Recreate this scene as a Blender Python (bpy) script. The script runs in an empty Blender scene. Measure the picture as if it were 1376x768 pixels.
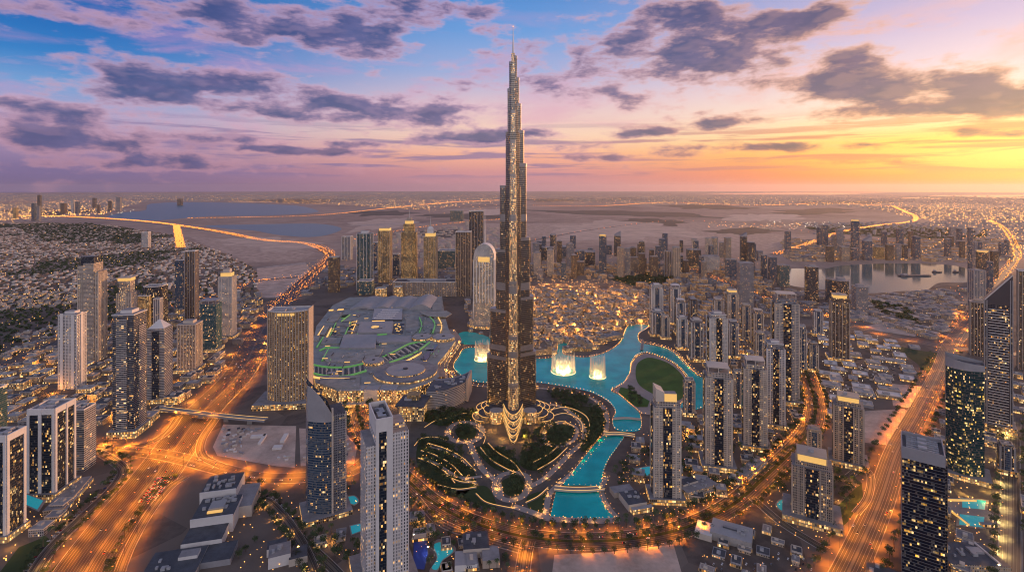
import bpy, math, random
import numpy as np
from mathutils import Vector
random.seed(7)
rng = np.random.default_rng(7)
R = math.radians
sc = bpy.context.scene
col = sc.collection

# ------------------------------------------------------------------ camera
CAM_H, F, YH, CX = 480.0, 700.0, 252.0, 688.0
cam = bpy.data.objects.new('camera', bpy.data.cameras.new('camera'))
col.objects.link(cam)
cam.location = (0, 0, CAM_H)
cam.rotation_euler = (R(90), 0, 0)
cam.data.sensor_width = 36
cam.data.lens = F / 1376 * 36
cam.data.shift_y = (YH - 384) / 1376
cam.data.clip_start = 1
cam.data.clip_end = 400000
sc.camera = cam

# ------------------------------------------------------------------ light
SUN_AZ, SUN_EL = R(50), R(5)
sd = Vector((math.sin(SUN_AZ) * math.cos(SUN_EL), math.cos(SUN_AZ) * math.cos(SUN_EL), math.sin(SUN_EL)))
sl = bpy.data.lights.new('sun', 'SUN')
sl.energy = 3.6
sl.angle = R(6)
sl.color = (1.0, 0.50, 0.22)
sun = bpy.data.objects.new('sun', sl)
sun.rotation_euler = sd.to_track_quat('Z', 'Y').to_euler()
col.objects.link(sun)

sc.view_settings.view_transform = 'Standard'
sc.view_settings.look = 'None'
sc.view_settings.exposure = 0.0
sc.view_settings.gamma = 1.0
sc.render.engine = 'CYCLES'
cy = sc.cycles
cy.use_denoising = True
cy.max_bounces = 5
cy.diffuse_bounces = 2
cy.glossy_bounces = 2
cy.transmission_bounces = 3
cy.transparent_max_bounces = 6
cy.volume_bounces = 0
cy.sample_clamp_indirect = 2.0
cy.sample_clamp_direct = 0
cy.caustics_reflective = False
cy.caustics_refractive = False
cy.use_light_tree = True
cy.filter_width = 1.1

def lin(r, g, b, k=1.0):
    def f(c):
        c /= 255.0
        return (c / 12.92 if c <= 0.04045 else ((c + 0.055) / 1.055) ** 2.4) * k
    return (f(r), f(g), f(b), 1.0)

class NT:
    """small helper for node trees"""
    def __init__(self, tree):
        self.t = tree
        tree.nodes.clear()
    def n(self, typ, **kw):
        nd = self.t.nodes.new(typ)
        for k, v in kw.items():
            setattr(nd, k, v)
        return nd
    def put(self, sock, v):
        if hasattr(v, 'links') or isinstance(v, bpy.types.NodeSocket):
            self.t.links.new(v, sock)
        else:
            sock.default_value = v
    def m(self, op, a, b=None, c=None, clamp=False):
        nd = self.n('ShaderNodeMath', operation=op, use_clamp=clamp)
        self.put(nd.inputs[0], a)
        if b is not None: self.put(nd.inputs[1], b)
        if c is not None: self.put(nd.inputs[2], c)
        return nd.outputs[0]
    def mix(self, f, a, b, mode='MIX'):
        nd = self.n('ShaderNodeMix', data_type='RGBA', blend_type=mode)
        self.put(nd.inputs[0], f); self.put(nd.inputs[6], a); self.put(nd.inputs[7], b)
        return nd.outputs[2]
    def xyz(self, a, b, c=0.0):
        nd = self.n('ShaderNodeCombineXYZ')
        for i, v in enumerate((a, b, c)): self.put(nd.inputs[i], v)
        return nd.outputs[0]
    def sep(self, v):
        nd = self.n('ShaderNodeSeparateXYZ'); self.put(nd.inputs[0], v)
        return nd.outputs
    def smooth(self, v, a, b, lo=0.0, hi=1.0):
        nd = self.n('ShaderNodeMapRange', interpolation_type='SMOOTHSTEP')
        self.put(nd.inputs[0], v)
        nd.inputs[1].default_value, nd.inputs[2].default_value = a, b
        nd.inputs[3].default_value, nd.inputs[4].default_value = lo, hi
        return nd.outputs[0]
    def ramp(self, f, stops):
        nd = self.n('ShaderNodeValToRGB')
        cr = nd.color_ramp
        while len(cr.elements) > 1: cr.elements.remove(cr.elements[-1])
        cr.elements[0].position, cr.elements[0].color = stops[0]
        for p, c in stops[1:]:
            e = cr.elements.new(p); e.color = c
        self.put(nd.inputs[0], f)
        return nd.outputs[0]
    def noise(self, vec, scale=1.0, detail=4.0, rough=0.55, dist=0.0, dims='3D'):
        nd = self.n('ShaderNodeTexNoise', noise_dimensions=dims)
        self.put(nd.inputs['Vector'], vec)
        nd.inputs['Scale'].default_value = scale
        nd.inputs['Detail'].default_value = detail
        nd.inputs['Roughness'].default_value = rough
        nd.inputs['Distortion'].default_value = dist
        return nd.outputs[0]

# ------------------------------------------------------------------ sky (direction-based world, Nishita plus dusk colours and clouds)
world = bpy.data.worlds.new('World')
sc.world = world
world.use_nodes = True
T = NT(world.node_tree)
tc = T.n('ShaderNodeTexCoord')
dx, dy, dz = T.sep(tc.outputs['Generated'])
hyp = T.m('SQRT', T.m('ADD', T.m('MULTIPLY', dx, dx), T.m('MULTIPLY', dy, dy)))
el = T.m('DIVIDE', dz, T.m('MAXIMUM', hyp, 0.001))
az = T.m('ARCTAN2', dx, dy)
e = T.m('MAXIMUM', el, 0.0)
t = T.m('DIVIDE', e, 0.45, clamp=True)
def st(rows): return [(p / 0.45, lin(*c)) for p, c in rows]
left = T.ramp(t, st([(0, (112, 98, 142)), (.03, (122, 106, 152)), (.07, (166, 138, 176)), (.11, (172, 160, 198)),
                     (.15, (112, 156, 210)), (.195, (46, 124, 196)), (.25, (12, 100, 180)), (.45, (20, 78, 150))]))
cent = T.ramp(t, st([(0, (182, 132, 152)), (.03, (208, 142, 148)), (.06, (244, 172, 144)), (.10, (246, 205, 182)),
                     (.16, (222, 190, 200)), (.22, (160, 174, 216)), (.30, (104, 154, 216)), (.36, (84, 140, 208)), (.45, (54, 104, 178))]))
right = T.ramp(t, st([(0, (230, 128, 80)), (.02, (248, 124, 42)), (.045, (255, 164, 44)), (.072, (255, 210, 92)), (.095, (255, 226, 160)),
                      (.13, (252, 226, 204)), (.19, (236, 210, 218)), (.25, (206, 186, 216)), (.45, (130, 135, 190))]))
wl = T.smooth(az, -0.72, -0.02)
wr = T.m('MULTIPLY', T.smooth(az, 0.0, 0.74), T.smooth(az, 1.4, 2.4, 1.0, 0.0))
sky = T.mix(wl, left, cent)
sky = T.mix(wr, sky, right)
glow = T.m('MULTIPLY', T.smooth(T.m('ABSOLUTE', T.m('SUBTRACT', az, 0.80)), 0.0, 0.42, 1.0, 0.0), T.smooth(T.m('ABSOLUTE', T.m('SUBTRACT', e, 0.048)), 0.0, 0.05, 1.0, 0.0))
sky = T.mix(T.m('MULTIPLY', glow, 0.75), sky, (1.0, 0.80, 0.22, 1.0))
sky = T.mix(T.smooth(T.m('ABSOLUTE', az), 1.6, 2.8), sky, left)
# clouds: (px, py, rx, ry, weight) of the picture turned into directions
CLOUDS = [(285, 112, 165, 26, 1.0), (230, 135, 90, 14, .6), (540, 152, 110, 22, .95), (455, 140, 60, 10, .5), (492, 48, 62, 28, 1.0), (330, 28, 130, 32, 1.0),
          (80, 10, 90, 22, .7), (545, 10, 60, 18, .9), (60, 158, 110, 26, 1.15), (90, 192, 110, 12, 1.0), (300, 184, 90, 9, .95), (180, 222, 200, 9, .7), (400, 160, 80, 12, .6), (470, 192, 60, 5, .8), (360, 200, 70, 6, .8), (700, 60, 60, 18, .5), (820, 60, 60, 20, .6), (610, 185, 90, 10, .9), (700, 180, 70, 8, .7),
          (420, 205, 110, 8, .65), (200, 210, 100, 10, .6), (965, 78, 105, 34, 1.1), (920, 22, 90, 24, .9), (1060, 28, 80, 18, .95), (1150, 78, 42, 16, .95),
          (1175, 122, 105, 30, 1.15), (1095, 118, 45, 16, .8), (1265, 145, 90, 16, .9), (1318, 112, 40, 20, 1.0), (1356, 140, 45, 22, 1.0), (980, 166, 70, 10, 1.0), (860, 180, 45, 8, .95),
          (1340, 180, 60, 7, 1.0), (1050, 196, 70, 7, .8), (930, 200, 80, 6, .55), (830, 210, 90, 6, .7), (760, 198, 60, 6, .6), (1170, 195, 40, 4, .5),
          (1170, 218, 120, 5, .6), (640, 20, 40, 22, .6), (760, 110, 90, 40, .42), (870, 130, 80, 26, .4), (1200, 25, 70, 14, .3), (650, 110, 90, 24, .4), (160, 120, 80, 20, .3)]
wob = T.noise(T.xyz(T.m('MULTIPLY', az, 5.0), T.m('MULTIPLY', e, 14.0)), 1.0, 3.0, 0.6)
wob2 = T.noise(T.xyz(T.m('ADD', T.m('MULTIPLY', az, 5.0), 31.0), T.m('MULTIPLY', e, 14.0)), 1.0, 3.0, 0.6)
azw = T.m('ADD', az, T.m('MULTIPLY', T.m('SUBTRACT', wob, 0.5), 0.10))
ew = T.m('ADD', e, T.m('MULTIPLY', T.m('SUBTRACT', wob2, 0.5), 0.025))
total = None
for (px, py, rx, ry, w) in CLOUDS:
    a0 = math.atan((px - CX) / F)
    e0 = (YH - py) / F * math.cos(a0)
    ra = rx / F * math.cos(a0) ** 2 * 0.88
    re = ry / F * math.cos(a0) * 0.88
    u = T.m('DIVIDE', T.m('SUBTRACT', azw, a0), ra)
    v = T.m('DIVIDE', T.m('SUBTRACT', ew, e0), re)
    d2 = T.m('MULTIPLY_ADD', u, u, T.m('MULTIPLY', v, v))
    g = T.m('MULTIPLY', T.m('EXPONENT', T.m('MULTIPLY', d2, -0.8)), w)
    total = g if total is None else T.m('ADD', total, g)
def fbm(dy=0.0, dx_=0.0, det=9.0):
    return T.noise(T.xyz(T.m('MULTIPLY_ADD', az, 17.0, dx_), T.m('MULTIPLY_ADD', e, 42.0, dy), 3.7), 1.0, det, 0.57, 0.1)
n1 = fbm()
nmid = fbm(0.0, 0.0, 2.5)
nlow = fbm(-0.5, 0.3, 2.5)
nhigh = fbm(0.5, 0.0, 2.5)
big = T.noise(T.xyz(T.m('MULTIPLY', az, 5.0), T.m('MULTIPLY', e, 15.0), 7.1), 1.0, 3.0, 0.5)
dens = T.m('ADD', total, T.m('MULTIPLY_ADD', T.m('SUBTRACT', n1, 0.5), 2.3, T.m('MULTIPLY', T.m('SUBTRACT', big, 0.5), 0.5)))
alpha = T.smooth(dens, 0.16, 0.74)
core = T.smooth(dens, 0.30, 0.98)
wr2 = T.smooth(az, -0.05, 0.65)
# upper rims catch light on the left, undersides glow on the sun's side
lit_t = T.smooth(T.m('SUBTRACT', nmid, nhigh), 0.0, 0.20)
lit_b = T.smooth(T.m('SUBTRACT', nmid, nlow), 0.0, 0.20)
lit = T.mix(wr2, T.xyz(lit_t, lit_t, lit_t), T.xyz(lit_b, lit_b, lit_b))
lit = T.sep(lit)[0]
tex = T.smooth(fbm(0.2, 0.3, 3.0), 0.34, 0.66, 0.45, 1.0)
dark = T.mix(wr2, lin(62, 70, 124), lin(60, 54, 100))
mid = T.mix(wr2, lin(106, 98, 148), lin(112, 84, 116))
dark = T.mix(tex, mid, dark)
hi = T.mix(T.smooth(e, 0.03, 0.16), T.mix(wr2, lin(206, 150, 166), lin(255, 158, 84)), T.mix(wr2, lin(214, 168, 190), lin(244, 178, 140)))
ccol = T.mix(core, hi, dark)
ccol = T.mix(T.m('MULTIPLY', lit, T.m('MULTIPLY_ADD', core, -0.36, 0.52)), ccol, hi)
# thin pink veils
nv = T.noise(T.xyz(T.m('MULTIPLY', az, 4.5), T.m('MULTIPLY', e, 17.0), 9.0), 1.0, 5.0, 0.6, 0.6)
veil = T.m('MULTIPLY', T.smooth(nv, 0.48, 0.72), T.m('MULTIPLY', T.smooth(e, 0.03, 0.10), T.smooth(e, 0.22, 0.40, 1.0, 0.1)))
vcol = T.mix(wr2, lin(216, 148, 186), lin(250, 186, 168))
sky = T.mix(T.m('MULTIPLY', veil, 0.42), sky, vcol)
# streaks low over the horizon
ns = T.noise(T.xyz(T.m('MULTIPLY', az, 5.0), T.m('MULTIPLY', e, 75.0), 4.0), 1.0, 4.0, 0.55, 0.3)
strk = T.m('MULTIPLY', T.smooth(ns, 0.48, 0.62), T.m('MULTIPLY', T.smooth(e, 0.012, 0.03), T.smooth(e, 0.08, 0.14, 1.0, 0.0)))
scol = T.mix(wr2, lin(128, 110, 156), lin(226, 132, 100))
sky = T.mix(T.m('MULTIPLY', strk, 0.8), sky, scol)
sky = T.mix(T.m('MULTIPLY', alpha, 0.90), sky, ccol)
# overhead
sky = T.mix(T.smooth(e, 0.5, 1.4), sky, (0.21, 0.22, 0.31, 1.0))
nish = T.n('ShaderNodeTexSky', sky_type='NISHITA', sun_disc=False, sun_elevation=SUN_EL, sun_rotation=SUN_AZ)
sky = T.mix(T.m('MULTIPLY', T.smooth(T.m('ABSOLUTE', az), 1.3, 2.4), T.smooth(e, 0.4, 1.3, 1.0, 0.0)), sky, (0.92, 0.89, 1.02, 1.0))  # brighter sky behind the camera, added to light the facades facing it
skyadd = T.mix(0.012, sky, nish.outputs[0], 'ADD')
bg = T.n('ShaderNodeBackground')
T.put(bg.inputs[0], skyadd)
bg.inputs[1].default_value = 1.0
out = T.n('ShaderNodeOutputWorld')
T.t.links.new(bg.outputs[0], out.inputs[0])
world.cycles.sampling_method = 'MANUAL'
world.cycles.sample_map_resolution = 512
# ------------------------------------------------------------------ places: a point of the picture laid on the ground (or on a level z)
def P(px, py, z=0.0):
    y = F * (CAM_H - z) / (py - YH)
    return ((px - CX) / F * y, y)
def PP(pts, z=0.0): return [P(a, b, z) for a, b in pts]

def smooth_line(pts, n=8, closed=False):
    pts = [np.array(p, float) for p in pts]
    out = []
    m = len(pts)
    rngi = range(m) if closed else range(m - 1)
    for i in rngi:
        if closed:
            p0, p1, p2, p3 = pts[i - 1], pts[i], pts[(i + 1) % m], pts[(i + 2) % m]
        else:
            p1, p2 = pts[i], pts[i + 1]
            p0 = pts[i - 1] if i > 0 else 2 * p1 - p2
            p3 = pts[i + 2] if i + 2 < m else 2 * p2 - p1
        for k in range(n):
            u = k / n
            out.append(0.5 * ((2 * p1) + (-p0 + p2) * u + (2 * p0 - 5 * p1 + 4 * p2 - p3) * u * u + (-p0 + 3 * p1 - 3 * p2 + p3) * u ** 3))
    if not closed: out.append(pts[-1])
    return [tuple(p) for p in out]

def resample(line, step, start=0.0):
    """points every step metres with the direction there"""
    L = np.array(line, float)
    seg = np.linalg.norm(np.diff(L, axis=0), axis=1)
    cum = np.concatenate([[0], np.cumsum(seg)])
    res = []
    s = start
    while s < cum[-1]:
        i = min(np.searchsorted(cum, s, 'right') - 1, len(seg) - 1)
        u = (s - cum[i]) / max(seg[i], 1e-6)
        p = L[i] * (1 - u) + L[i + 1] * u
        d = (L[i + 1] - L[i]) / max(seg[i], 1e-6)
        res.append((p[0], p[1], d[0], d[1]))
        s += step
    return res

def offset_line(line, off):
    L = np.array(line, float)
    d = np.gradient(L, axis=0)
    d /= np.maximum(np.linalg.norm(d, axis=1, keepdims=True), 1e-9)
    return [tuple(p) for p in L + np.stack([d[:, 1], -d[:, 0]], 1) * off]

def inside(pts, poly):
    """vectorised point in polygon"""
    x, y = np.asarray(pts, float).T
    c = np.zeros(len(x), bool)
    n = len(poly)
    for i in range(n):
        x1, y1 = poly[i]; x2, y2 = poly[(i + 1) % n]
        if y1 == y2: continue
        k = ((y1 > y) != (y2 > y)) & (x < (x2 - x1) * (y - y1) / (y2 - y1) + x1)
        c ^= k
    return c

# ------------------------------------------------------------------ mesh collecting
class MB:
    """collects prisms, boxes and sheets; build() links them as one mesh object. UVs are metres along and up a wall."""
    def __init__(self):
        self.v, self.f, self.mi, self.uv = [], [], [], []
    def face(self, pts, mi=0, uv=None):
        b = len(self.v)
        self.v.extend(pts)
        self.f.append(tuple(range(b, b + len(pts))))
        self.mi.append(mi)
        self.uv.extend(uv if uv else [(p[0], p[1]) for p in pts])
    def prism(self, poly, z0, z1, mw=0, mr=1, top=None, bottom=False, roof=True, z1s=None):
        """poly: counter-clockwise; top: another polygon for a tapered prism; z1s: a height per corner"""
        n = len(poly)
        tp = top or poly
        zz = z1s or [z1] * n
        u = 0.0
        for i in range(n):
            j = (i + 1) % n
            L = math.dist(poly[i], poly[j])
            if L < 1e-4: continue
            x0, x1 = (-L / 2, L / 2) if L > 6 else (u, u + L)
            self.face([(*poly[i], z0), (*poly[j], z0), (*tp[j], zz[j]), (*tp[i], zz[i])], mw,
                      [(x0, z0), (x1, z0), (x1, zz[j]), (x0, zz[i])])
            u += L
        if roof: self.face([(*tp[i], zz[i]) for i in range(n)], mr)
        if bottom: self.face([(*poly[i], z0) for i in reversed(range(n))], mr)
        return self
    def box(self, cx, cy_, sx, sy, z0, z1, mw=0, mr=None, rot=0.0):
        c, s = math.cos(rot), math.sin(rot)
        q = [(cx + x * c - y * s, cy_ + x * s + y * c) for x, y in ((-sx / 2, -sy / 2), (sx / 2, -sy / 2), (sx / 2, sy / 2), (-sx / 2, sy / 2))]
        return self.prism(q, z0, z1, mw, mw if mr is None else mr)
    def sheet(self, poly, z, mi=0):
        self.face([(x, y, z) for x, y in poly], mi)
        return self
    def strip(self, a, b, z, mi=0, za=None):
        """sheet between two lines of as many points"""
        L = 0.0
        for i in range(len(a) - 1):
            d = math.dist(a[i], a[i + 1])
            w0, w1 = math.dist(a[i], b[i]) / 2, math.dist(a[i + 1], b[i + 1]) / 2
            self.face([(*a[i], z), (*b[i], z), (*b[i + 1], z), (*a[i + 1], z)], mi, [(-w0, L), (w0, L), (w1, L + d), (-w1, L + d)])
            L += d
        return self
    def wallstrip(self, line, th, z0, z1, mw=0, mr=0, closed=False):
        o = offset_line(line, th)
        n = len(line)
        for i in range(n - 1):
            q = [line[i], o[i], o[i + 1], line[i + 1]]
            self.face([(*q[0], z1), (*q[1], z1), (*q[2], z1), (*q[3], z1)], mr)
            self.face([(*q[3], z0), (*q[0], z0), (*q[0], z1), (*q[3], z1)], mw)
            self.face([(*q[1], z0), (*q[2], z0), (*q[2], z1), (*q[1], z1)], mw)
        return self
    def tube(self, p, q, r0, r1=None, n=6, mi=0, cap=True):
        r1 = r0 if r1 is None else r1
        p, q = Vector(p), Vector(q)
        d = (q - p).normalized()
        a = d.orthogonal().normalized(); b = d.cross(a)
        ring = lambda c, r: [tuple(c + (a * math.cos(2 * math.pi * k / n) + b * math.sin(2 * math.pi * k / n)) * r) for k in range(n)]
        A, B = ring(p, r0), ring(q, max(r1, 1e-3))
        for k in range(n):
            self.face([A[k], A[(k + 1) % n], B[(k + 1) % n], B[k]], mi)
        if cap: self.face(B, mi)
        return self
    def mesh(self, name, mats):
        me = bpy.data.meshes.new(name)
        nv = len(self.v)
        me.vertices.add(nv)
        me.vertices.foreach_set('co', np.array(self.v, np.float32).ravel())
        cnt = np.array([len(f) for f in self.f], np.int32)
        me.loops.add(int(cnt.sum()))
        me.loops.foreach_set('vertex_index', np.concatenate([np.array(f, np.int32) for f in self.f]))
        me.polygons.add(len(cnt))
        me.polygons.foreach_set('loop_start', np.concatenate([[0], np.cumsum(cnt)[:-1]]).astype(np.int32))
        me.polygons.foreach_set('material_index', np.array(self.mi, np.int32))
        uvl = me.uv_layers.new(name='UVMap')
        uvl.data.foreach_set('uv', np.array(self.uv, np.float32).ravel())
        for m_ in (mats if isinstance(mats, (list, tuple)) else [mats]): me.materials.append(m_)
        me.update(calc_edges=True)
        me.validate()
        return me
    def build(self, name, mats, parent=None, loc=None, rz=0.0):
        return link(name, self.mesh(name, mats), parent, loc, rz)

def link(name, me, parent=None, loc=None, rz=0.0):
    o = bpy.data.objects.new(name, me)
    col.objects.link(o)
    if parent: o.parent = parent
    if loc is not None: o.location = loc
    if rz: o.rotation_euler = (0, 0, rz)
    return o
def tag(o, label=None, cat=None, group=None, kind=None):
    if label: o['label'] = label
    if cat: o['category'] = cat
    if group: o['group'] = group
    if kind: o['kind'] = kind
    return o
def empty(name, loc, rz, label, cat, group=None):
    o = bpy.data.objects.new(name, None)
    o.empty_display_size = 1
    col.objects.link(o)
    o.location = loc; o.rotation_euler = (0, 0, rz)
    return tag(o, label, cat, group)
def copy_tree(o, parent=None):
    c = o.copy(); col.objects.link(c)
    if parent: c.parent = parent
    for ch in o.children: copy_tree(ch, c)
    return c
def np_mesh(name, V, Fq, mats, mi=None):
    """mesh from arrays: V n x 3, Fq m x k"""
    me = bpy.data.meshes.new(name)
    V = np.asarray(V, np.float32); Fq = np.asarray(Fq, np.int32)
    me.vertices.add(len(V)); me.vertices.foreach_set('co', V.ravel())
    m_, k = Fq.shape
    me.loops.add(m_ * k); me.loops.foreach_set('vertex_index', Fq.ravel())
    me.polygons.add(m_); me.polygons.foreach_set('loop_start', np.arange(0, m_ * k, k, dtype=np.int32))
    if mi is not None: me.polygons.foreach_set('material_index', np.asarray(mi, np.int32))
    for q in (mats if isinstance(mats, (list, tuple)) else [mats]): me.materials.append(q)
    me.update(calc_edges=True)
    return me
def many(name, V, Fq, pos, scale, rot, mats, mi=None, label=None, cat=None, kind='stuff'):
    """one object of many placed copies of a small shape; scale: n x 3"""
    V = np.asarray(V, float); Fq = np.asarray(Fq, int)
    n, nv = len(pos), len(V)
    S = V[None] * np.asarray(scale)[:, None, :]
    c, s = np.cos(rot)[:, None], np.sin(rot)[:, None]
    W = np.stack([S[..., 0] * c - S[..., 1] * s, S[..., 0] * s + S[..., 1] * c, S[..., 2]], -1) + np.asarray(pos)[:, None, :]
    FF = (Fq[None] + (np.arange(n) * nv)[:, None, None]).reshape(-1, Fq.shape[1])
    me = np_mesh(name, W.reshape(-1, 3), FF, mats, np.tile(mi, n) if mi is not None else None)
    o = link(name, me)
    return tag(o, label, cat, None, kind)

# ------------------------------------------------------------------ materials
def mat_plain(name, c, rough=0.7, metal=0.0, var=0.0, vscale=0.2, spec=0.4, bump=0.0):
    m = bpy.data.materials.new(name); m.use_nodes = True
    T = NT(m.node_tree)
    b = T.n('ShaderNodeBsdfPrincipled'); o = T.n('ShaderNodeOutputMaterial')
    T.t.links.new(b.outputs[0], o.inputs[0])
    b.inputs['Roughness'].default_value = rough
    b.inputs['Metallic'].default_value = metal
    b.inputs['Specular IOR Level'].default_value = spec
    if var:
        g = T.n('ShaderNodeNewGeometry')
        oi = T.n('ShaderNodeObjectInfo')
        n1 = T.noise(g.outputs['Position'], vscale, 5.0, 0.6)
        n2 = T.noise(g.outputs['Position'], vscale * 7.0, 3.0, 0.6)
        f = T.m('MULTIPLY_ADD', n1, 0.75, T.m('MULTIPLY', n2, 0.25))
        f = T.m('MULTIPLY_ADD', T.m('SUBTRACT', oi.outputs['Random'], 0.5), 0.12, f)
        lo = tuple(x * (1 - var) for x in c[:3]) + (1,)
        hi = tuple(min(1, x * (1 + var)) for x in c[:3]) + (1,)
        T.put(b.inputs['Base Color'], T.ramp(f, [(0.30, lo), (0.70, hi)]))
        if bump:
            bn = T.n('ShaderNodeBump'); bn.inputs['Distance'].default_value = bump
            T.put(bn.inputs['Height'], n2); T.put(b.inputs['Normal'], bn.outputs[0])
    else:
        b.inputs['Base Color'].default_value = tuple(c[:3]) + (1,)
    return m
def mat_emit(name, c, s, sample=False, base=(0.1, 0.1, 0.1, 1)):
    m = bpy.data.materials.new(name); m.use_nodes = True
    T = NT(m.node_tree)
    b = T.n('ShaderNodeBsdfPrincipled'); o = T.n('ShaderNodeOutputMaterial')
    T.t.links.new(b.outputs[0], o.inputs[0])
    b.inputs['Base Color'].default_value = base
    b.inputs['Emission Color'].default_value = c
    b.inputs['Emission Strength'].default_value = s
    m.cycles.emission_sampling = 'FRONT' if sample else 'NONE'
    return m
def facade(name, wall, glass, bay=3.2, fh=3.6, wx=0.7, wz=0.62, lit=0.12, litc=(1.0, 0.50, 0.10), power=2.2, wrough=0.7, grough=0.12, metal=0.0, wmetal=0.0, rows=0.25, slab=None):
    """wall with a grid of windows, some of them lit; UV in metres"""
    m = bpy.data.materials.new(name); m.use_nodes = True
    T = NT(m.node_tree)
    b = T.n('ShaderNodeBsdfPrincipled'); o = T.n('ShaderNodeOutputMaterial')
    T.t.links.new(b.outputs[0], o.inputs[0])
    uv = T.n('ShaderNodeUVMap')
    u, v, _ = T.sep(uv.outputs[0])
    oi = T.n('ShaderNodeObjectInfo'); ge = T.n('ShaderNodeNewGeometry')
    bay *= 0.70; lit *= 1.1; power *= 0.66
    a = T.m('DIVIDE', u, bay); c = T.m('DIVIDE', v, fh)
    fa = T.m('FLOOR', a); fc = T.m('FLOOR', c)
    inx = T.m('LESS_THAN', T.m('ABSOLUTE', T.m('SUBTRACT', T.m('SUBTRACT', a, fa), 0.5)), wx / 2)
    inz = T.m('LESS_THAN', T.m('ABSOLUTE', T.m('SUBTRACT', T.m('SUBTRACT', c, fc), 0.5)), wz / 2)
    nx, ny, nz = T.sep(ge.outputs['True Normal'])
    wallish = T.m('LESS_THAN', T.m('ABSOLUTE', nz), 0.6)
    win = T.m('MULTIPLY', T.m('MULTIPLY', inx, inz), wallish)
    fid = T.m('ADD', T.m('MULTIPLY', T.m('ROUND', T.m('MULTIPLY', nx, 7.0)), 13.0), T.m('MULTIPLY', oi.outputs['Random'], 517.0))
    wn = T.n('ShaderNodeTexWhiteNoise', noise_dimensions='3D')
    T.put(wn.inputs[0], T.xyz(fa, fc, fid))
    wr_ = T.n('ShaderNodeTexWhiteNoise', noise_dimensions='3D')
    T.put(wr_.inputs[0], T.xyz(T.m('FLOOR', T.m('DIVIDE', fa, 5.0)), fc, T.m('ADD', fid, 7.0)))
    cl = T.noise(T.xyz(T.m('MULTIPLY', fa, 0.13), T.m('MULTIPLY', fc, 0.10), fid), 1.0, 2.0)
    thr = T.m('MULTIPLY', T.smooth(cl, 0.36, 0.68, 0.25, 2.0), lit)
    on = T.m('LESS_THAN', wn.outputs[0], thr)
    onrow = T.m('MULTIPLY', T.m('LESS_THAN', wr_.outputs[0], lit * rows), T.m('LESS_THAN', wn.outputs[0], 0.8))
    on = T.m('MULTIPLY', T.m('MAXIMUM', on, onrow), win)
    cr, cg, cb = T.sep(wn.outputs[1])
    var = T.noise(ge.outputs['Position'], 0.05, 4.0)
    wcol = T.mix(T.smooth(var, 0.3, 0.7), tuple(x * 0.85 for x in wall[:3]) + (1,), tuple(min(1, x * 1.12) for x in wall[:3]) + (1,))
    gcol = T.mix(T.m('MULTIPLY', cr, 0.5), tuple(glass[:3]) + (1,), tuple(x * 1.9 for x in glass[:3]) + (1,))
    blind = T.n('ShaderNodeTexWhiteNoise', noise_dimensions='3D'); T.put(blind.inputs[0], T.xyz(fc, fa, T.m('ADD', fid, 3.0)))
    gcol = T.mix(T.m('MULTIPLY', T.m('LESS_THAN', blind.outputs[0], 0.16), 0.6), gcol, (0.20, 0.18, 0.16, 1))
    T.put(b.inputs['Base Color'], T.mix(win, wcol, gcol))
    T.put(b.inputs['Roughness'], T.m('MULTIPLY_ADD', win, grough - wrough, wrough))
    T.put(b.inputs['Metallic'], T.m('MULTIPLY_ADD', win, metal - wmetal, wmetal))
    T.put(b.inputs['Emission Color'], T.mix(cg, tuple(litc[:1]) + (litc[1] * .78, litc[2] * .5, 1), (1.0, 0.68, 0.30, 1)))
    T.put(b.inputs['Emission Strength'], T.m('MULTIPLY', on, T.m('MULTIPLY_ADD', T.m('MULTIPLY', cb, T.m('MULTIPLY', cb, cb)), power * 1.2, power * 0.14)))
    b.inputs['Specular IOR Level'].default_value = 0.12
    m.cycles.emission_sampling = 'NONE'
    return m
WARM = (1.0, 0.46, 0.08)
M = {}
M['asphalt'] = mat_plain('asphalt', (0.05, 0.048, 0.05), 0.75, var=.25, vscale=.03)
M['concrete'] = mat_plain('concrete', (0.30, 0.28, 0.27), 0.8, var=.2, vscale=.05)
M['roof'] = mat_plain('roof_gravel', (0.24, 0.23, 0.24), 0.85, var=.3, vscale=.06)
M['roofdark'] = mat_plain('dark_roof', (0.07, 0.075, 0.09), 0.7, var=.4, vscale=.08)
M['mallroof'] = mat_plain('mall_roof', (0.27, 0.275, 0.265), .75, var=.28, vscale=.035)
M['roofpale'] = mat_plain('pale_roof', (0.33, 0.32, 0.33), 0.7, var=.12, vscale=.05)
M['white'] = mat_plain('white_cladding', (0.66, 0.62, 0.60), 0.6, var=.08, vscale=.05)
M['cream'] = mat_plain('cream_cladding', (0.55, 0.47, 0.40), 0.65, var=.1, vscale=.05)
M['tan'] = mat_plain('tan_stone', (0.42, 0.34, 0.28), 0.7, var=.12, vscale=.05)
M['grey'] = mat_plain('grey_cladding', (0.30, 0.29, 0.31), 0.5, var=.12, vscale=.05)
M['dark'] = mat_plain('dark_metal', (0.06, 0.06, 0.075), 0.4, 0.3)
M['steel'] = mat_plain('brushed_steel', (0.42, 0.40, 0.40), 0.3, 0.9)
M['unit'] = mat_plain('plant_unit', (0.33, 0.33, 0.35), 0.6, var=.3, vscale=.3)
M['glassdark'] = mat_plain('dark_glass', (0.012, 0.018, 0.03), 0.08, 0.0, spec=0.8)
M['glow'] = mat_emit('lamp_glow', (1.0, 0.47, 0.11, 1), 2.3)
M['orange'] = mat_emit('sodium_glow', (1.0, 0.30, 0.035, 1), 2.2)
M['whiteglow'] = mat_emit('white_glow', (1.0, 0.85, 0.62, 1), 4.0)
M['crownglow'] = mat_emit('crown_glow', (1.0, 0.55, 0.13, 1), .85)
M['green'] = mat_emit('green_glow', (0.22, 0.75, 0.15, 1), 0.30)
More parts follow.
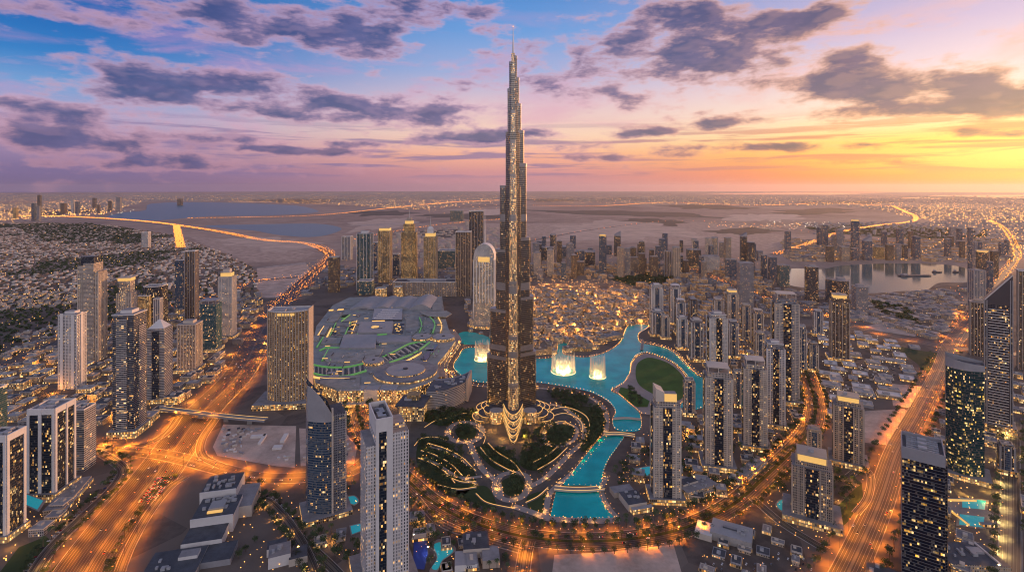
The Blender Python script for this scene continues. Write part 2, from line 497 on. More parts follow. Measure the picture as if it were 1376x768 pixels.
M['ringglow'] = mat_emit('ring_glow', (1.0, 0.74, 0.36, 1), 1.6)
M['red'] = mat_emit('red_glow', (1.0, 0.05, 0.02, 1), 6.0)
M['dotglow'] = mat_emit('dot_glow', (1.0, 0.43, 0.085, 1), 3.6)
M['stripglow'] = mat_emit('strip_glow', (1.0, 0.52, 0.13, 1), 1.3)
M['foliage'] = mat_plain('foliage', (0.045, 0.075, 0.028), 0.8, var=.6, vscale=.15)
M['palmleaf'] = mat_plain('palm_leaf', (0.06, 0.085, 0.03), 0.7, var=.5, vscale=.2)
M['bark'] = mat_plain('bark', (0.12, 0.085, 0.06), 0.9, var=.3, vscale=.6)
M['lawn'] = mat_plain('lawn', (0.030, 0.052, 0.014), 0.9, var=.35, vscale=.02)
M['sand'] = mat_plain('sand', (0.46, 0.34, 0.28), 0.95, var=.42, vscale=.022)
M['lawnlit'] = mat_plain('lit_lawn', (0.06, 0.125, 0.018), .9, var=.3, vscale=.03)  # greener grass, with its lit look put into the brighter colour
M['paving'] = mat_plain('paving', (0.30, 0.25, 0.23), 0.8, var=.2, vscale=.03)
M['shop'] = facade('shop_front', (0.36, 0.28, 0.2), (0.05, 0.04, 0.03), 4.0, 4.5, .78, .7, .85, WARM, 2.6, rows=.5)
M['f_beige'] = facade('facade_beige', (0.50, 0.42, 0.36), (0.03, 0.035, 0.045), 3.4, 3.5, .62, .6, .13)
M['f_white'] = facade('facade_white', (0.62, 0.58, 0.56), (0.025, 0.035, 0.055), 3.4, 3.5, .66, .62, .11)
M['f_tan'] = facade('facade_tan', (0.36, 0.29, 0.24), (0.025, 0.025, 0.03), 3.2, 3.5, .6, .6, .13)
M['f_brown'] = facade('facade_brown', (0.15, 0.11, 0.09), (0.02, 0.02, 0.024), 3.2, 3.6, .62, .62, .11)
M['f_grey'] = facade('facade_grey', (0.30, 0.29, 0.31), (0.02, 0.027, 0.042), 3.3, 3.5, .66, .62, .10)
M['f_dark'] = facade('facade_dark', (0.10, 0.10, 0.115), (0.010, 0.014, 0.024), 3.2, 3.7, .84, .76, .10, grough=.08)
M['f_blue'] = facade('facade_blue', (0.13, 0.16, 0.20), (0.012, 0.035, 0.075), 3.0, 3.7, .88, .78, .07, grough=.07)
M['f_teal'] = facade('facade_teal', (0.12, 0.17, 0.18), (0.012, 0.05, 0.065), 3.0, 3.7, .86, .78, .08, grough=.07)
M['f_band'] = facade('facade_banded', (0.46, 0.43, 0.42), (0.014, 0.017, 0.026), 6.0, 3.6, .97, .55, .09, grough=.08)
M['f_gold'] = facade('facade_gold', (0.30, 0.22, 0.13), (0.03, 0.025, 0.015), 4.2, 3.6, .45, .8, .50, WARM, 1.5)
M['f_hotel'] = facade('facade_hotel', (0.40, 0.27, 0.16), (0.02, 0.016, 0.014), 3.9, 4.1, .62, .62, .32, WARM, 1.5)
M['f_low'] = facade('facade_low', (0.42, 0.34, 0.27), (0.05, 0.045, 0.04), 4.0, 3.6, .5, .5, .30, WARM, 1.8)
M['f_old'] = facade('facade_old_town', (0.44, 0.29, 0.19), (0.04, 0.03, 0.02), 3.6, 3.6, .45, .5, .42, WARM, 2.2)
M['f_villa'] = facade('facade_villa', (0.52, 0.43, 0.37), (0.03, 0.03, 0.03), 3.6, 3.4, .4, .45, .16, WARM, 1.6)
M['f_lightwin'] = facade('facade_bright', (0.50, 0.42, 0.36), (0.03, 0.035, 0.045), 3.4, 3.5, .62, .6, .28)
M['f_office'] = facade('facade_office', (0.025, 0.028, 0.035), (0.006, 0.010, 0.022), 2.6, 3.8, .97, .74, .05, (1.0, .60, .08), 2.2, grough=.1, rows=1.3)
M['f_officeteal'] = facade('facade_office_teal', (0.02, 0.05, 0.055), (0.006, 0.035, 0.045), 2.4, 3.8, .97, .74, .07, (.95, .70, .10), 2.4, grough=.1, rows=1.5)
M['f_slab'] = facade('facade_white_slab', (0.68, 0.62, 0.60), (0.012, 0.016, 0.026), 4.6, 4.0, .60, .62, .12)
M['f_strip'] = facade('window_glass', (0.05, 0.055, 0.065), (0.012, 0.018, 0.03), 3.0, 3.6, .94, .80, .13, grough=.08)
# ------------------------------------------------------------------ ground, water, roads
FAR = 70000.0
def ground_material():
    m = bpy.data.materials.new('ground_dust'); m.use_nodes = True
    T = NT(m.node_tree)
    b = T.n('ShaderNodeBsdfPrincipled'); o = T.n('ShaderNodeOutputMaterial')
    T.t.links.new(b.outputs[0], o.inputs[0])
    g = T.n('ShaderNodeNewGeometry')
    p = g.outputs['Position']
    n1 = T.noise(p, 0.0006, 6.0, 0.6)
    n2 = T.noise(p, 0.006, 5.0, 0.6)
    n3 = T.noise(p, 0.05, 4.0, 0.6)
    f = T.m('MULTIPLY_ADD', n1, 0.5, T.m('MULTIPLY_ADD', n2, 0.3, T.m('MULTIPLY', n3, 0.2)))
    c = T.ramp(f, [(0.36, (0.18, 0.135, 0.115, 1)), (0.48, (0.34, 0.25, 0.21, 1)), (0.62, (0.50, 0.37, 0.30, 1))])
    vo = T.n('ShaderNodeTexVoronoi', feature='F1'); vo.inputs['Scale'].default_value = 0.011
    T.put(vo.inputs['Vector'], p)
    px_, py_, _ = T.sep(p)
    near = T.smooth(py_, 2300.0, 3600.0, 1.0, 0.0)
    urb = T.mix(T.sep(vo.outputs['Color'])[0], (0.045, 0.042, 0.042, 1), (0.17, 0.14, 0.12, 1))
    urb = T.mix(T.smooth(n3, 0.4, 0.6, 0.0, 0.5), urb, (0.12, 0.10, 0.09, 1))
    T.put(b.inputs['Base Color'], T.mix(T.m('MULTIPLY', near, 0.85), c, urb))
    b.inputs['Roughness'].default_value = 0.95
    b.inputs['Specular IOR Level'].default_value = 0.15
    return m
g = MB(); n = 64
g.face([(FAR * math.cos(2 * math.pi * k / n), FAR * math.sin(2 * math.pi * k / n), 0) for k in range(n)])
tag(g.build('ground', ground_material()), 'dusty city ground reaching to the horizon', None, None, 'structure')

def haze_box():
    m = bpy.data.materials.new('haze_air'); m.use_nodes = True
    T = NT(m.node_tree)
    v = T.n('ShaderNodeVolumePrincipled'); o = T.n('ShaderNodeOutputMaterial')
    T.t.links.new(v.outputs[0], o.inputs['Volume'])
    v.inputs['Color'].default_value = (0.86, 0.80, 0.90, 1)
    v.inputs['Density'].default_value = HAZE
    v.inputs['Anisotropy'].default_value = 0.5
    m.cycles.homogeneous_volume = True
    h = MB(); s = FAR + 2000
    h.prism([(-s, -s), (s, -s), (s, s), (-s, s)], -1.5, 860.0, 0, 0, bottom=True)
    tag(h.build('haze', m), 'thin dusk haze over the whole city', None, None, 'stuff')
HAZE = 1.1e-5
haze_box()

def water_material(name, c, rough, bumpd, tint=None, spec=0.5):
    m = bpy.data.materials.new(name); m.use_nodes = True
    T = NT(m.node_tree)
    b = T.n('ShaderNodeBsdfPrincipled'); o = T.n('ShaderNodeOutputMaterial')
    T.t.links.new(b.outputs[0], o.inputs[0])
    g = T.n('ShaderNodeNewGeometry')
    n1 = T.noise(g.outputs['Position'], 0.02, 4.0)
    T.put(b.inputs['Base Color'], T.mix(T.smooth(n1, .35, .65), tuple(x * .85 for x in c) + (1,), tuple(x * 1.15 for x in c) + (1,)))
    b.inputs['Roughness'].default_value = rough
    b.inputs['Specular IOR Level'].default_value = spec
    bn = T.n('ShaderNodeBump'); bn.inputs['Distance'].default_value = bumpd; bn.inputs['Strength'].default_value = .6
    T.put(bn.inputs['Height'], T.noise(g.outputs['Position'], 0.35, 3.0)); T.put(b.inputs['Normal'], bn.outputs[0])
    return m
M['lagoon'] = water_material('lagoon_water', (0.0, 0.44, 0.43), 0.1, .5, spec=.3)
M['creek'] = water_material('creek_water', (0.03, 0.145, 0.185), 0.3, .8, spec=.16)
M['bay'] = water_material('bay_water', (0.03, 0.12, 0.13), 0.06, .10, spec=.7)
M['pool'] = mat_emit('lit_pool', (0.02, 0.50, 0.58, 1), 0.22, base=(0.02, 0.4, 0.45, 1))

W1 = smooth_line(PP([(658, 471), (635, 467), (622, 470), (616, 480), (609, 493), (621, 506), (635, 512), (653, 514.5), (690, 515), (721, 514), (756, 519), (787, 525), (803, 531), (819, 541), (827, 553),
      (823, 565), (827, 577), (846, 580), (861, 576), (860, 557), (850, 546), (834, 532), (821, 524), (838, 515), (846, 503), (848, 488), (855, 478), (867, 473.5), (881, 477), (903, 486), (919, 500), (929, 517),
      (927, 533), (915, 543), (917, 556), (944, 548), (983, 544), (1000, 541), (1000, 513), (985, 514), (946, 508), (932, 500), (916, 482), (897, 469), (872, 463), (860, 460), (858, 449), (870, 441), (869, 437),
      (845, 437), (834, 459), (819, 471), (800, 478), (780, 480), (756, 475), (764, 461), (751, 457), (746, 478), (722, 482), (690, 481)]), 4, True)
W1b = smooth_line(PP([(614, 457), (618, 447), (634, 446), (655, 452), (664, 458), (658, 463), (640, 463), (622, 462)]), 4, True)
W2 = smooth_line(PP([(812, 585), (838, 585), (830, 600), (817, 619), (810, 637), (807, 652), (780, 652), (757, 651), (768, 637), (790, 608)]), 4, True)
W3 = PP([(747, 659), (806, 661), (813, 682), (826, 696), (780, 697), (739, 696)])
wm = MB()
for w in (W1, W1b, W2, W3): wm.sheet(w, 0.6)
tag(wm.build('lagoon_water', M['lagoon']), 'turquoise lagoon and canal around the tallest tower', None, None, 'structure')
BAY = smooth_line(PP([(1040, 372), (1061, 361), (1104, 361.5), (1130, 357), (1171, 354.5), (1215, 354), (1263, 355), (1293, 359), (1306, 367), (1300, 379), (1262, 380), (1243, 391), (1215, 391), (1170, 394), (1141, 389), (1107, 389), (1060, 383)]), 4, True)
CREEK = smooth_line(PP([(143, 292), (168, 285), (196, 282), (203, 273.5), (260, 271.5), (345, 273.5), (400, 276.5), (425, 282), (420, 286), (345, 290), (290, 290), (250, 293), (190, 297)]), 3, True)
CREEK2 = smooth_line(PP([(277, 303), (340, 301.5), (424, 300.5), (458, 306), (446, 314), (414, 318.5), (370, 315), (340, 309.5), (300, 307)]), 4, True)
SEA = PP([(1205, 266.5), (1260, 262.2), (1390, 261.5), (1420, 267), (1376, 270), (1290, 269)])
SEA2 = PP([(930, 261), (1050, 258.6), (1190, 259), (1120, 261.5)])
bm_ = MB()
for w in (BAY, SEA, SEA2): bm_.sheet(w, 0.6)
ck_ = MB()
for w in (CREEK, CREEK2): ck_.sheet(w, 0.6)
tag(ck_.build('creek_water', M['creek']), 'dark blue-green creek water beyond the villas', None, None, 'structure')
tag(bm_.build('bay_water', M['bay']), 'still bay and creek water mirroring the dusk sky', None, None, 'structure')

def road_material(name, lane=3.6, base=(0.036, 0.032, 0.030)):
    m = bpy.data.materials.new(name); m.use_nodes = True
    T = NT(m.node_tree)
    b = T.n('ShaderNodeBsdfPrincipled'); o = T.n('ShaderNodeOutputMaterial')
    T.t.links.new(b.outputs[0], o.inputs[0])
    uv = T.n('ShaderNodeUVMap'); u, v, _ = T.sep(uv.outputs[0])
    g = T.n('ShaderNodeNewGeometry')
    a = T.m('DIVIDE', u, lane)
    fr = T.m('ABSOLUTE', T.m('SUBTRACT', T.m('FRACT', a), 0.5))
    line = T.m('GREATER_THAN', fr, 0.455)
    dash = T.m('LESS_THAN', T.m('FRACT', T.m('DIVIDE', v, 12.0)), 2.0)
    med = T.m('LESS_THAN', T.m('ABSOLUTE', u), 1.6)
    n1 = T.noise(g.outputs['Position'], 0.03, 4.0)
    st_ = T.noise(T.xyz(T.m('MULTIPLY', u, 0.5), T.m('MULTIPLY', v, 0.012)), 1.0, 3.0)
    c = T.mix(T.smooth(T.m('MULTIPLY_ADD', n1, .4, T.m('MULTIPLY', st_, .6)), 0.38, 0.60), tuple(x * .5 for x in base) + (1,), tuple(x * 1.35 for x in base) + (1,))
    lw = T.n('ShaderNodeTexWhiteNoise', noise_dimensions='1D'); T.put(lw.inputs['W'], T.m('FLOOR', a))
    c = T.mix(T.m('MULTIPLY', lw.outputs[0], 0.55), c, (0.018, 0.016, 0.016, 1))
    trk = T.m('LESS_THAN', T.m('ABSOLUTE', T.m('SUBTRACT', T.m('ABSOLUTE', T.m('SUBTRACT', T.m('FRACT', T.m('ADD', a, 0.5)), 0.5)), 0.22)), 0.07)
    c = T.mix(T.m('MULTIPLY', trk, 0.35), c, (0.015, 0.014, 0.014, 1))
    c = T.mix(T.m('MULTIPLY', line, 0.45), c, (0.5, 0.48, 0.44, 1))
    c = T.mix(med, c, (0.12, 0.11, 0.09, 1))
    T.put(b.inputs['Base Color'], c)
    b.inputs['Roughness'].default_value = 0.6
    return m
M['road'] = road_material('highway_asphalt')
M['street'] = road_material('street_asphalt', 3.4, (0.042, 0.038, 0.035))
M['path'] = mat_plain('path_paving', (0.30, 0.27, 0.25), 0.8, var=.15, vscale=.05)
ROADS = []      # (line, width) kept for placing lamps, cars and keeping buildings off
zroad = [0.30]
def road(name, pts, w, mat='street', label='asphalt street', n=8, kerb=True, ground=None):
    line = smooth_line(ground if ground else PP(pts), n)
    a, b = offset_line(line, -w / 2), offset_line(line, w / 2)
    z = zroad[0]; zroad[0] += 0.02
    r = MB(); r.strip(a, b, z)
    o = tag(r.build(name, M[mat]), label, None, None, 'structure')
    if kerb:
        k = MB()
        k.wallstrip(a, -.9, 0.0, z + 0.15); k.wallstrip(b, .9, 0.0, z + 0.15)
        tag(k.build('kerb', M['concrete']), 'pale concrete kerb along ' + label, None, None, 'structure')
    ROADS.append((line, w))
    return line
SZR = road('highway', [(92, 830), (115, 768), (161, 700), (208, 640), (270, 556), (323, 500), (352, 445), (377, 409), (418, 370), (443, 347), (437, 337), (408, 327), (350, 322), (281, 309), (190, 297), (91, 291), (20, 290)], 76, 'road', 'wide sodium-lit highway on the left')
SERV1 = road('service_road', [(30, 800), (66, 740), (118, 688), (152, 655), (165, 632), (150, 617), (130, 606)], 16, 'street', 'service road by the left highway')
ALK = road('highway', [(1105, 830), (1140, 768), (1182, 674), (1206, 605), (1235, 552), (1262, 500), (1278, 460), (1300, 425), (1301, 405), (1280, 389)], 35, 'road', 'wide sodium-lit highway on the right')
ALK2 = road('highway', [(1278, 462), (1310, 425), (1338, 385), (1362, 352), (1366, 338), (1350, 308), (1330, 296)], 46, 'road', 'second highway at the right edge')
CROSS = road('avenue', [(930, 362), (960, 374), (1000, 390), (1029, 401), (1080, 414), (1141, 435), (1195, 450), (1262, 464), (1330, 472), (1420, 480)], 34, 'street', 'lit avenue crossing to the right highway')
BLVD = road('boulevard', [(478, 540), (485, 570), (503, 603), (530, 630), (553, 650), (577, 671), (619, 695), (675, 714), (730, 724), (795, 727), (868, 721), (931, 705), (987, 676), (1028, 640), (1064, 606), (1090, 575), (1096, 545), (1090, 521), (1078, 490), (1060, 452)], 34, 'street', 'curving lamp-lit boulevard around the park')
_l = [p for p in BLVD if p[1] < 1900]
md = MB(); md.strip(offset_line(_l, -2.6), offset_line(_l, 2.6), .75)
tag(md.build('planted_median', M['lawn']), 'narrow planted median of the curving boulevard', None, None, 'structure')
LINK = road('avenue', [(130, 603), (175, 606), (225, 612), (290, 628), (345, 641), (410, 641), (470, 633), (500, 612)], 30, 'street', 'avenue leading from the junction past the sand lot')
RAMPA = road('slip_road', [(240, 560), (225, 580), (195, 597), (150, 600), (110, 596)], 14, 'street', 'slip road curving off the left highway')
RAMPB = road('slip_road', [(292, 560), (272, 590), (272, 612), (300, 627)], 14, 'street', 'slip road curving along the sand lot')
RAMPC = road('slip_road', [(250, 640), (228, 655), (200, 690), (172, 740), (150, 800)], 12, 'street', 'service lane beside the right edge of the highway')
SOUTH = road('avenue', [(698, 800), (702, 768), (706, 742), (710, 726)], 18, 'street', 'short street running south from the boulevard')
LOOPR = road('street', [(1140, 640), (1158, 628), (1170, 640), (1166, 668), (1150, 690)], 10, 'street', 'access loop beside the right highway')
BACK = road('avenue', [(0, 492), (60, 467), (110, 447), (180, 425), (300, 395), (345, 378), (400, 372)], 30, 'street', 'lit avenue behind the left towers')
MALLST = road('street', [(345, 455), (400, 470), (432, 470), (420, 500)], 14, 'street', 'street beside the mall')
NEARA = road('street', [(398, 718), (425, 742), (452, 768), (480, 800)], 12, 'street', 'narrow drive curving below the sail-topped tower')
NEARB = road('street', [(1010, 668), (1050, 702), (1085, 724), (1112, 740)], 12, 'street', 'side street between the lot and the squat tower')
NEARC = road('street', [(560, 668), (590, 702), (640, 722), (700, 740)], 9, 'street', 'service lane inside the boulevard curve')
FARRD = road('highway', [(1040, 342), (1080, 330), (1130, 312), (1180, 303), (1224, 298), (1230, 291), (1215, 284), (1200, 277)], 60, 'road', 'far highway bending beyond the bay', kerb=False)
FARRD2 = road('highway', [(520, 280), (560, 276), (620, 271), (700, 268)], 60, 'road', 'far lit highway across the desert', kerb=False)
LEFTRD = road('avenue', [(237, 303), (240, 318), (243, 333)], 60, 'road', 'short bright avenue among the far villas', kerb=False)
DES1 = road('desert_road', [(470, 323), (560, 306), (640, 297), (700, 293)], 34, 'street', 'desert road beyond the golden towers', kerb=False)
DES2 = road('desert_road', [(700, 326), (800, 308), (900, 297), (1000, 300), (1090, 312)], 34, 'street', 'desert road crossing the open sand', kerb=False)
DES3 = road('desert_road', [(715, 276), (800, 277), (900, 272), (1010, 276), (1110, 273), (1200, 277)], 50, 'street', 'far road along the edge of the desert', kerb=False)
DES4 = road('desert_road', [(250, 293), (330, 292), (430, 289), (520, 280)], 44, 'street', 'creek shore road', kerb=False)
DSRV = road('street', [(330, 690), (352, 672), (375, 690), (400, 725), (420, 768), (430, 810)], 16, 'street', 'curving street lined with parked cars')
RSRV = road('street', [(1352, 830), (1356, 768), (1358, 700), (1358, 640), (1362, 560)], 22, 'street', 'yellow-lit street at the right edge')

def ragged(q, amp, seed):
    r_ = random.Random(seed); ph = [(r_.uniform(0, 6.28), r_.uniform(.5, 1.4)) for _ in range(9)]
    cx_, cy_ = sum(p[0] for p in q) / len(q), sum(p[1] for p in q) / len(q)
    o_ = []
    for i, (x, y) in enumerate(q):
        t_ = 2 * math.pi * i / len(q)
        f_ = 1 + amp * sum(a * math.sin((2 + k * 2) * t_ + p_) / (1 + .35 * k) for k, (p_, a) in enumerate(ph)) * .5
        o_.append((cx_ + (x - cx_) * f_, cy_ + (y - cy_) * f_))
    return o_
def patch(name, pts, mat, label, z=0.2, closed_smooth=False, kind='structure', ground=None, rag=0.0):
    q = ground if ground else PP(pts)
    if closed_smooth: q = smooth_line(q, 14 if rag else 5, True)
    if rag: q = ragged(q, rag, len(q) + int(pts[0][0]))
    m = MB(); m.sheet(q, z)
    tag(m.build(name, M[mat]), label, None, None, kind)
    return q
LOT1 = patch('sand_lot', [(300, 570), (398, 572), (396, 628), (372, 626), (292, 612), (286, 600)], 'sand', 'sandy construction lot beside the left junction')
LOT1B = patch('sand_lot', [(402, 575), (462, 578), (480, 600), (476, 622), (404, 626)], 'sand', 'sandy lot behind the glass sail tower')
LOT2 = patch('sand_lot', [(745, 745), (820, 741), (905, 731), (925, 800), (738, 800)], 'sand', 'sandy lot below the boulevard', z=.25)
LOT3 = patch('sand_lot', [(1160, 552), (1215, 549), (1226, 556), (1195, 598), (1160, 594)], 'sand', 'bare sand lot beside the right highway')
LOT4 = patch('sand_lot', [(1196, 515), (1240, 519), (1224, 548), (1200, 545)], 'sand', 'narrow sand lot by the right highway')
LOT5 = patch('sand_lot', [(345, 360), (410, 352), (425, 372), (385, 400), (345, 400)], 'sand', 'sandy plots beside the far highway', z=.22)
LOT6 = patch('sand_lot', [(480, 330), (640, 300), (700, 300), (940, 298), (1080, 320), (1040, 335), (940, 330), (720, 318), (600, 335)], 'sand', 'open desert beyond the towers', z=.12)
LOT7 = patch('sand_lot', [(250, 316), (390, 330), (428, 340), (400, 350), (345, 352), (300, 340)], 'sand', 'sand between the far highway and the villas', z=.12)
LOT8 = patch('sand_lot', [(1155, 440), (1205, 428), (1235, 436), (1230, 452), (1190, 446)], 'sand', 'sand lot by the bay park', z=.2)
GRASS1 = patch('lawn', [(854, 500), (858, 487), (873, 480.5), (897, 487.5), (913, 500), (921, 514), (919, 530), (912, 538), (895, 537), (874, 527.5), (858, 516)], 'lawnlit', 'dark oval lawn on the island', z=.9, closed_smooth=True)
ISLE = patch('island_paving', [(846, 503), (849, 488), (856, 479), (868, 474.5), (882, 478), (903, 487), (918, 500.5), (928, 518), (926, 533), (914, 543), (900, 560), (862, 556), (850, 546), (834, 532), (823, 524), (838, 515)], 'paving', 'pale paved island around the oval lawn', z=.7)
GRASS2 = patch('lawn', [(834, 520), (846, 523), (873, 539), (870, 547), (856, 547), (842, 538), (831, 527)], 'lawnlit', 'small wedge-shaped lawn by the canal', z=.9)
M['plaza'] = mat_plain('plaza_paving', (0.095, 0.085, 0.075), .8, var=.35, vscale=.03)
PARK = patch('park_ground', [(560, 560), (600, 552), (650, 548), (700, 535), (722, 521), (757, 525), (788, 531), (803, 538), (818, 548), (822, 562), (818, 582), (800, 600), (775, 625), (748, 660), (735, 690), (700, 701), (660, 693), (620, 676), (580, 652), (556, 625), (548, 590)], 'plaza', 'dark paved park ground around the tower foot', z=.2, closed_smooth=True)
GRASS3 = patch('lawn', [(1195, 461), (1230, 470), (1262, 474), (1262, 486), (1250, 505), (1232, 488)], 'lawn', 'grass verge at the right junction', z=.25)
GRASS4 = patch('lawn', [(66, 768), (110, 722), (150, 678), (176, 650), (180, 640), (190, 640), (160, 690), (110, 750), (100, 768)], 'lawn', 'grass verge beside the left highway', z=.25)
GRASS5 = patch('lawn', [(0, 768), (25, 735), (62, 720), (78, 735), (60, 768)], 'lawn', 'grass corner below the left tower', z=.25)
GRASS6 = patch('lawn', [(820, 375), (870, 368), (905, 372), (900, 381), (850, 384)], 'lawn', 'green park beyond the old town', z=.3)
GRASS7 = patch('lawn', [(1080, 305), (1150, 300), (1330, 308), (1320, 330), (1180, 318), (1100, 312)], 'lawn', 'dark green belt beyond the bay', z=.2)
GRASS8 = patch('lawn', [(1115, 690), (1150, 655), (1158, 650), (1160, 668), (1140, 700), (1120, 718)], 'lawn', 'planted verge of the access loop', z=.25)

# park paths
zpath = [0.50]
def path(pts, w, label='pale curving footpath in the park', closed=False):
    line = smooth_line(PP(pts), 8, closed)
    if closed: line.append(line[0])
    z = zpath[0]; zpath[0] += 0.02
    r = MB(); r.strip(offset_line(line, -w / 2), offset_line(line, w / 2), z)
    tag(r.build('path', M['path']), label, None, None, 'structure')
    PATHS.append(line)
    return line
PATHS = []
path([(602, 580), (610, 570), (626, 567), (644, 572), (648, 582), (638, 592), (618, 594), (604, 588)], 11, closed=True)
path([(630, 593), (638, 612), (650, 632), (668, 648), (672, 668)], 11)
path([(666, 650), (675, 638), (692, 635), (708, 640), (710, 655), (700, 668), (682, 672), (668, 664)], 11, closed=True)
path([(710, 655), (735, 640), (765, 610), (785, 590), (778, 565), (750, 545), (720, 545)], 10)
path([(722, 521), (757, 525), (790, 533), (808, 545), (815, 560), (812, 585), (795, 605), (775, 630), (752, 650), (738, 665), (733, 694)], 9, 'lamp-lit waterfront promenade')
path([(735, 575), (755, 568), (775, 575), (770, 592), (748, 600), (730, 592)], 6, closed=True)
path([(690, 680), (720, 690), (740, 697), (800, 700), (832, 698)], 12, 'paved waterfront by the canal end')
path([(815, 640), (808, 660), (818, 682), (832, 698)], 8, 'promenade on the canal bank')
path([(570, 615), (590, 625), (615, 640), (640, 650)], 5)
path([(575, 600), (600, 606), (620, 618), (640, 632)], 5)
path([(600, 636), (625, 642), (648, 640)], 7)
path([(863, 459), (885, 464), (905, 472), (922, 488), (938, 502), (960, 508), (1000, 511)], 8, 'promenade on the outer bank of the lagoon')
path([(606, 498), (612, 508), (640, 518), (690, 520), (722, 519)], 8, 'promenade between mall and tower')

for pts in ([(566, 590), (600, 594), (612, 604), (640, 640), (615, 668), (580, 648), (560, 622)], [(640, 600), (676, 604), (700, 632), (676, 634), (655, 622)], [(704, 608), (735, 600), (752, 606), (734, 628), (716, 632), (700, 625)],
            [(738, 576), (755, 570), (772, 576), (766, 590), (748, 597), (735, 590)], [(780, 545), (806, 550), (812, 575), (798, 596), (782, 606), (786, 580), (772, 560), (752, 543)], [(612, 577), (626, 572), (640, 577), (636, 588), (618, 589)],
            [(676, 645), (692, 640), (704, 648), (700, 662), (684, 666), (674, 656)], [(650, 652), (664, 668), (664, 684), (630, 672), (612, 660)], [(708, 668), (732, 660), (735, 682), (716, 690)], [(565, 562), (600, 553), (645, 553), (632, 565), (596, 572)]):
    patch('lawn', pts, 'lawn', 'planted bed in the park around the tower', z=.35, closed_smooth=True)

M['scrub'] = mat_plain('scrub', (0.075, 0.068, 0.058), .95, var=.4, vscale=.004)
for k, pts in enumerate(([(720, 284), (800, 282), (900, 286), (960, 291), (900, 292.5), (800, 288)], [(560, 290), (640, 287), (690, 290), (640, 295)], [(470, 286), (520, 283), (560, 286), (500, 290)], [(890, 277), (960, 275), (1010, 279), (940, 281)],
            [(1040, 283), (1110, 280), (1150, 285), (1080, 288)], [(1085, 270), (1180, 269), (1200, 272), (1100, 274)], [(820, 298), (870, 294), (930, 299), (880, 303)], [(300, 268), (400, 266), (520, 269), (420, 272)], [(560, 315), (600, 308), (640, 312), (600, 320)], [(700, 268), (800, 266), (880, 268), (790, 271)],
            [(960, 310), (1010, 305), (1040, 311), (1000, 316)], [(0, 283), (60, 279), (130, 282), (60, 288)])):
    patch('scrub_belt', pts, 'scrub', 'dark scrub belt in the far desert', z=.4 + k * .02, closed_smooth=True, rag=.30)
M['palesand'] = mat_plain('pale_sand', (0.52, 0.395, 0.325), .95, var=.3, vscale=.006)
for k, pts in enumerate(([(740, 306), (800, 296), (880, 303), (960, 318), (860, 322), (760, 318)], [(620, 284), (690, 281), (700, 286), (640, 288)], [(980, 290), (1030, 287), (1080, 293), (1010, 298)], [(300, 322), (380, 320), (430, 328), (380, 336), (320, 332)], [(470, 300), (540, 293), (560, 298), (490, 310)])):
    patch('sand_lot', pts, 'palesand', 'pale sand flat in the far desert', z=.7 + k * .02, closed_smooth=True, rag=.30)
# ------------------------------------------------------------------ towers
FOOT = []       # (x, y, radius): keeps the scattered low buildings clear of towers
def rect(w, d): return [(-w / 2, -d / 2), (w / 2, -d / 2), (w / 2, d / 2), (-w / 2, d / 2)]
def footprint(shape, w, d):
    if shape == 'rect': return rect(w, d)
    if shape == 'chamfer':
        c = 0.22 * min(w, d); x, y = w / 2, d / 2
        return [(-x + c, -y), (x - c, -y), (x, -y + c), (x, y - c), (x - c, y), (-x + c, y), (-x, y - c), (-x, -y + c)]
    if shape == 'cross':
        a, b_ = 0.3 * w, 0.3 * d; x, y = w / 2, d / 2
        return [(-a, -y), (a, -y), (a, -b_), (x, -b_), (x, b_), (a, b_), (a, y), (-a, y), (-a, b_), (-x, b_), (-x, -b_), (-a, -b_)]
    if shape == 'round':
        return [(w / 2 * math.cos(2 * math.pi * k / 24), d / 2 * math.sin(2 * math.pi * k / 24)) for k in range(24)]
    if shape == 'bow':      # curved front
        n = 10
        fr = [(-w / 2 + w * k / n, -d / 2 + d * 0.30 * (2 * k / n - 1) ** 2) for k in range(n + 1)]
        return fr + [(w / 2, d / 2), (-w / 2, d / 2)]
def scale_poly(p, s): return [(x * s, y * s) for x, y in p]
def fit(xl, xr, by, rot, ratio, shape='rect'):
    y = F * CAM_H / (by - YH)
    w = (xr - xl) / F * y * 0.8; x = ((xl + xr) / 2 - CX) / F * y
    c, s = math.cos(rot), math.sin(rot)
    for _ in range(12):
        q = [(x + a * c - b * s, y + a * s + b * c) for a, b in footprint(shape, w, w * ratio)]
        px = [CX + F * a / b for a, b in q]
        yn = min(b for a, b in q)
        w *= (xr - xl) / (max(px) - min(px))
        x += ((xl + xr) / 2 - (max(px) + min(px)) / 2) / F * y
        y += F * CAM_H / (by - YH) - yn
    return x, y, w, w * ratio, yn
UNITS = {}
def roof_units(root, poly, z, n, rs):
    xs = [p[0] for p in poly]; ys = [p[1] for p in poly]
    w, d = max(xs) - min(xs), max(ys) - min(ys)
    for _ in range(n):
        sx, sy, h = rs.uniform(.12, .32) * w, rs.uniform(.12, .32) * d, rs.uniform(1.8, 4.5)
        MB().box(rs.uniform(-.26, .26) * w, rs.uniform(-.26, .26) * d, sx, sy, z, z + h).build('rooftop_unit', M['unit'], root)
def parapet(root, poly, z, h, mat, th=0.8):
    m = MB(); n = len(poly)
    line = list(poly) + [poly[0]]
    inner = scale_poly(line, 1 - 2 * th / max(max(p[0] for p in poly) - min(p[0] for p in poly), 4))
    for i in range(n):
        a, b, c, d = line[i], line[i + 1], inner[i + 1], inner[i]
        m.face([(*a, z), (*b, z), (*b, z + h), (*a, z + h)]); m.face([(*a, z + h), (*b, z + h), (*c, z + h), (*d, z + h)])
        m.face([(*c, z), (*d, z), (*d, z + h), (*c, z + h)])
    return m.build('parapet', M[mat], root)
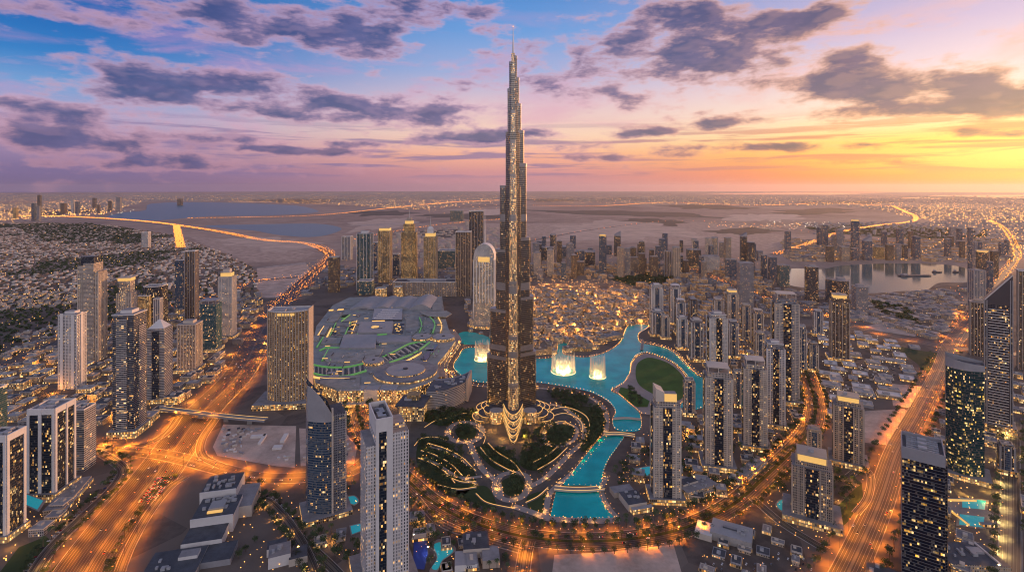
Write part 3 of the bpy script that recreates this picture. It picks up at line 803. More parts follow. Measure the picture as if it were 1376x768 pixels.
def pier_set(root, w, d, H, nx, ny, mat, depth=0.9, pw=1.4, faces='fblr', z0=0.0):
    me = MB().box(0, 0, pw, depth * 2, z0, H).mesh('pier', M[mat])
    me2 = MB().box(0, 0, depth * 2, pw, z0, H).mesh('pier', M[mat])
    for k in range(nx + 1):
        x = -w / 2 + pw / 2 + (w - pw) * k / max(nx, 1)
        if 'f' in faces: link('pier', me, root, (x, -d / 2, 0))
    for k in range(ny + 1):
        y = -d / 2 + pw / 2 + (d - pw) * k / max(ny, 1)
        if 'r' in faces: link('pier', me2, root, (w / 2, y, 0))
        if 'l' in faces: link('pier', me2, root, (-w / 2, y, 0))
def slab_set(root, poly, H, step, mat, grow=0.7, th=0.7, z0=8.0):
    xs = max(abs(p[0]) for p in poly); ys = max(abs(p[1]) for p in poly)
    q = [(x * (1 + grow / xs), y * (1 + grow / ys)) for x, y in poly]
    me = MB().prism(q, 0, th, 0, 0, bottom=True).mesh('floor_slab', M[mat])
    z = z0; n = 0
    while z < H - 1 and n < 90:
        link('floor_slab', me, root, (0, 0, z)); z += step; n += 1
SPIRE = None
def tower(kind, label, cat, xl, xr, by, ty, mat='f_beige', rot=0.0, ratio=0.9, shape='rect', tiers=None, blocks=None, piers=None, slabs=None,
          crown='flat', cmat='white', podium=None, units=3, group=None, roof='roof', strips=None, facemat=None, bays=None):
    x, y, w, d, yn = fit(xl, xr, by, R(rot), ratio, shape)
    H = (by - ty) / F * yn
    rs = random.Random(int(xl * 31 + by * 7))
    root = empty(kind, (x, y, 0), R(rot), label, cat, group)
    FOOT.append((x, y, max(w, d) * 0.75 + 6))
    poly = footprint(shape, w, d)
    mats = [M[mat], M[roof]]
    if blocks:
        for (x0, x1, y0, y1, h0, h1, bm) in blocks:
            q = [(w * (x0 - .5), d * (y0 - .5)), (w * (x1 - .5), d * (y0 - .5)), (w * (x1 - .5), d * (y1 - .5)), (w * (x0 - .5), d * (y1 - .5))]
            MB().prism(q, H * h0, H * h1).build('wing' if bm.startswith('f_') else 'wall_panel', [M[bm], M[roof]], root)
        top, zt = poly, H
    else:
        z0 = 0.0
        for i, (hf, s) in enumerate(tiers or [(1, 1)]):
            q = scale_poly(poly, s)
            MB().prism(q, z0, H * hf).build('facade' if i == 0 else 'setback_tier', mats, root)
            top, zt = q, H * hf
            z0 = H * hf
    H0 = H * (tiers[0][0] if tiers else 1)
    if bays:        # projecting bays: (face, centre fraction, width fraction, depth m, height fraction, mat)
        for fc, cf, wf, dp, hf, bm in bays:
            if fc == 'f': b = MB().box(w * (cf - .5), -d / 2 - dp / 2 + .2, w * wf, dp + .4, 0, H0 * hf, 0, 1)
            elif fc == 'r': b = MB().box(w / 2 + dp / 2 - .2, d * (cf - .5), dp + .4, d * wf, 0, H0 * hf, 0, 1)
            else: b = MB().box(-w / 2 - dp / 2 + .2, d * (cf - .5), dp + .4, d * wf, 0, H0 * hf, 0, 1)
            b.build('bay', [M[bm], M[roof]], root)
    if piers: pier_set(root, w, d, H0 * (1.0 if len(piers) < 5 else piers[4]), piers[0], piers[1], piers[2], piers[3])
    if slabs: slab_set(root, poly, H0, slabs[0], slabs[1], slabs[2])
    tw = max(p[0] for p in top) * 2; td = max(p[1] for p in top) * 2
    if crown == 'flat':
        if not blocks: parapet(root, top, zt, 2.5, cmat)
        roof_units(root, top, zt, units, rs)
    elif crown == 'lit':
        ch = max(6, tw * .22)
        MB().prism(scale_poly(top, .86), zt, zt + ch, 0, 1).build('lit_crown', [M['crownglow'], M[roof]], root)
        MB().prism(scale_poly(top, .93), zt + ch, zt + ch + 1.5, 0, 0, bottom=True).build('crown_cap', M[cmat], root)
        roof_units(root, scale_poly(top, .7), zt + ch + 1.5, 1, rs)
    elif crown == 'pyramid':
        ap = scale_poly(top, .12)
        MB().prism(scale_poly(top, .9), zt, zt + tw * .45, 0, 0, top=ap).build('pyramid_roof', M[cmat], root)
    elif crown in ('spire', 'dome'):
        q = top; z = zt
        for k, s in enumerate((.74, .48)):
            q = scale_poly(top, s); hh = tw * .28
            MB().prism(q, z, z + hh, 0, 1).build('crown_tier', [M['crownglow'] if k == 0 else M[cmat], M[roof]], root); z += hh
        if crown == 'dome':
            m = MB(); n = 12
            for a in range(4):
                r0, r1 = math.cos(a * math.pi / 8), math.cos((a + 1) * math.pi / 8)
                p0 = [(tw * .26 * r0 * math.cos(2 * math.pi * k / n), tw * .26 * r0 * math.sin(2 * math.pi * k / n)) for k in range(n)]
                p1 = [(tw * .26 * r1 * math.cos(2 * math.pi * k / n), tw * .26 * r1 * math.sin(2 * math.pi * k / n)) for k in range(n)]
                m.prism(p0, z + tw * .26 * math.sin(a * math.pi / 8), z + tw * .26 * math.sin((a + 1) * math.pi / 8), 0, 0, top=p1, roof=a == 3)
            m.build('dome', M[cmat], root); z += tw * .26
        MB().tube((0, 0, z), (0, 0, z + tw * .8), tw * .05, .2).build('spire', M['steel'], root)
    elif crown == 'slope':
        zz = [zt + tw * .15 if p[0] < 0 else zt + tw * .75 for p in top]
        MB().prism(top, zt, zt, 0, 1, z1s=zz).build('sloping_crown', [M[cmat], M[roof]], root)
    elif crown == 'cap':
        MB().prism(scale_poly(top, 1.06), zt, zt + 2.0, 0, 1, bottom=True).build('roof_slab', [M[cmat], M[roof]], root)
        MB().prism(scale_poly(top, .55), zt + 2, zt + 2 + tw * .16, 0, 1).build('penthouse', [M[cmat], M[roof]], root)
    elif crown == 'frame':
        me = MB().box(0, 0, 1.2, 1.2, zt, zt + tw * .22).mesh('crown_post', M[cmat])
        for px_, py_ in ((-.46, -.46), (.46, -.46), (.46, .46), (-.46, .46), (0, -.46), (0, .46)): link('crown_post', me, root, (px_ * tw, py_ * td, 0))
        MB().prism(top, zt + tw * .22, zt + tw * .22 + 1.2, 0, 0, bottom=True).build('roof_slab', M[cmat], root)
        roof_units(root, scale_poly(top, .7), zt, 1, rs)
    if podium:
        s, ph = podium
        q = [(w * s * sx, d * s * sy) for sx, sy in ((-.5, -.5), (.5, -.5), (.5, .5), (-.5, .5))]
        MB().prism(q, 0, ph).build('podium', [M['shop'], M['roof']], root)
        FOOT.append((x, y, max(w, d) * s * .72))
    return root, x, y, w, d, H
RT, OT, HT = 'residential_tower', 'office_tower', 'hotel_tower'
T_ = 'tower'

# left cluster
def wframe(root, w, d, H, mat='white'):
    """white portal frames round the two seen faces"""
    for k in (-1, 1):
        MB().box(k * (w / 2 - 1.6), -d / 2 - .2, 3.6, 2.6, 0, H + 3).build('frame_post', M[mat], root)
        MB().box(w / 2 + .2, k * (d / 2 - 1.6), 2.6, 3.6, 0, H + 3).build('frame_post', M[mat], root)
    MB().box(0, -d / 2 - .2, w - 6.8, 2.4, H - 6, H + 2.9).build('frame_beam', M[mat], root)
    MB().box(w / 2 + .2, 0, 2.4, d - 6.8, H - 6, H + 2.9).build('frame_beam', M[mat], root)
r, x, y, w, d, H = tower(OT, 'white-framed dark glass tower cut by the left edge, nearest on that side', T_, -24, 34, 728, 588, 'f_strip', 2, .9, podium=(1.25, 9), units=5, roof='roofdark'); wframe(r, w, d, H)
slab_set(r, rect(w, d), H - 6, 3.7, 'dark', .35, .5)
r, x, y, w, d, H = tower(OT, 'white-framed dark glass tower with pale rooftop beside the blue podium pool', T_, 37, 101, 673, 552, 'f_strip', 4, 1.05, podium=(1.3, 12), units=6, roof='roof'); wframe(r, w, d, H)
MB().box(-1, -d / 2 - .3, 4.5, 3.2, 0, H + 1).build('frame_post', M['white'], r)
MB().box(w / 2 + .3, 2, 3.2, 3.0, 0, H + 1).build('frame_post', M['white'], r)
slab_set(r, rect(w, d), H - 6, 3.7, 'dark', .35, .5)
PODS = []
# podium pool in front of it
mp = MB().box(-w * .30, -d * .52 - 8 + 8, w * .5, 11, 12, 12.4); 
PODPOOL = (r, w, d)
tower(OT, 'dark banded tower standing right behind the white-framed pair', T_, 93, 129, 634, 552, 'f_band', 4, 1.2, slabs=(3.6, 'grey', .5), units=4, roof='roofdark')
tower(RT, 'slim white tower with blue glass and stepped crown at the left', T_, 78, 116, 523, 424, 'f_white', 6, .8, bays=[('f', .2, .16, 1.5, 1.03, 'white'), ('f', .8, .16, 1.5, 1.0, 'white'), ('r', .5, .25, 1.5, 1.03, 'white')], piers=(5, 5, 'white', .6), crown='cap', units=2)
tower(RT, 'tallest tan gridded tower with dark upper crown behind the left cluster', T_, 104, 144, 487, 352, 'f_beige', 10, .8, blocks=[(0, .3, 0, 1, 0, .96, 'f_beige'), (.3, .8, -.06, 1, 0, .985, 'f_beige'), (.8, 1, 0, 1, 0, .9, 'f_beige'), (.1, .72, .15, .9, .9, 1.05, 'f_dark')], piers=(9, 6, 'cream', .8, .88), units=2)
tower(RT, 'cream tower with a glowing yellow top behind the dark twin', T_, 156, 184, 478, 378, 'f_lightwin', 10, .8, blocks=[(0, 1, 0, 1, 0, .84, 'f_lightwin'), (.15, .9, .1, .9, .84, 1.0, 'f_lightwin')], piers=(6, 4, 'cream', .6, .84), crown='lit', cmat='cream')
r, x, y, w, d, H = tower(RT, 'tall dark glass tower with white balcony spine facing the highway', T_, 151, 197, 588, 424, 'f_dark', 6, 1.1, bays=[('f', .45, .5, 2.2, .98, 'f_band'), ('r', .6, .55, 1.8, .9, 'f_band')], slabs=(3.6, 'grey', .25), podium=(1.35, 14), units=5, crown='cap', cmat='white')
tower(RT, 'dark banded tower with a small white pyramid roof', T_, 197, 232, 542, 442, 'f_band', 8, 1.0, bays=[('f', .5, .4, 2, .97, 'f_dark')], slabs=(3.6, 'grey', .4), crown='pyramid', cmat='white', podium=(1.3, 10))
tower(RT, 'stout beige tower with brown window columns near the highway', T_, 238, 272, 501, 437, 'f_tan', 8, .9, piers=(6, 5, 'cream', .8), crown='cap', cmat='cream', podium=(1.3, 9))
tower(OT, 'teal glass tower with a flat pale roof', T_, 269, 298, 473, 409, 'f_teal', 8, .9, crown='frame', cmat='grey', podium=(1.3, 8))
tower(RT, 'cream tower with a glowing stepped crown and spire', T_, 293, 318, 455, 372, 'f_white', 8, .9, piers=(4, 4, 'cream', .7), crown='spire', cmat='cream', podium=(1.4, 8))
r, x, y, w, d, H = tower(RT, 'dark tower with pale vertical ribs and a crane on top', T_, 248, 267, 432, 338, 'f_brown', 8, .9, piers=(4, 3, 'grey', .9), units=1)
MB().tube((0, 0, H), (0, 0, H + 26), .6, .6).build('crane_mast', M['dark'], r); MB().tube((-12, 0, H + 24), (30, 6, H + 30), .5, .4).build('crane_jib', M['dark'], r)
tower(OT, 'blue glass slab beside the craned tower', T_, 235, 249, 420, 350, 'f_blue', 8, .8, units=2)
tower(OT, 'dark rounded office block with amber lower floors', T_, 192, 226, 446, 386, 'f_dark', 8, .9, shape='bow', units=3, podium=(1.3, 10))
tower(OT, 'low dark block glowing yellow under its roof', T_, 185, 207, 448, 398, 'f_gold', 8, .9, units=2, roof='roofdark')
tower(RT, 'pale mid-rise tucked between the dark blocks', T_, 206, 219, 452, 402, 'f_grey', 8, 1, piers=(3, 3, 'white', .5))
tower(OT, 'dark sliver of a tower at the left edge behind the framed one', T_, -14, 10, 610, 522, 'f_teal', 4, 1, units=2)
tower(OT, 'black slab tower standing alone beside the far highway', T_, 441, 457, 393, 346, 'f_brown', 5, .8, units=2, roof='roofdark')
tower(RT, 'small white twin block among the far villas', T_, 190, 203, 333, 312, 'f_white', 5, .8, units=1)

# golden hotel slab by the mall
r, x, y, w, d, H = tower(HT, 'broad brown gridded hotel slab glowing gold beside the mall', 'hotel', 360, 420, 547, 420, 'f_hotel', 6, .62, shape='bow', units=4, roof='roofpale', podium=(1.55, 12))
n = 15
for k in range(n + 1):
    xx = -w / 2 + w * k / n
    yy = -d / 2 + d * 0.30 * (2 * k / n - 1) ** 2
    MB().box(xx, yy, 1.5, 1.8, 10, H + 1).build('pier', M['tan'], r)
MB().box(0, -d / 2 + d * .3 * .1 - .8, w * .42, 1.6, H - 7, H - 2).build('lit_sign_band', M['crownglow'], r)
for s in (-1, 1): MB().box(s * (w / 2 + .6), d * .15, 2.4, d * .72, 0, H + 4).build('end_wall', M['tan'], r)

# sail-topped glass tower
M['slabgrey'] = mat_plain('slab_grey', (.17, .18, .20), .5)
def sail_tower():
    xl, xr, by = 411, 465, 704
    x, y, w, d, yn = fit(xl, xr, by, R(28), .85, 'rect')
    H = (by - 562) / F * yn
    root = empty(RT, (x, y, 0), R(28), 'blue glass tower with a curved sail-shaped top', T_)
    FOOT.append((x, y, w))
    n = 10
    cur = [(-w / 2 + w * .62 * k / n, -d / 2 + d * .42 * (1 - math.sin(math.pi / 2 * (k / n))) ) for k in range(n + 1)]
    poly = cur + [(w * .12, -d / 2 + 0.01), (w * .12, d / 2), (-w / 2, d / 2)]
    zz = [H + (1 - k / n) ** 1.6 * H * .26 for k in range(n + 1)] + [H, H * 1.02, H * 1.30]
    MB().prism(poly, 0, H, 0, 1, z1s=zz, roof=False).build('curved_facade', [M['f_blue'], M['roofpale']], root)
    # the sail: a blade rising over the roof
    m = MB()
    b = [(-w / 2, -d * .08), (-w / 2, d / 2), (w * .12, d / 2)]
    top = [(p[0], p[1]) for p in cur]
    m.face([(-w / 2, -d * .08, H * 1.0), (w * .12, -d / 2 + 1, H * .985), (w * .12, d / 2, H * .985), (-w / 2, d / 2, H)], 0)
    m.build('roof_deck', M['roofdark'], root)
    s = MB(); k_ = 12
    for i in range(k_):
        a0, a1 = i / k_, (i + 1) / k_
        f = lambda a: H * (1.27 - .27 * a ** 1.5 * 1.0)
        xa, xb = -w / 2 - .6 + w * .62 * a0, -w / 2 - .6 + w * .62 * a1
        ya = lambda a: -d / 2 + d * .42 * (1 - math.sin(math.pi / 2 * a)) - .8
        s.face([(xa, ya(a0), H * .93), (xb, ya(a1), H * .93), (xb, ya(a1), f(a1)), (xa, ya(a0), f(a0))])
        s.face([(xb, ya(a1) + 1.8, H * .93), (xa, ya(a0) + 1.8, H * .93), (xa, ya(a0) + 1.8, f(a0)), (xb, ya(a1) + 1.8, f(a1))])
        s.face([(xa, ya(a0), f(a0)), (xb, ya(a1), f(a1)), (xb, ya(a1) + 1.8, f(a1)), (xa, ya(a0) + 1.8, f(a0))])
    s.face([(-w / 2 - .6, -d * .08 - .8, H * .93), (-w / 2 - .6, -d * .08 - .8, H * 1.27), (-w / 2 - .6, d * .3, H * 1.02), (-w / 2 - .6, d * .3, H * .93)])
    s.build('sail_blade', M['grey'], root)
    MB().box(w * .31, -d * .02, w * .38, d * .9, 0, H * .99, 0, 1).build('side_wing', [M['f_grey'], M['roofdark']], root)
    MB().box(w * .12, -d / 2 - .6, 2.4, 2.4, 0, H * 1.06).build('corner_fin', M['cream'], root)
    MB().box(w / 2, -d * .45, 1.8, 1.8, 0, H).build('corner_fin', M['cream'], root)
    for q_ in range(40):
        z = 10 + q_ * (H - 14) / 40
        m2 = MB(); o2 = [(p[0] - .5, p[1] - .8) for p in cur]
        m2.wallstrip(o2, -.9, z, z + .6); m2.build('floor_slab', M['slabgrey'], root)
    b2 = MB().box(w * .5 + .5, -d * .05, 1.2, d * .8, 0, .5)
    me = MB().box(w * .31, -d * .02, w * .38 + 1.2, d * .9 + 1.2, 0, .6, 0, 0).mesh('balcony_slab', M['slabgrey'])
    for q_ in range(42): link('balcony_slab', me, root, (0, 0, 8 + q_ * (H - 12) / 42))
    roof_units(root, rect(w * .3, d * .5), H * .99, 3, random.Random(3))
    MB().box(0, 0, w * 1.35, d * 1.3, 0, 7, 0, 1).build('podium', [M['shop'], M['roof']], root)
sail_tower()

# big white slab tower in front
r, x, y, w, d, H = tower(RT, 'tall white slab tower with dark window column at the bottom centre', T_, 484, 549, 800, 572, 'f_white', 24, 1.05, blocks=[
    (0, .22, .05, .95, 0, .87, 'f_slab'), (.22, .62, 0, 1, 0, 1.0, 'f_slab'), (.62, 1, .0, .95, 0, .93, 'f_slab')], units=0)
for a, b_, hh in ((.22, .29, 1.03), (.47, .62, 1.03)):
    MB().box(w * ((a + b_) / 2 - .5), -d / 2 - .3, w * (b_ - a), 1.6, 0, H * hh).build('blank_wall', M['white'], r)
MB().box(w * (.38 - .5), -d / 2 - .05, w * .18, .5, 6, H * .95).build('window_strip', M['f_strip'], r)
MB().box(w * (.38 - .5), -d / 2 - .3, w * .18 - .02, 1.5, H * .95, H * 1.03).build('blank_wall', M['white'], r)
for s in (.225, .615): MB().box(w * (s - .5), 0, 1.2, d * .98, H * .93, H * 1.03).build('roof_wall', M['white'], r)
MB().box(w * (.42 - .5), d / 2 - .6, w * .38, 1.2, H, H * 1.03).build('roof_wall', M['white'], r)
MB().box(w * (.42 - .5), 0, w * .2, d * .5, H, H + 3).build('rooftop_unit', M['unit'], r)
for k in range(4): MB().box(w * (.42 - .5) + (k % 2 - .5) * w * .16, (k - 1.5) * d * .2, w * .1, d * .1, H, H + 2 + k).build('rooftop_unit', M['roofdark'], r)
me = MB().box(0, 0, .8, .9, 4, H * .93).mesh('pier', M['white'])
for k in range(6): link('pier', me, r, (w * (.65 - .5) + k * w * .068, -d / 2, 0))
me = MB().box(0, 0, .9, 1.0, 4, H * .93).mesh('pier', M['white'])
for k in range(9): link('pier', me, r, (w / 2, -d / 2 + 1 + k * d * .115, 0))
me = MB().box(0, 0, .7, .9, 4, H * .87).mesh('pier', M['white'])
for k in range(4): link('pier', me, r, (w * (.02 - .5) + k * w * .065, -d * .45, 0))
me = MB().box(w * .31, -d * .025, w * .38 + .6, d * .95 + .6, 0, .5).mesh('floor_slab', M['white'])
for k in range(0): link('floor_slab', me, r, (0, 0, 6 + k * (H * .9 - 6) / 50))
MB().box(w * .31, -d * .1, w * .3, d * .4, H * .93, H * .96, 0, 1).build('penthouse', [M['f_lightwin'], M['roof']], r)
MB().box(0, 0, w * 1.5, d * 1.5, 0, 8, 0, 1).build('podium', [M['shop'], M['roof']], r)

# towers behind the mall
tower(OT, 'pale grey mid-rise farthest left behind the mall', T_, 459, 474, 349, 318, 'f_grey', 0, .9, piers=(3, 2, 'white', .8), units=2)
tower(RT, 'rounded pale teal glass tower behind the mall', T_, 480, 501, 390, 314, 'f_teal', 0, .9, shape='chamfer', piers=(4, 3, 'white', .5), crown='cap', cmat='white')
tower(HT, 'gold-lit tower with flat bright top, left of the tallest golden one', 'hotel', 508, 527, 379, 310, 'f_gold', 0, .9, piers=(5, 4, 'tan', 1.0), crown='lit', cmat='tan')
tower(HT, 'tallest golden tower with stepped glowing crown behind the mall', 'hotel', 539, 561, 380, 301, 'f_gold', 0, .9, shape='cross', tiers=[(.86, 1), (1.0, .72)], crown='spire', cmat='tan')
tower(HT, 'gold-lit tower with a domed crown, right of the tallest golden one', 'hotel', 569, 588, 380, 318, 'f_gold', 0, .9, piers=(5, 4, 'tan', .8), crown='dome', cmat='white')
tower(RT, 'brown ribbed tower left of the cream arched hotel', T_, 612, 634, 398, 312, 'f_brown', 0, .9, piers=(6, 4, 'tan', .8), units=2)
tower(RT, 'dark twin tower rising behind the brown ribbed one', T_, 630, 650, 372, 284, 'f_dark', 0, .8, piers=(5, 3, 'grey', .8), units=1)
tower(OT, 'distant greenish glass cube on the desert road', 'office block', 605, 623, 297, 283, 'f_teal', 0, .9, units=1)
tower(OT, 'wide glass block behind the golden towers', 'office block', 588, 614, 361, 337, 'f_teal', 0, .9, units=2)
tower(OT, 'blue mid-rise between the golden towers', T_, 528, 538, 372, 342, 'f_blue', 0, .9, units=1)
tower(OT, 'small blue tower behind the teal one', T_, 501, 508, 366, 326, 'f_blue', 0, .9, units=1)
r, x, y, w, d, H = tower('hotel_building', 'long low dark hotel block below the golden towers', 'hotel', 528, 616, 398, 379, 'f_tan', 0, .3, piers=(26, 4, 'grey', .8), units=5, roof='roofdark')
tower('hotel_building', 'small block lit bright gold at the back of the mall', 'building', 504, 520, 400, 388, 'shop', 0, .7, units=1)
tower('hotel_building', 'gold glowing cube right beside the other at the back of the mall', 'building', 530, 541, 400, 386, 'shop', 0, .9, units=1)
tower('parking_block', 'green-lit parking block below the teal tower', 'building', 480, 503, 396, 378, 'f_teal', 0, .8, units=2)

# arched cream hotel
def arch_hotel():
    xl, xr, by = 636, 667, 440
    x, y, w, d, yn = fit(xl, xr, by, R(-6), .7)
    H = (by - 330) / F * yn
    root = empty(HT, (x, y, 0), R(-6), 'cream hotel with an arched top and slender spire', 'hotel')
    FOOT.append((x, y, w))
    MB().prism(rect(w, d), 0, H * .82).build('facade', [M['f_lightwin'], M['roof']], root)
    # arched head
    n = 10
    arc = [(-w / 2 * math.cos(math.pi * k / n), H * .82 + H * .20 * math.sin(math.pi * k / n) ** .8) for k in range(n + 1)]
    m = MB()
    for yy, rev in ((-d / 2, False), (d / 2, True)):
        pts = [(a, yy, z) for a, z in arc]
        m.face(list(reversed(pts)) if not rev else pts, 0, [(a, z) for a, z in (reversed(arc) if not rev else arc)])
    for k in range(n):
        m.face([(arc[k][0], -d / 2, arc[k][1]), (arc[k + 1][0], -d / 2, arc[k + 1][1]), (arc[k + 1][0], d / 2, arc[k + 1][1]), (arc[k][0], d / 2, arc[k][1])], 1)
    m.build('arched_head', [M['f_white'], M['white']], root)
    MB().box(0, -d / 2 - .5, w * .55, 1.4, H * .80, H * .86).build('lit_sign_band', M['crownglow'], root)
    pier_set(root, w, d, H * .82, 7, 4, 'white', 1.0, 2.2)
    for k, (s, z0, z1) in enumerate(((1.12, 0, H * .30), (1.22, 0, H * .2), (1.4, 0, H * .1))):
        MB().prism(footprint('chamfer', w * s, d * s), z0, z1).build('terrace_tier', [M['f_lightwin'], M['roof']], root)
    MB().tube((0, 0, H * 1.02), (0, 0, H * 1.45), 2.2, .4, 8).build('spire', M['white'], root)
    MB().prism(footprint('round', w * 1.7, d * 2.0), 0, 9).build('podium', [M['shop'], M['roof']], root)
arch_hotel()

# right of the tallest tower, far band
far = [
 (RT, 'thin cream tower nearest right of the tallest tower', 717, 727, 372, 340, 'f_beige', 'cap'), (RT, 'cream tower with rounded cap standing alone by the pink plots', 735, 744, 371, 336, 'f_beige', 'cap'),
 (OT, 'slim dark tower rising behind the low dark blocks', 739, 748, 335, 315, 'f_blue', 'flat'), (OT, 'small dark tower behind the first cream tower', 728, 734, 334, 318, 'f_blue', 'flat'),
 (OT, 'small dark twin tower right of the low dark blocks', 766, 774, 334, 317, 'f_blue', 'flat'), (OT, 'wide black glass box beside the crowned blue tower', 772, 800, 358, 339, 'f_dark', 'flat'),
 (OT, 'tall dark blue tower with a small lit crown', 805, 815, 369, 317, 'f_blue', 'lit'), (OT, 'dark tower with slanted head behind the crowned one', 825, 834, 344, 317, 'f_dark', 'slope'),
 (RT, 'brown ribbed tower, left of a row of four', 829, 838, 372, 333, 'f_tan', 'flat'), (RT, 'paler ribbed tower, second in the row of four', 839, 847, 371, 334, 'f_grey', 'flat'),
 (RT, 'dark tower with a notched top, third in the row', 858, 867, 371, 341, 'f_brown', 'flat'), (RT, 'dark tower, last in the row of four', 873, 884, 375, 345, 'f_brown', 'flat'),
 (OT, 'blue tower standing behind the dark pair', 885, 894, 349, 321, 'f_blue', 'flat'), (RT, 'dark half of the ribbed pair', 892, 902, 374, 338, 'f_brown', 'flat'),
 (RT, 'pale-edged half of the ribbed pair', 903, 914, 374, 333, 'f_tan', 'flat'), (OT, 'slim dark tower beyond the ribbed pair', 913, 918, 339, 323, 'f_dark', 'flat'),
 (RT, 'orange-tinted block on the far edge of the desert', 929, 937, 334, 321, 'f_beige', 'flat'), (OT, 'black blocky tower by the lit crossroads', 922, 942, 360, 336, 'f_dark', 'flat'),
 (RT, 'broad white block by the lit crossroads', 943, 967, 366, 345, 'f_white', 'flat'), (RT, 'pale twin tower catching the sunset', 947, 955, 342, 320, 'f_beige', 'flat'),
 (RT, 'blue-grey twin tower beside the sunset-lit one', 956, 965, 342, 319, 'f_grey', 'flat'), (RT, 'beige tower behind the blue block', 966, 975, 346, 326, 'f_tan', 'flat'),
 (OT, 'blue block in front of the dark cluster', 974, 990, 375, 349, 'f_blue', 'flat'), (RT, 'dark tower with a stepped head in the far cluster', 994, 1004, 372, 318, 'f_dark', 'slope'),
 (OT, 'dark broad tower beside the stepped head', 1003, 1014, 374, 326, 'f_dark', 'flat'), (RT, 'tall grey tower in front of the far cluster', 990, 1013, 414, 354, 'f_grey', 'flat'),
 (OT, 'blue glass tower, left of the pair at the bay shore', 1022, 1031, 376, 343, 'f_blue', 'flat'), (OT, 'blue glass tower, right of the pair at the bay shore', 1032, 1044, 379, 346, 'f_blue', 'flat'),
 (OT, 'teal glass tower in front of the shore pair', 1044, 1061, 385, 357, 'f_teal', 'flat'), (OT, 'lone blue tower beyond the bay to the left', 1054, 1063, 338, 311, 'f_blue', 'flat'),
 (OT, 'tallest dark tower beyond the bay', 1143, 1155, 342, 297, 'f_blue', 'lit'), (RT, 'grey tower left of the tallest one beyond the bay', 1117, 1124, 340, 316, 'f_grey', 'flat'),
 (RT, 'brown block on the far bay shore', 1109, 1121, 352, 331, 'f_brown', 'flat'), (RT, 'wide tan block on the far bay shore', 1127, 1142, 351, 332, 'f_tan', 'flat'),
 (OT, 'blue block below the tallest tower beyond the bay', 1143, 1154, 350, 334, 'f_blue', 'flat'), (OT, 'blue glass tower on the far bay shore', 1158, 1172, 350, 324, 'f_blue', 'slope'),
 (RT, 'gold-lit low block on the far bay shore', 1173, 1188, 348, 332, 'f_gold', 'flat'), (RT, 'dark block, left of two on the far shore', 1189, 1201, 350, 329, 'f_brown', 'flat'),
 (RT, 'blue-grey block, middle of the far shore row', 1202, 1211, 349, 328, 'f_grey', 'flat'), (RT, 'dark grey block ending the far shore row', 1212, 1220, 349, 329, 'f_dark', 'flat'),
 (OT, 'slim dark tower at the right end of the far shore', 1226, 1237, 348, 318, 'f_blue', 'flat'), (RT, 'thin pale tower among the far clusters', 1128, 1135, 334, 317, 'f_grey', 'flat'),
 (OT, 'dark glass tower standing at the near bay shore', 1081, 1100, 406, 359, 'f_dark', 'cap'), (OT, 'round dark tower with a raised drum', 1118, 1141, 410, 378, 'f_dark', 'cap'),
 (OT, 'narrow dark tower left of the round one', 1109, 1119, 405, 376, 'f_blue', 'flat'), (RT, 'grey block on the near bay shore', 1144, 1167, 419, 386, 'f_grey', 'cap'),
 (RT, 'pale ribbed tower by the right highway bend', 1300, 1325, 420, 364, 'f_grey', 'flat'), (OT, 'dark block with a lit top by the highway bend', 1311, 1329, 372, 339, 'f_dark', 'lit'),
 (RT, 'brown block right of the lit-topped one', 1330, 1342, 372, 338, 'f_brown', 'flat'), (OT, 'blue tower tucked before the lit-topped block', 1325, 1335, 398, 352, 'f_blue', 'flat'),
 (OT, 'gold-lit tower far at the left edge', 17, 25, 294, 279, 'f_gold', 'flat'), (OT, 'tall dark tower in the far left skyline', 50, 56, 291, 262, 'f_dark', 'flat'),
 (OT, 'dark twin in front of the tall far left tower', 42, 49, 297, 273, 'f_blue', 'flat'), (RT, 'grey tower right of the far left twin', 49, 55, 297, 277, 'f_grey', 'flat'),
 (OT, 'reddish low block in the far left skyline', 81, 90, 287, 273, 'f_brown', 'flat'), (RT, 'white-edged tower in the far left skyline', 95, 101, 287, 268, 'f_white', 'flat'),
 (OT, 'blue tower right of the white-edged one', 101, 108, 287, 271, 'f_blue', 'flat'), (OT, 'slim distant tower over the creek road', 124, 130, 280, 266, 'f_dark', 'flat'),
 (RT, 'short dark tower over the creek road', 130, 135, 286, 275, 'f_brown', 'flat'), (OT, 'paired dark tower near the creek, left half', 145, 151, 284, 270, 'f_dark', 'flat'),
 (OT, 'taller half of the pair near the creek', 156, 164, 284, 265, 'f_grey', 'flat'), (OT, 'dark knob-topped block at the creek mouth', 238, 246, 276, 267, 'f_dark', 'cap'),
 (OT, 'wide dark low block left of the black glass box', 726, 745, 350, 333, 'f_dark', 'flat'), (OT, 'low dark block right beside the black glass box', 748, 770, 347, 332, 'f_blue', 'flat'),
 (RT, 'short tan tower between the row of four and the pair', 847, 857, 366, 346, 'f_tan', 'flat'), (OT, 'distant blue block past the desert edge', 812, 822, 342, 330, 'f_blue', 'flat'),
]
for kind, label, xl, xr, by, ty, mt, cr in far:
    big = xr - xl > 9 and by > 340
    shp = 'round' if 'round dark' in label else 'rect'
    tower(kind, label, T_, xl, xr, by, ty, mt, -10 if xl > 700 else 5, .9, shape=shp, crown=cr, cmat='grey', units=2 if big else 1, piers=(4, 3, 'grey' if mt in ('f_dark', 'f_blue', 'f_brown') else 'cream', .6) if big and 'ribbed' in label else None)

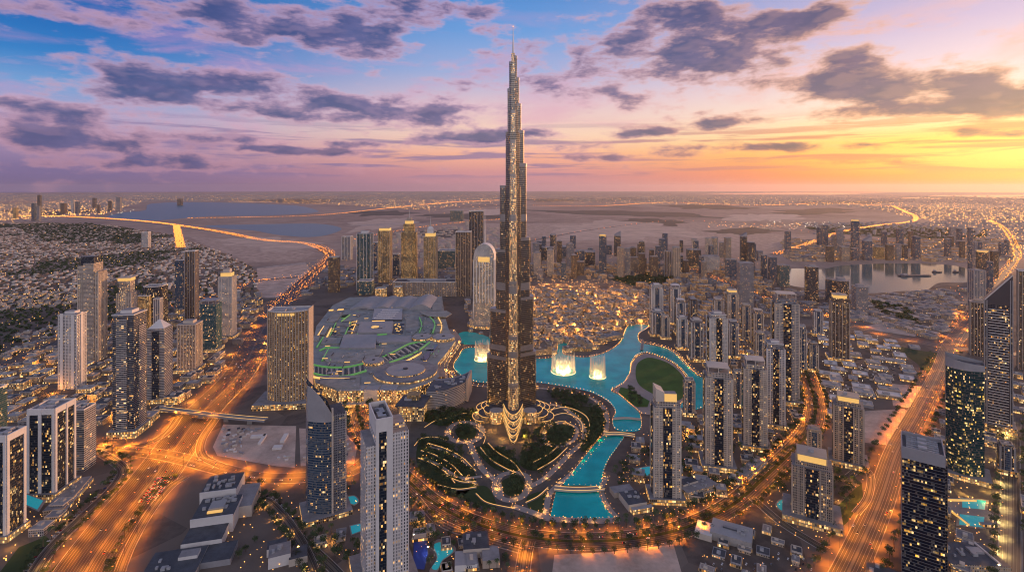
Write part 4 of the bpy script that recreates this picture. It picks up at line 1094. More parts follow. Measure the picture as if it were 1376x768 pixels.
# downtown residences between lagoon and bay
def resid(label, xl, xr, by, ty, rot, mat='f_white', cr='frame', pm='white', det=True, sh=.95, pod=(1.35, 9), ratio=.9):
    return tower(RT, label, T_, xl, xr, by, ty, mat, rot, ratio, tiers=[(sh, 1), (1.0, .84)], shape='rect',
                 bays=[('f', .5, .34, 1.6, 1.0, 'f_strip' if det else 'f_blue'), ('r', .5, .34, 1.6, 1.0, 'f_strip'), ('l', .5, .34, 1.6, 1.0, 'f_strip')],
                 piers=(6, 5, pm, .9) if det else (4, 3, pm, .8), crown=cr, cmat=pm, podium=pod, slabs=(3.5, pm, .35) if det else None)
resid('white tower with a rounded crown behind the lagoon bend', 873, 891, 440, 384, -5, cr='cap', det=False)
resid('tall slim white tower right of the rounded crown', 899, 915, 436, 386, -5, det=False)
resid('pale tower with a flat framed top, mid lagoon row', 907, 921, 450, 405, -5, 'f_grey', det=False)
resid('dark pointed-top tower behind the lagoon row', 925, 938, 436, 402, -5, 'f_brown', cr='pyramid', pm='grey', det=False)
resid('stout grey tower at the lagoon bend', 874, 893, 452, 419, -5, 'f_grey', cr='cap', det=False)
resid('pale tower with blue glass middle by the outer lagoon bank', 909, 924, 470, 427, -5, cr='cap', det=False)
resid('white-capped tower by the outer lagoon bank', 926, 945, 486, 431, -5, 'f_grey', cr='cap', det=False)
resid('large pale tower with blue glass bays above the lagoon', 949, 978, 500, 424, -5, 'f_white', cr='cap', det=True)
resid('cream tower with a lit yellow top behind the lagoon row', 974, 993, 452, 393, -5, 'f_beige', cr='lit', pm='cream', det=False)
resid('dark beige tower right of the yellow-topped one', 1010, 1026, 474, 419, -8, 'f_tan', pm='cream', det=False)
resid('grey double tower rising behind the white-roofed one', 1036, 1074, 545, 402, -14, 'f_grey', cr='frame', pm='cream', det=True)
resid('white-roofed tower in front of the grey double one', 1027, 1055, 577, 464, -16, 'f_grey', cr='cap', pm='white')
resid('cream tower by the boulevard, second from the lagoon', 997, 1031, 607, 492, -18, 'f_beige', pm='cream')
resid('cream tower standing over the lagoon villas', 945, 984, 634, 503, -14, 'f_beige', pm='cream', cr='frame')
resid('slim beige tower left of the yellow-topped one', 958, 972, 448, 402, -8, 'f_beige', cr='flat', det=False)
resid('grey tower close behind the large pale one', 978, 992, 482, 432, -10, 'f_grey', cr='flat', det=False)
resid('tan tower between yellow-topped and dark beige ones', 996, 1009, 460, 410, -10, 'f_tan', cr='flat', pm='cream', det=False)
resid('short cream tower at the outer lagoon bend', 888, 900, 456, 425, -6, 'f_beige', cr='flat', pm='cream', det=False)
resid('brown tower behind the grey double one, left side', 1014, 1028, 498, 448, -14, 'f_tan', cr='cap', pm='cream', det=False)
resid('slender grey tower right behind the grey double one', 1072, 1084, 500, 440, -16, 'f_grey', cr='flat', pm='cream', det=False)
resid('cream mid-rise between the two cream boulevard towers', 984, 998, 548, 500, -16, 'f_beige', cr='flat', pm='cream', det=False)
resid('beige mid-rise nestling behind the canal tower', 918, 934, 560, 512, -10, 'f_beige', cr='flat', pm='cream', det=False)
resid('pale mid-rise beside the avenue crossing', 1092, 1106, 452, 418, -18, 'f_grey', cr='flat', pm='white', det=False)
resid('tan mid-rise in front of the avenue crossing', 1086, 1100, 500, 462, -18, 'f_tan', cr='flat', pm='cream', det=False)
resid('stubby brown tower behind the squat beige one', 1084, 1104, 628, 580, -26, 'f_tan', cr='cap', pm='tan', det=False)
resid('low dark tower below the blue podium row at the right edge', 1340, 1364, 640, 600, -30, 'f_dark', cr='flat', pm='grey', det=False)
r, x, y, w, d, H = resid('tall cream tower with a lit yellow rooftop room by the canal', 874, 915, 677, 541, -4, 'f_beige', pm='cream', cr='none', ratio=.75)
MB().box(w * .14, -d * .2, w * .45, d * .4, H, H + 12, 0, 1).build('lit_crown', [M['crownglow'], M['roof']], r)
MB().prism([(-w * .42, -d * .40), (-w * .1, -d * .40), (-w * .1, d * .42), (-w * .42, d * .42)], H, H, 0, 0, z1s=[H + 20, H + 14, H + 14, H + 20]).build('sloping_crown', M['cream'], r)
MB().box(w * .15, d * .22, w * .5, d * .36, H, H + 6).build('rooftop_unit', M['unit'], r)
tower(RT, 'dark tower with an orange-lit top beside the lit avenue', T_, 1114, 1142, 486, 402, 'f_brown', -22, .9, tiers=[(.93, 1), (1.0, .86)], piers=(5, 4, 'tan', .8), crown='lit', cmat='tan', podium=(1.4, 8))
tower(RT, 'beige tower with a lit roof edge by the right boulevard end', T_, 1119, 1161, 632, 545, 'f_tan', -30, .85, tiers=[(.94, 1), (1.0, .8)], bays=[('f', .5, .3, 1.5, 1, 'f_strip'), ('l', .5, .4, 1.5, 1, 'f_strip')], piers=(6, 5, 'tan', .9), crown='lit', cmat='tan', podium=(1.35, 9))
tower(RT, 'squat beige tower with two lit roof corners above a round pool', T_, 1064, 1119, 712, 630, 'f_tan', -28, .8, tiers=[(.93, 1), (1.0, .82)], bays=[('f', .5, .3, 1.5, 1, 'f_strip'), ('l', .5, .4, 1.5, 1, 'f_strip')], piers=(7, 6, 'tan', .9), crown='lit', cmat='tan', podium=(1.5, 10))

# right edge towers
r, x, y, w, d, H = tower(OT, 'black glass tower with a white-rimmed louvred roof at lower right', T_, 1211, 1270, 800, 618, 'f_office', -36, 1.25, units=0, roof='roofdark', crown='none')
slab_set(r, rect(w, d), H - 12, 3.8, 'slabgrey', .3, .35)
parapet(r, rect(w * 1.02, d * 1.02), H - 9, 14, 'grey', 1.0)
for k in range(7): MB().box(0, -d * .40 + k * d * .13, w * .78, d * .05, H, H + 2.2).build('roof_louvre', M['unit'], r)
for k in range(3): MB().box(0, -d * .25 + k * d * .25, w * .22, d * .12, H + 2.2, H + 5).build('rooftop_unit', M['unit'], r)
MB().box(w * .52, d * .1, w * .12, d * .7, 0, H * .93, 0, 1).build('side_wing', [M['f_dark'], M['roofdark']], r)
r, x, y, w, d, H = tower(OT, 'dark teal glass tower with bright office floors and a slanted crown', T_, 1270, 1323, 647, 497, 'f_officeteal', -38, .8, shape='bow', units=0, crown='none', roof='roofdark')
zz = [H + 14 - 7 * (p[0] / w + .5) for p in footprint('bow', w, d)]
MB().prism(scale_poly(footprint('bow', w, d), 1.01), H - 3, H, 0, 1, z1s=zz, roof=False).build('slanted_crown', [M['grey'], M['roof']], r)
MB().prism(scale_poly(footprint('bow', w, d), .9), H, H + 4).build('roof_deck', M['roofdark'], r)
slab_set(r, footprint('bow', w, d), H - 4, 3.8, 'dark', .3, .4)
MB().box(0, 0, w * 1.35, d * 1.4, 0, 8, 0, 1).build('podium', [M['shop'], M['roof']], r)
r, x, y, w, d, H = tower(RT, 'tall black tower with white balcony lines and a sloping roof', T_, 1322, 1361, 586, 412, 'f_dark', -40, .9, units=0, crown='none', roof='roofdark', podium=(1.3, 16))
MB().prism(rect(w, d), H, H, 0, 0, z1s=[H + 8, H + 60, H + 60, H + 8]).build('sloping_crown', M['dark'], r)
MB().tube((-w / 2, -d / 2 - .4, H + 8.5), (w / 2, -d / 2 - .4, H + 60.5), 1.0, 1.0, 6).build('crown_rim', M['white'], r)
me = MB().box(0, 0, w * .74, 1.6, 0, .9).mesh('balcony', M['white'])
for k in range(44): link('balcony', me, r, (0, -d / 2 - .6, 18 + k * (H - 22) / 44))
for s in (-.5, -.42, .42, .5): MB().box(s * w, -d / 2 - .4, 1.4, 1.8, 0, H + (8 if s < 0 else 50)).build('pier', M['grey'], r)
tower(RT, 'dark brown tower with lit corner lamps beside the right highway', T_, 1302, 1327, 480, 408, 'f_brown', -35, .9, piers=(5, 4, 'tan', .7), crown='cap', cmat='tan')
tower(RT, 'dark brown tower cut by the right edge', T_, 1366, 1396, 500, 366, 'f_brown', -38, .9, piers=(5, 4, 'tan', .7), units=1)

rb = random.Random(77)
for (x0, x1, y0, y1, n_, lab) in ((722, 1020, 342, 376, 30, 'in the packed cluster right of the tallest tower'), (1085, 1300, 326, 350, 16, 'in the row on the far bay shore'), (1296, 1372, 330, 365, 8, 'by the far bend of the right highway'), (700, 780, 352, 372, 4, 'in the packed cluster right of the tallest tower')):
    k = 0; tries = 0
    while k < n_ and tries < 400:
        tries += 1
        px, py = rb.uniform(x0, x1), rb.uniform(y0, y1)
        x, y = P(px, py)
        if any(math.hypot(x - a, y - b) < c + 26 for a, b, c in FOOT) or inside([(x, y)], BAY)[0]: continue
        mt, word = rb.choice((('f_grey', 'grey'), ('f_blue', 'dark blue'), ('f_dark', 'dark'), ('f_tan', 'tan'), ('f_dark', 'dark'), ('f_blue', 'dark blue'), ('f_brown', 'brown'), ('f_blue', 'dark blue')))
        wd = rb.uniform(6.5, 11)
        tower(RT if mt in ('f_tan', 'f_beige', 'f_brown') else OT, f'small {word} tower {lab}', T_, px - wd / 2, px + wd / 2, py, py - rb.uniform(12, 34), mt, rb.uniform(-20, 10), .9, crown=rb.choice(('flat', 'cap', 'flat')), cmat='grey', units=1, group=f'{word} towers {lab}')
        k += 1
# ------------------------------------------------------------------ the tallest tower
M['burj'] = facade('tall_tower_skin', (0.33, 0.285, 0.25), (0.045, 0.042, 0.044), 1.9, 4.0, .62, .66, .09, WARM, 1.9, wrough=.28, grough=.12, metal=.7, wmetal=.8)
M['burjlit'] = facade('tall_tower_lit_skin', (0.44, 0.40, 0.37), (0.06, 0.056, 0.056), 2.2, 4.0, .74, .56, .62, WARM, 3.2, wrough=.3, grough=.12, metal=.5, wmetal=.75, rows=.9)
M['burjband'] = mat_plain('tall_tower_band', (0.36, 0.32, 0.30), .4, .6, var=.12, vscale=.1)
def tallest():
    by = 557.5
    Y0 = F * CAM_H / (by - YH); k = Y0 / F
    X0 = (689.5 - CX) * k
    hz = lambda py: (by - py) * k
    root = empty('skyscraper', (X0, Y0, 0), 0, 'tallest silver tower with stepped wings tapering to a needle spire', 'skyscraper')
    FOOT.append((X0, Y0, 95))
    def wing_poly(L, wd, ang, r0=0.0):
        # a wing from the centre out, with a rounded tip
        q = [(0, -wd / 2), (L - wd * .35, -wd / 2)] + [(L - wd * .35 + wd * .35 * math.sin(a), -wd / 2 * math.cos(a)) for a in np.linspace(.3, math.pi - .3, 6)] + [(L - wd * .35, wd / 2), (0, wd / 2)]
        c, s = math.cos(ang), math.sin(ang)
        return [(x * c - y * s, x * s + y * c) for x, y in q]
    def tier(parent, ang, L, wd, z0, z1, mat):
        t = MB().prism(wing_poly(L, wd, ang), z0, z1).build('tier', [M[mat], M['burjband']], parent)
        return t
    cos30 = math.cos(R(30))
    left = [(34.5, 480), (30.5, 417), (22.5, 336), (17, 250), (9.2, 178), (6.8, 120), (4.6, 84)]
    right = [(30.5, 475), (26.8, 400), (22, 320), (17.2, 220), (14, 176), (10.2, 140), (7.6, 105), (4.8, 76)]
    front = [(62, 545), (54, 505), (47, 445), (40, 375), (33, 292), (27, 235), (20, 190), (13, 150)]
    def wing(name_ang, spec, mat, wd0):
        w_ = bpy.data.objects.new('wing', None); col.objects.link(w_); w_.parent = root
        z0 = 0.0
        prev = None
        for i, (off, py) in enumerate(spec):
            z1 = hz(py)
            wd = wd0 * (1 - .085 * i)
            L = off * k / cos30 * .985 if name_ang != R(-90) else off
            L = max(L, 6)
            # every tier reaches from the ground up, so that the steps nest
            tier(w_, name_ang, L, wd, z0 if i == 0 else hz(spec[i - 1][1]) - .01, z1, mat)
            MB().prism(wing_poly(L + .25, wd + .5, name_ang), z1 - 5, z1 + 1.4).build('band', M['burjband'], w_)
        return w_
    wing(R(150), left, 'burj', 26)
    wing(R(30), right, 'burj', 26)
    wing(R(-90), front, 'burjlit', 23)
    # core with its own setbacks
    core = [(11, 250), (9, 178), (7.2, 150), (5.6, 118), (4.6, 100), (3.6, 84), (2.5, 72)]
    z0 = 0
    for i, (off, py) in enumerate(core):
        rr = off * k
        q = [(rr * math.cos(R(30) + 2 * math.pi * j / 12), rr * math.sin(R(30) + 2 * math.pi * j / 12)) for j in range(12)]
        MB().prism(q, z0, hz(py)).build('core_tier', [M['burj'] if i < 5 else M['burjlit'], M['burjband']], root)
        z0 = hz(py)
    MB().tube((0, 0, hz(73)), (0, 0, hz(57)), 2.4, 1.3, 8).tube((0, 0, hz(57)), (0, 0, hz(36)), 1.2, .4, 8).build('spire', M['steel'], root)
    MB().tube((0, 0, hz(36)), (0, 0, hz(35.2)), .9, .9, 8).build('beacon', M['glow'], root)
    for py0, py1 in ((298, 287), (390, 379), (472, 464), (540, 536)):
        i_l = [s for s in left if s[1] <= py0 + 1][0] if py0 < 480 else left[0]
    def ring(py0, py1, grow=.6):
        for ang, spec, wd0 in ((R(150), left, 26), (R(30), right, 26), (R(-90), front, 23)):
            for i, (off, py) in enumerate(spec):
                if py < py1 - 4:
                    wd = wd0 * (1 - .085 * i)
                    L = off * k / cos30 * .985 if ang != R(-90) else off
                    MB().prism(wing_poly(max(L, 6) + grow, wd + 2 * grow, ang), hz(py0), hz(py1), bottom=True).build('mechanical_band', M['burjband'], root)
                    break
    for a, b in ((297, 288), (390, 380), (471, 464)): ring(a, b)
    # terraced foot with glowing edges
    for i, (L, wd, h) in enumerate(((76, 40, 34), (88, 42, 25), (100, 41, 17), (112, 38, 10), (124, 32, 4))):
        q = [(wd / 2 * t_, -24 - (L - 24) * (1 - abs(t_) ** 2.2)) for t_ in np.linspace(-1, 1, 15)]
        MB().prism(q + [(wd / 2, 0), (-wd / 2, 0)], 0, h).build('front_terrace', [M['burjlit'], M['roofdark']], root)
        MB().wallstrip([(x * 1.02, y - .6) for x, y in q], -1.0, h - .2, h + .5).build('edge_light', M['stripglow'], root)
    for ang in (R(150), R(30), R(195), R(-15)):
        for i, (L, wd, h) in enumerate(((62, 44, 18), (74, 46, 12), (86, 48, 6))):
            MB().prism(wing_poly(L, wd, ang), 0, h - (0.3 if ang in (R(195), R(-15)) else 0)).build('side_terrace', [M['f_gold'], M['roofdark']], root)
            q = wing_poly(L + .5, wd + 1, ang)[1:-1]
            MB().wallstrip(q, .8, h - .2, h + .3).build('edge_light', M['stripglow'], root)
    for ang in (R(222), R(-42)):
        q = [(math.cos(ang) * 46 + 14 * math.cos(a), math.sin(ang) * 46 + 14 * math.sin(a)) for a in np.linspace(0, 2 * math.pi, 21)[:-1]]
        MB().prism(q, 0, 24).build('entrance_drum', [M['shop'], M['roofpale']], root)
tallest()
# ------------------------------------------------------------------ the mall and the buildings at its corner
def arc_line(pts, z): return smooth_line(PP(pts, z), 6)
def mall():
    bx, by_ = P(510, 480)
    root = empty('shopping_mall', (0, 0, 0), 0, 'vast grey-roofed mall with green light lines beside the lagoon', 'mall')
    Z = 26.0
    out = PP([(470, 399), (594, 398), (598, 425), (603, 442), (612, 458), (600, 474), (588, 488), (590, 506), (572, 516), (545, 524), (500, 525), (456, 526), (424, 514), (419, 470), (425, 438), (447, 410)], Z)
    out = out[::-1]
    if sum(out[i][0] * out[(i + 1) % len(out)][1] - out[(i + 1) % len(out)][0] * out[i][1] for i in range(len(out))) < 0: out = out[::-1]
    MB().prism(out, 0, Z).build('hall', [M['shop'], M['mallroof']], root)
    def slab(name, pts, z0, h, mw='mallroof', mr='mallroof'):
        q = PP(pts, z0 + h)
        if sum(q[i][0] * q[(i + 1) % len(q)][1] - q[(i + 1) % len(q)][0] * q[i][1] for i in range(len(q))) < 0: q = q[::-1]
        return MB().prism(q, z0, z0 + h).build(name, [M[mw], M[mr]], root)
    # four vaulted roofs at the back
    for i, (x0, x1, r) in enumerate(((470, 501, 9), (501, 525, 10), (525, 550, 10), (550, 580, 17))):
        (ax, ay), (bx_, _) = P(x0, 416, Z), P(x1, 416, Z)
        y1 = ay + 190
        m = MB(); n = 10
        arc = [(ax + (bx_ - ax) * k / n, Z + 3 + r * math.sin(math.pi * k / n)) for k in range(n + 1)]
        for k in range(n):
            m.face([(arc[k][0], ay, arc[k][1]), (arc[k + 1][0], ay, arc[k + 1][1]), (arc[k + 1][0], y1, arc[k + 1][1]), (arc[k][0], y1, arc[k][1])])
        m.face([(a, ay, z) for a, z in arc] + [(bx_, ay, Z - 1), (ax, ay, Z - 1)])
        m.face([(a, y1, z) for a, z in reversed(arc)] + [(ax, y1, Z - 1), (bx_, y1, Z - 1)])
        m.build('vaulted_roof', M['roofpale'], root)
    slab('roof_slab', [(581, 398), (593, 398), (594, 417), (581, 417)], Z, 6)
    slab('lattice_roof', [(503, 414), (541, 414), (540, 429), (500, 429)], Z, 7, 'roofdark', 'unit')
    c0, c1 = P(501, 428, 34), P(539, 415, 34)
    me = MB().box(0, 0, 9, 12, 33.2, 34.2).mesh('roof_pane', M['white'])
    for i in range(8):
        for j in range(5):
            fx, fy = (i + .5 + .25 * (j % 2)) / 8.4, (j + .5) / 5
            link('roof_pane', me, root, (c0[0] + (c1[0] - c0[0]) * fx, c0[1] + (c1[1] - c0[1]) * fy, 0), .4)
    slab('roof_slab', [(484, 432), (528, 431), (527, 446), (480, 446)], Z, 5, 'roofpale', 'roofpale')
    slab('roof_slab', [(506, 451), (553, 451), (553, 459), (506, 459)], Z, 6, 'roofpale', 'roofpale')
    slab('roof_slab', [(462, 449), (507, 449), (504, 467), (456, 467)], Z, 7, 'roofpale', 'roofpale')
    slab('roof_slab', [(435, 453), (459, 453), (456, 461), (431, 461)], Z, 5)
    slab('roof_slab', [(452, 434), (470, 430), (463, 452), (452, 452)], Z, 3)
    slab('roof_slab', [(436, 436), (443, 438), (436, 450), (429, 449)], Z, 4, 'roofdark')
    slab('roof_slab', [(447, 418), (462, 416), (452, 432), (438, 432)], Z, 3)
    slab('roof_slab', [(438, 468), (486, 466), (515, 468), (510, 478), (478, 486), (440, 486), (433, 480)], Z, 3, 'roofpale')
    slab('roof_slab', [(430, 504), (484, 504), (483, 521), (452, 521), (430, 515)], Z, 4)
    slab('roof_slab', [(545, 425), (562, 426), (564, 440), (552, 452), (545, 450)], Z, 3)
    slab('roof_slab', [(569, 425), (580, 426), (584, 440), (575, 450), (569, 442)], Z, 3)
    slab('roof_slab', [(420, 450), (430, 450), (428, 457), (419, 457)], Z, 4)
    slab('wing_roof', [(563, 419), (600, 417), (607, 421), (600, 425), (575, 424)], Z + 6, 3)
    slab('garden_roof', [(460, 423), (470, 422), (466, 426), (458, 427)], Z, 2, 'green', 'lawn')
    slab('skylight', [(565, 481), (585, 462), (589, 463), (573, 484)], Z, 2, 'roofdark', 'glassdark')
    # amber oculus and lit courts
    for cx_, cyy, rx, mt in ((504, 439, 12, 'crownglow'),):
        x, y = P(cx_, cyy, Z + 5)
        q = [(x + rx * math.cos(a), y + rx * 1.3 * math.sin(a)) for a in np.linspace(0, 2 * math.pi, 21)[:-1]]
        MB().prism(q, Z + 4, Z + 6, 0, 0).build('oculus', M[mt], root)
    for pts in ([(472, 431), (480, 431), (474, 446), (466, 446)], [(530, 434), (544, 434), (541, 448), (527, 448)], [(447, 437), (460, 436), (454, 450), (443, 450)]):
        slab('light_court', pts, Z, 1.2, 'f_gold', 'roofdark')
        xs = [p[0] for p in pts]; ys = [p[1] for p in pts]
        for k in range(12):
            x, y = P(random.uniform(min(xs) + 3, max(xs) - 3), random.uniform(min(ys) + 1, max(ys) - 1), Z)
            MB().box(x, y, 5, 5, Z, Z + 3).build('lantern', M['crownglow'], root)
    # rotundas
    def disc(name, px, py, rpx, h, mr='roofpale', inner=None):
        x, y = P(px, py, Z + h)
        r = rpx / F * y
        q = [(x + r * math.cos(a), y + r * math.sin(a)) for a in np.linspace(0, 2 * math.pi, 37)[:-1]]
        o = MB().prism(q, Z - 20, Z + h).build(name, [M['shop'], M[mr]], root)
        q2 = [(x + (r - 1.5) * math.cos(a), y + (r - 1.5) * math.sin(a)) for a in np.linspace(0, 2 * math.pi, 37)[:-1]]
        MB().prism(q2, Z + h, Z + h + 1.5).build('disc_roof', M[mr], root)
        q3 = [(x + r * .13 * math.cos(a), y + r * .13 * math.sin(a)) for a in np.linspace(0, 2 * math.pi, 17)[:-1]]
        MB().prism(q3, Z + h + 1.5, Z + h + 3.5).build('roof_hub', M['roofdark'], root)
    disc('rotunda', 567, 452, 13, 6); disc('rotunda', 596, 452, 15, 8); disc('rotunda', 502, 484, 13.5, 7)
    disc('rotunda', 545, 498, 42, 5, 'roof'); disc('rotunda', 545, 496, 26, 9)
    # green and yellow light lines over the arcades
    def line(pts, mat, w=2.2, h=1.0, z=Z + 3.2):
        l = arc_line(pts, z)
        MB().wallstrip(l, w, z - 3, z + h).build('light_line', M[mat], root)
    G = 'green'
    A1 = [(422, 489), (440, 492), (465, 492), (490, 487)]
    A2 = [(514, 478), (530, 471), (550, 461), (572, 458)]
    line(A1, G); line([(420, 500), (440, 504), (465, 504), (492, 497)], G, 2.6); line([(420, 505), (440, 508), (470, 508)], 'stripglow', 2.5)
    line(A2, G); line([(523, 486), (540, 480), (560, 471), (577, 459)], G, 2.6); line([(530, 489), (548, 483), (566, 473)], 'stripglow', 1.4)
    line([(564, 426), (567, 435), (564, 446)], G, 2); line([(578, 425), (585, 434), (582, 447)], G, 3.2); line([(589, 425), (594, 436), (592, 446)], 'stripglow', 2)
    line([(429, 470), (440, 465)], G); line([(432, 484), (441, 468)], G, 2.6); line([(472, 432), (464, 449)], G, 2.6); line([(452, 433), (444, 450)], G)
    line([(458, 431), (470, 422)], G); line([(480, 430), (473, 447)], 'stripglow', 1.5); line([(436, 438), (428, 450)], 'stripglow', 3); line([(446, 440), (440, 452)], 'stripglow', 3)
    line([(505, 413), (540, 413)], 'stripglow', 1.5); line([(500, 431), (528, 430)], 'stripglow', 1.2); line([(507, 449), (520, 448)], G, 1.5); line([(440, 466), (504, 468)], G, 1.6)
    line([(442, 416), (462, 415)], 'stripglow', 5); line([(425, 466), (434, 452)], G, 2)
    # comb of skylights on the arcs
    def comb(a, b, n):
        la, lb = arc_line(a, Z + 2.5), arc_line(b, Z + 2.5)
        for k in range(n):
            f0, f1 = k / n, (k + .5) / n
            def at(l, f):
                i = f * (len(l) - 1); j = min(int(i), len(l) - 2); u = i - j
                return (l[j][0] * (1 - u) + l[j + 1][0] * u, l[j][1] * (1 - u) + l[j + 1][1] * u)
            q = [at(la, f0), at(lb, f0), at(lb, f1), at(la, f1)]
            MB().prism(q, Z, Z + 2.2).build('skylight', M['cream'] if k % 2 == 0 else M['roofdark'], root)
    comb([(422, 500), (440, 503), (465, 503), (491, 496)], [(422, 491), (440, 494), (465, 494), (490, 489)], 20)
    comb([(521, 484), (538, 478), (557, 469), (573, 459)], [(515, 479), (531, 473), (549, 464), (566, 458)], 18)
    # terraced lit front along the lagoon
    for k, (pts, z) in enumerate((([(603, 442), (612, 458), (602, 474), (592, 488), (594, 506)], 20), ([(607, 442), (616, 458), (606, 474), (597, 488), (598, 506)], 13), ([(611, 442), (620, 457), (610, 474), (602, 488), (602, 508)], 6))):
        l = arc_line(pts, z)
        m = MB(); o = offset_line(l, 16)
        for i in range(len(l) - 1):
            a, b, c, d = l[i], l[i + 1], o[i + 1], o[i]
            m.face([(*a, z), (*b, z), (*c, z), (*d, z)], 1)
            u = i * 8.0
            m.face([(*a, 0), (*b, 0), (*b, z), (*a, z)], 0, [(u, 0), (u + 8, 0), (u + 8, z), (u, z)])
        m.build('lagoon_terrace', [M['shop'], M['paving']], root)
    # glowing entrance at the near corner
    def blk(name, xl, xr, by, h, d, mat, mr='roofpale'):
        (xa, y), (xb, _) = P(xl, by), P(xr, by)
        MB().prism([(xa, y), (xb, y), (xb, y + d), (xa, y + d)], 0, h).build(name, [M[mat], M[mr]], root)
    blk('lit_entrance', 455, 488, 541, 28, 30, 'shop'); blk('entrance_block', 489, 507, 541, 28.5, 30, 'cream', 'roofpale')
    blk('entrance_block', 509, 532, 540, 27, 34, 'f_tan'); blk('canopy', 452, 512, 547, 6, 14, 'shop')
    # roof panels, seams and skylights all over the flat roofs
    rp = random.Random(8)
    PM = [MB().box(0, 0, a, b, 0, h).mesh(nm, M[k]) for nm, a, b, h, k in (('roof_panel', 22, 16, .5, 'roofpale'), ('roof_panel', 14, 26, .5, 'roof'), ('skylight_strip', 26, 2.5, 1.2, 'roofdark'), ('skylight_strip', 2.5, 24, 1.2, 'roofdark'), ('duct', 16, 2, 1.6, 'unit'), ('duct', 2, 18, 1.6, 'unit'), ('lantern_strip', 14, 1.2, 1.3, 'stripglow'), ('lantern_strip', 1.2, 10, 1.3, 'green'))]
    for nm_i, cnt_ in enumerate((26, 22, 30, 26, 26, 22, 22, 26)):
        for _ in range(cnt_):
            x, y = P(rp.uniform(424, 592), rp.uniform(402, 522), Z + 5)
            if inside([(x, y)], scale_about(out, .93))[0] and math.dist((x, y), P(545, 497, Z + 6)) > 75: link(PM[nm_i].name.split('.')[0], PM[nm_i], root, (x, y, Z + rp.choice((.1, 3.1, 4.1, 5.1))), .12)
    # air plant on the roofs
    me = MB().box(0, 0, 5, 7, 0, 2.6).mesh('rooftop_unit', M['unit'])
    rs = random.Random(5)
    for _ in range(90):
        px, py = rs.uniform(430, 592), rs.uniform(402, 520)
        x, y = P(px, py, Z + 7)
        if inside([(x, y)], scale_about(out, .93))[0]: link('rooftop_unit', me, root, (x, y, Z + 2), rs.uniform(0, 1))
def scale_about(poly, s):
    cx_ = sum(p[0] for p in poly) / len(poly); c2 = sum(p[1] for p in poly) / len(poly)
    return [(cx_ + (x - cx_) * s, c2 + (y - c2) * s) for x, y in poly]
mall()
MALLP = PP([(416, 390), (614, 392), (626, 450), (612, 500), (645, 525), (640, 562), (520, 575), (440, 565), (416, 540)])

def corner_hotel():
    root = empty('hotel_building', (0, 0, 0), 0, 'curved dark-glass hotel with a pale end wall between mall and tower park', 'hotel')
    H = 45
    f = smooth_line(PP([(573, 553), (585, 553.5), (600, 551), (616, 545), (626, 539)]), 5)
    b = [(x + 4, y + 62) for x, y in f]
    poly = f + b[::-1]
    MB().prism(poly, 0, H).build('facade', [M['f_band'], M['roofdark']], root)
    for k in range(11):
        z = 5 + k * 3.7
        MB().wallstrip([(x, y - .5) for x, y in f], -.9, z, z + .9).build('floor_slab', M['grey'], root)
    e0, e1 = f[-1], b[-1]
    MB().prism([(e0[0], e0[1] - 1), (e0[0] + 5, e0[1]), (e1[0] + 5, e1[1]), (e1[0], e1[1])], 0, H + 4).build('end_wall', M['tan'], root)
    MB().prism(scale_about(b + [(x, y + 45) for x, y in b[::-1]], 1), 0, H - 12).build('rear_wing', [M['f_tan'], M['roof']], root)
    rs = random.Random(2)
    for _ in range(16):
        i = rs.randrange(3, len(f) - 3); u = rs.uniform(.2, .8)
        MB().box(f[i][0] * (1 - u) + b[i][0] * u, f[i][1] * (1 - u) + b[i][1] * u, 7, 5, H, H + rs.uniform(2, 4)).build('rooftop_unit', M['unit'], root)
    FOOT.append((f[10][0], f[10][1] + 30, 80))
corner_hotel()
def glass_pavilion():
    (xa, y), (xb, _) = P(536, 566), P(571, 561)
    root = empty('entrance_pavilion', ((xa + xb) / 2, y + 22, 0), 0, 'gold-glowing pavilion with an angled flat roof by the hotel', 'pavilion')
    w = xb - xa
    MB().box(0, 0, w, 44, 0, 34).build('glowing_front', [M['shop']], root)
    MB().prism([(-w * .62, -30), (w * .55, -36), (w * .66, 30), (-w * .5, 26)], 34, 36, 0, 0, bottom=True).build('flat_roof', M['roofdark'], root)
    MB().box(0, 8, w * .5, 24, 36, 46).build('upper_lantern', [M['f_gold'], M['roof']], root)
    MB().box(-w * .2, 0, w * .3, 12, 36, 40).build('rooftop_unit', M['unit'], root)
    FOOT.append(((xa + xb) / 2, y + 22, 50))
glass_pavilion()

# ------------------------------------------------------------------ fountains
def jet_material():
    m = bpy.data.materials.new('fountain_water'); m.use_nodes = True
    T = NT(m.node_tree)
    o = T.n('ShaderNodeOutputMaterial')
    a = T.n('ShaderNodeBsdfTransparent'); b = T.n('ShaderNodeBsdfDiffuse'); c = T.n('ShaderNodeBsdfTranslucent')
    b.inputs[0].default_value = (.9, .82, .66, 1); c.inputs[0].default_value = (.9, .82, .66, 1)
    m1, m2 = T.n('ShaderNodeMixShader'), T.n('ShaderNodeMixShader')
    m1.inputs[0].default_value = .5
    T.t.links.new(b.outputs[0], m1.inputs[1]); T.t.links.new(c.outputs[0], m1.inputs[2])
    m2.inputs[0].default_value = .32
    T.t.links.new(a.outputs[0], m2.inputs[1]); T.t.links.new(m1.outputs[0], m2.inputs[2])
    T.t.links.new(m2.outputs[0], o.inputs[0])
    return m
M['jet'] = jet_material()
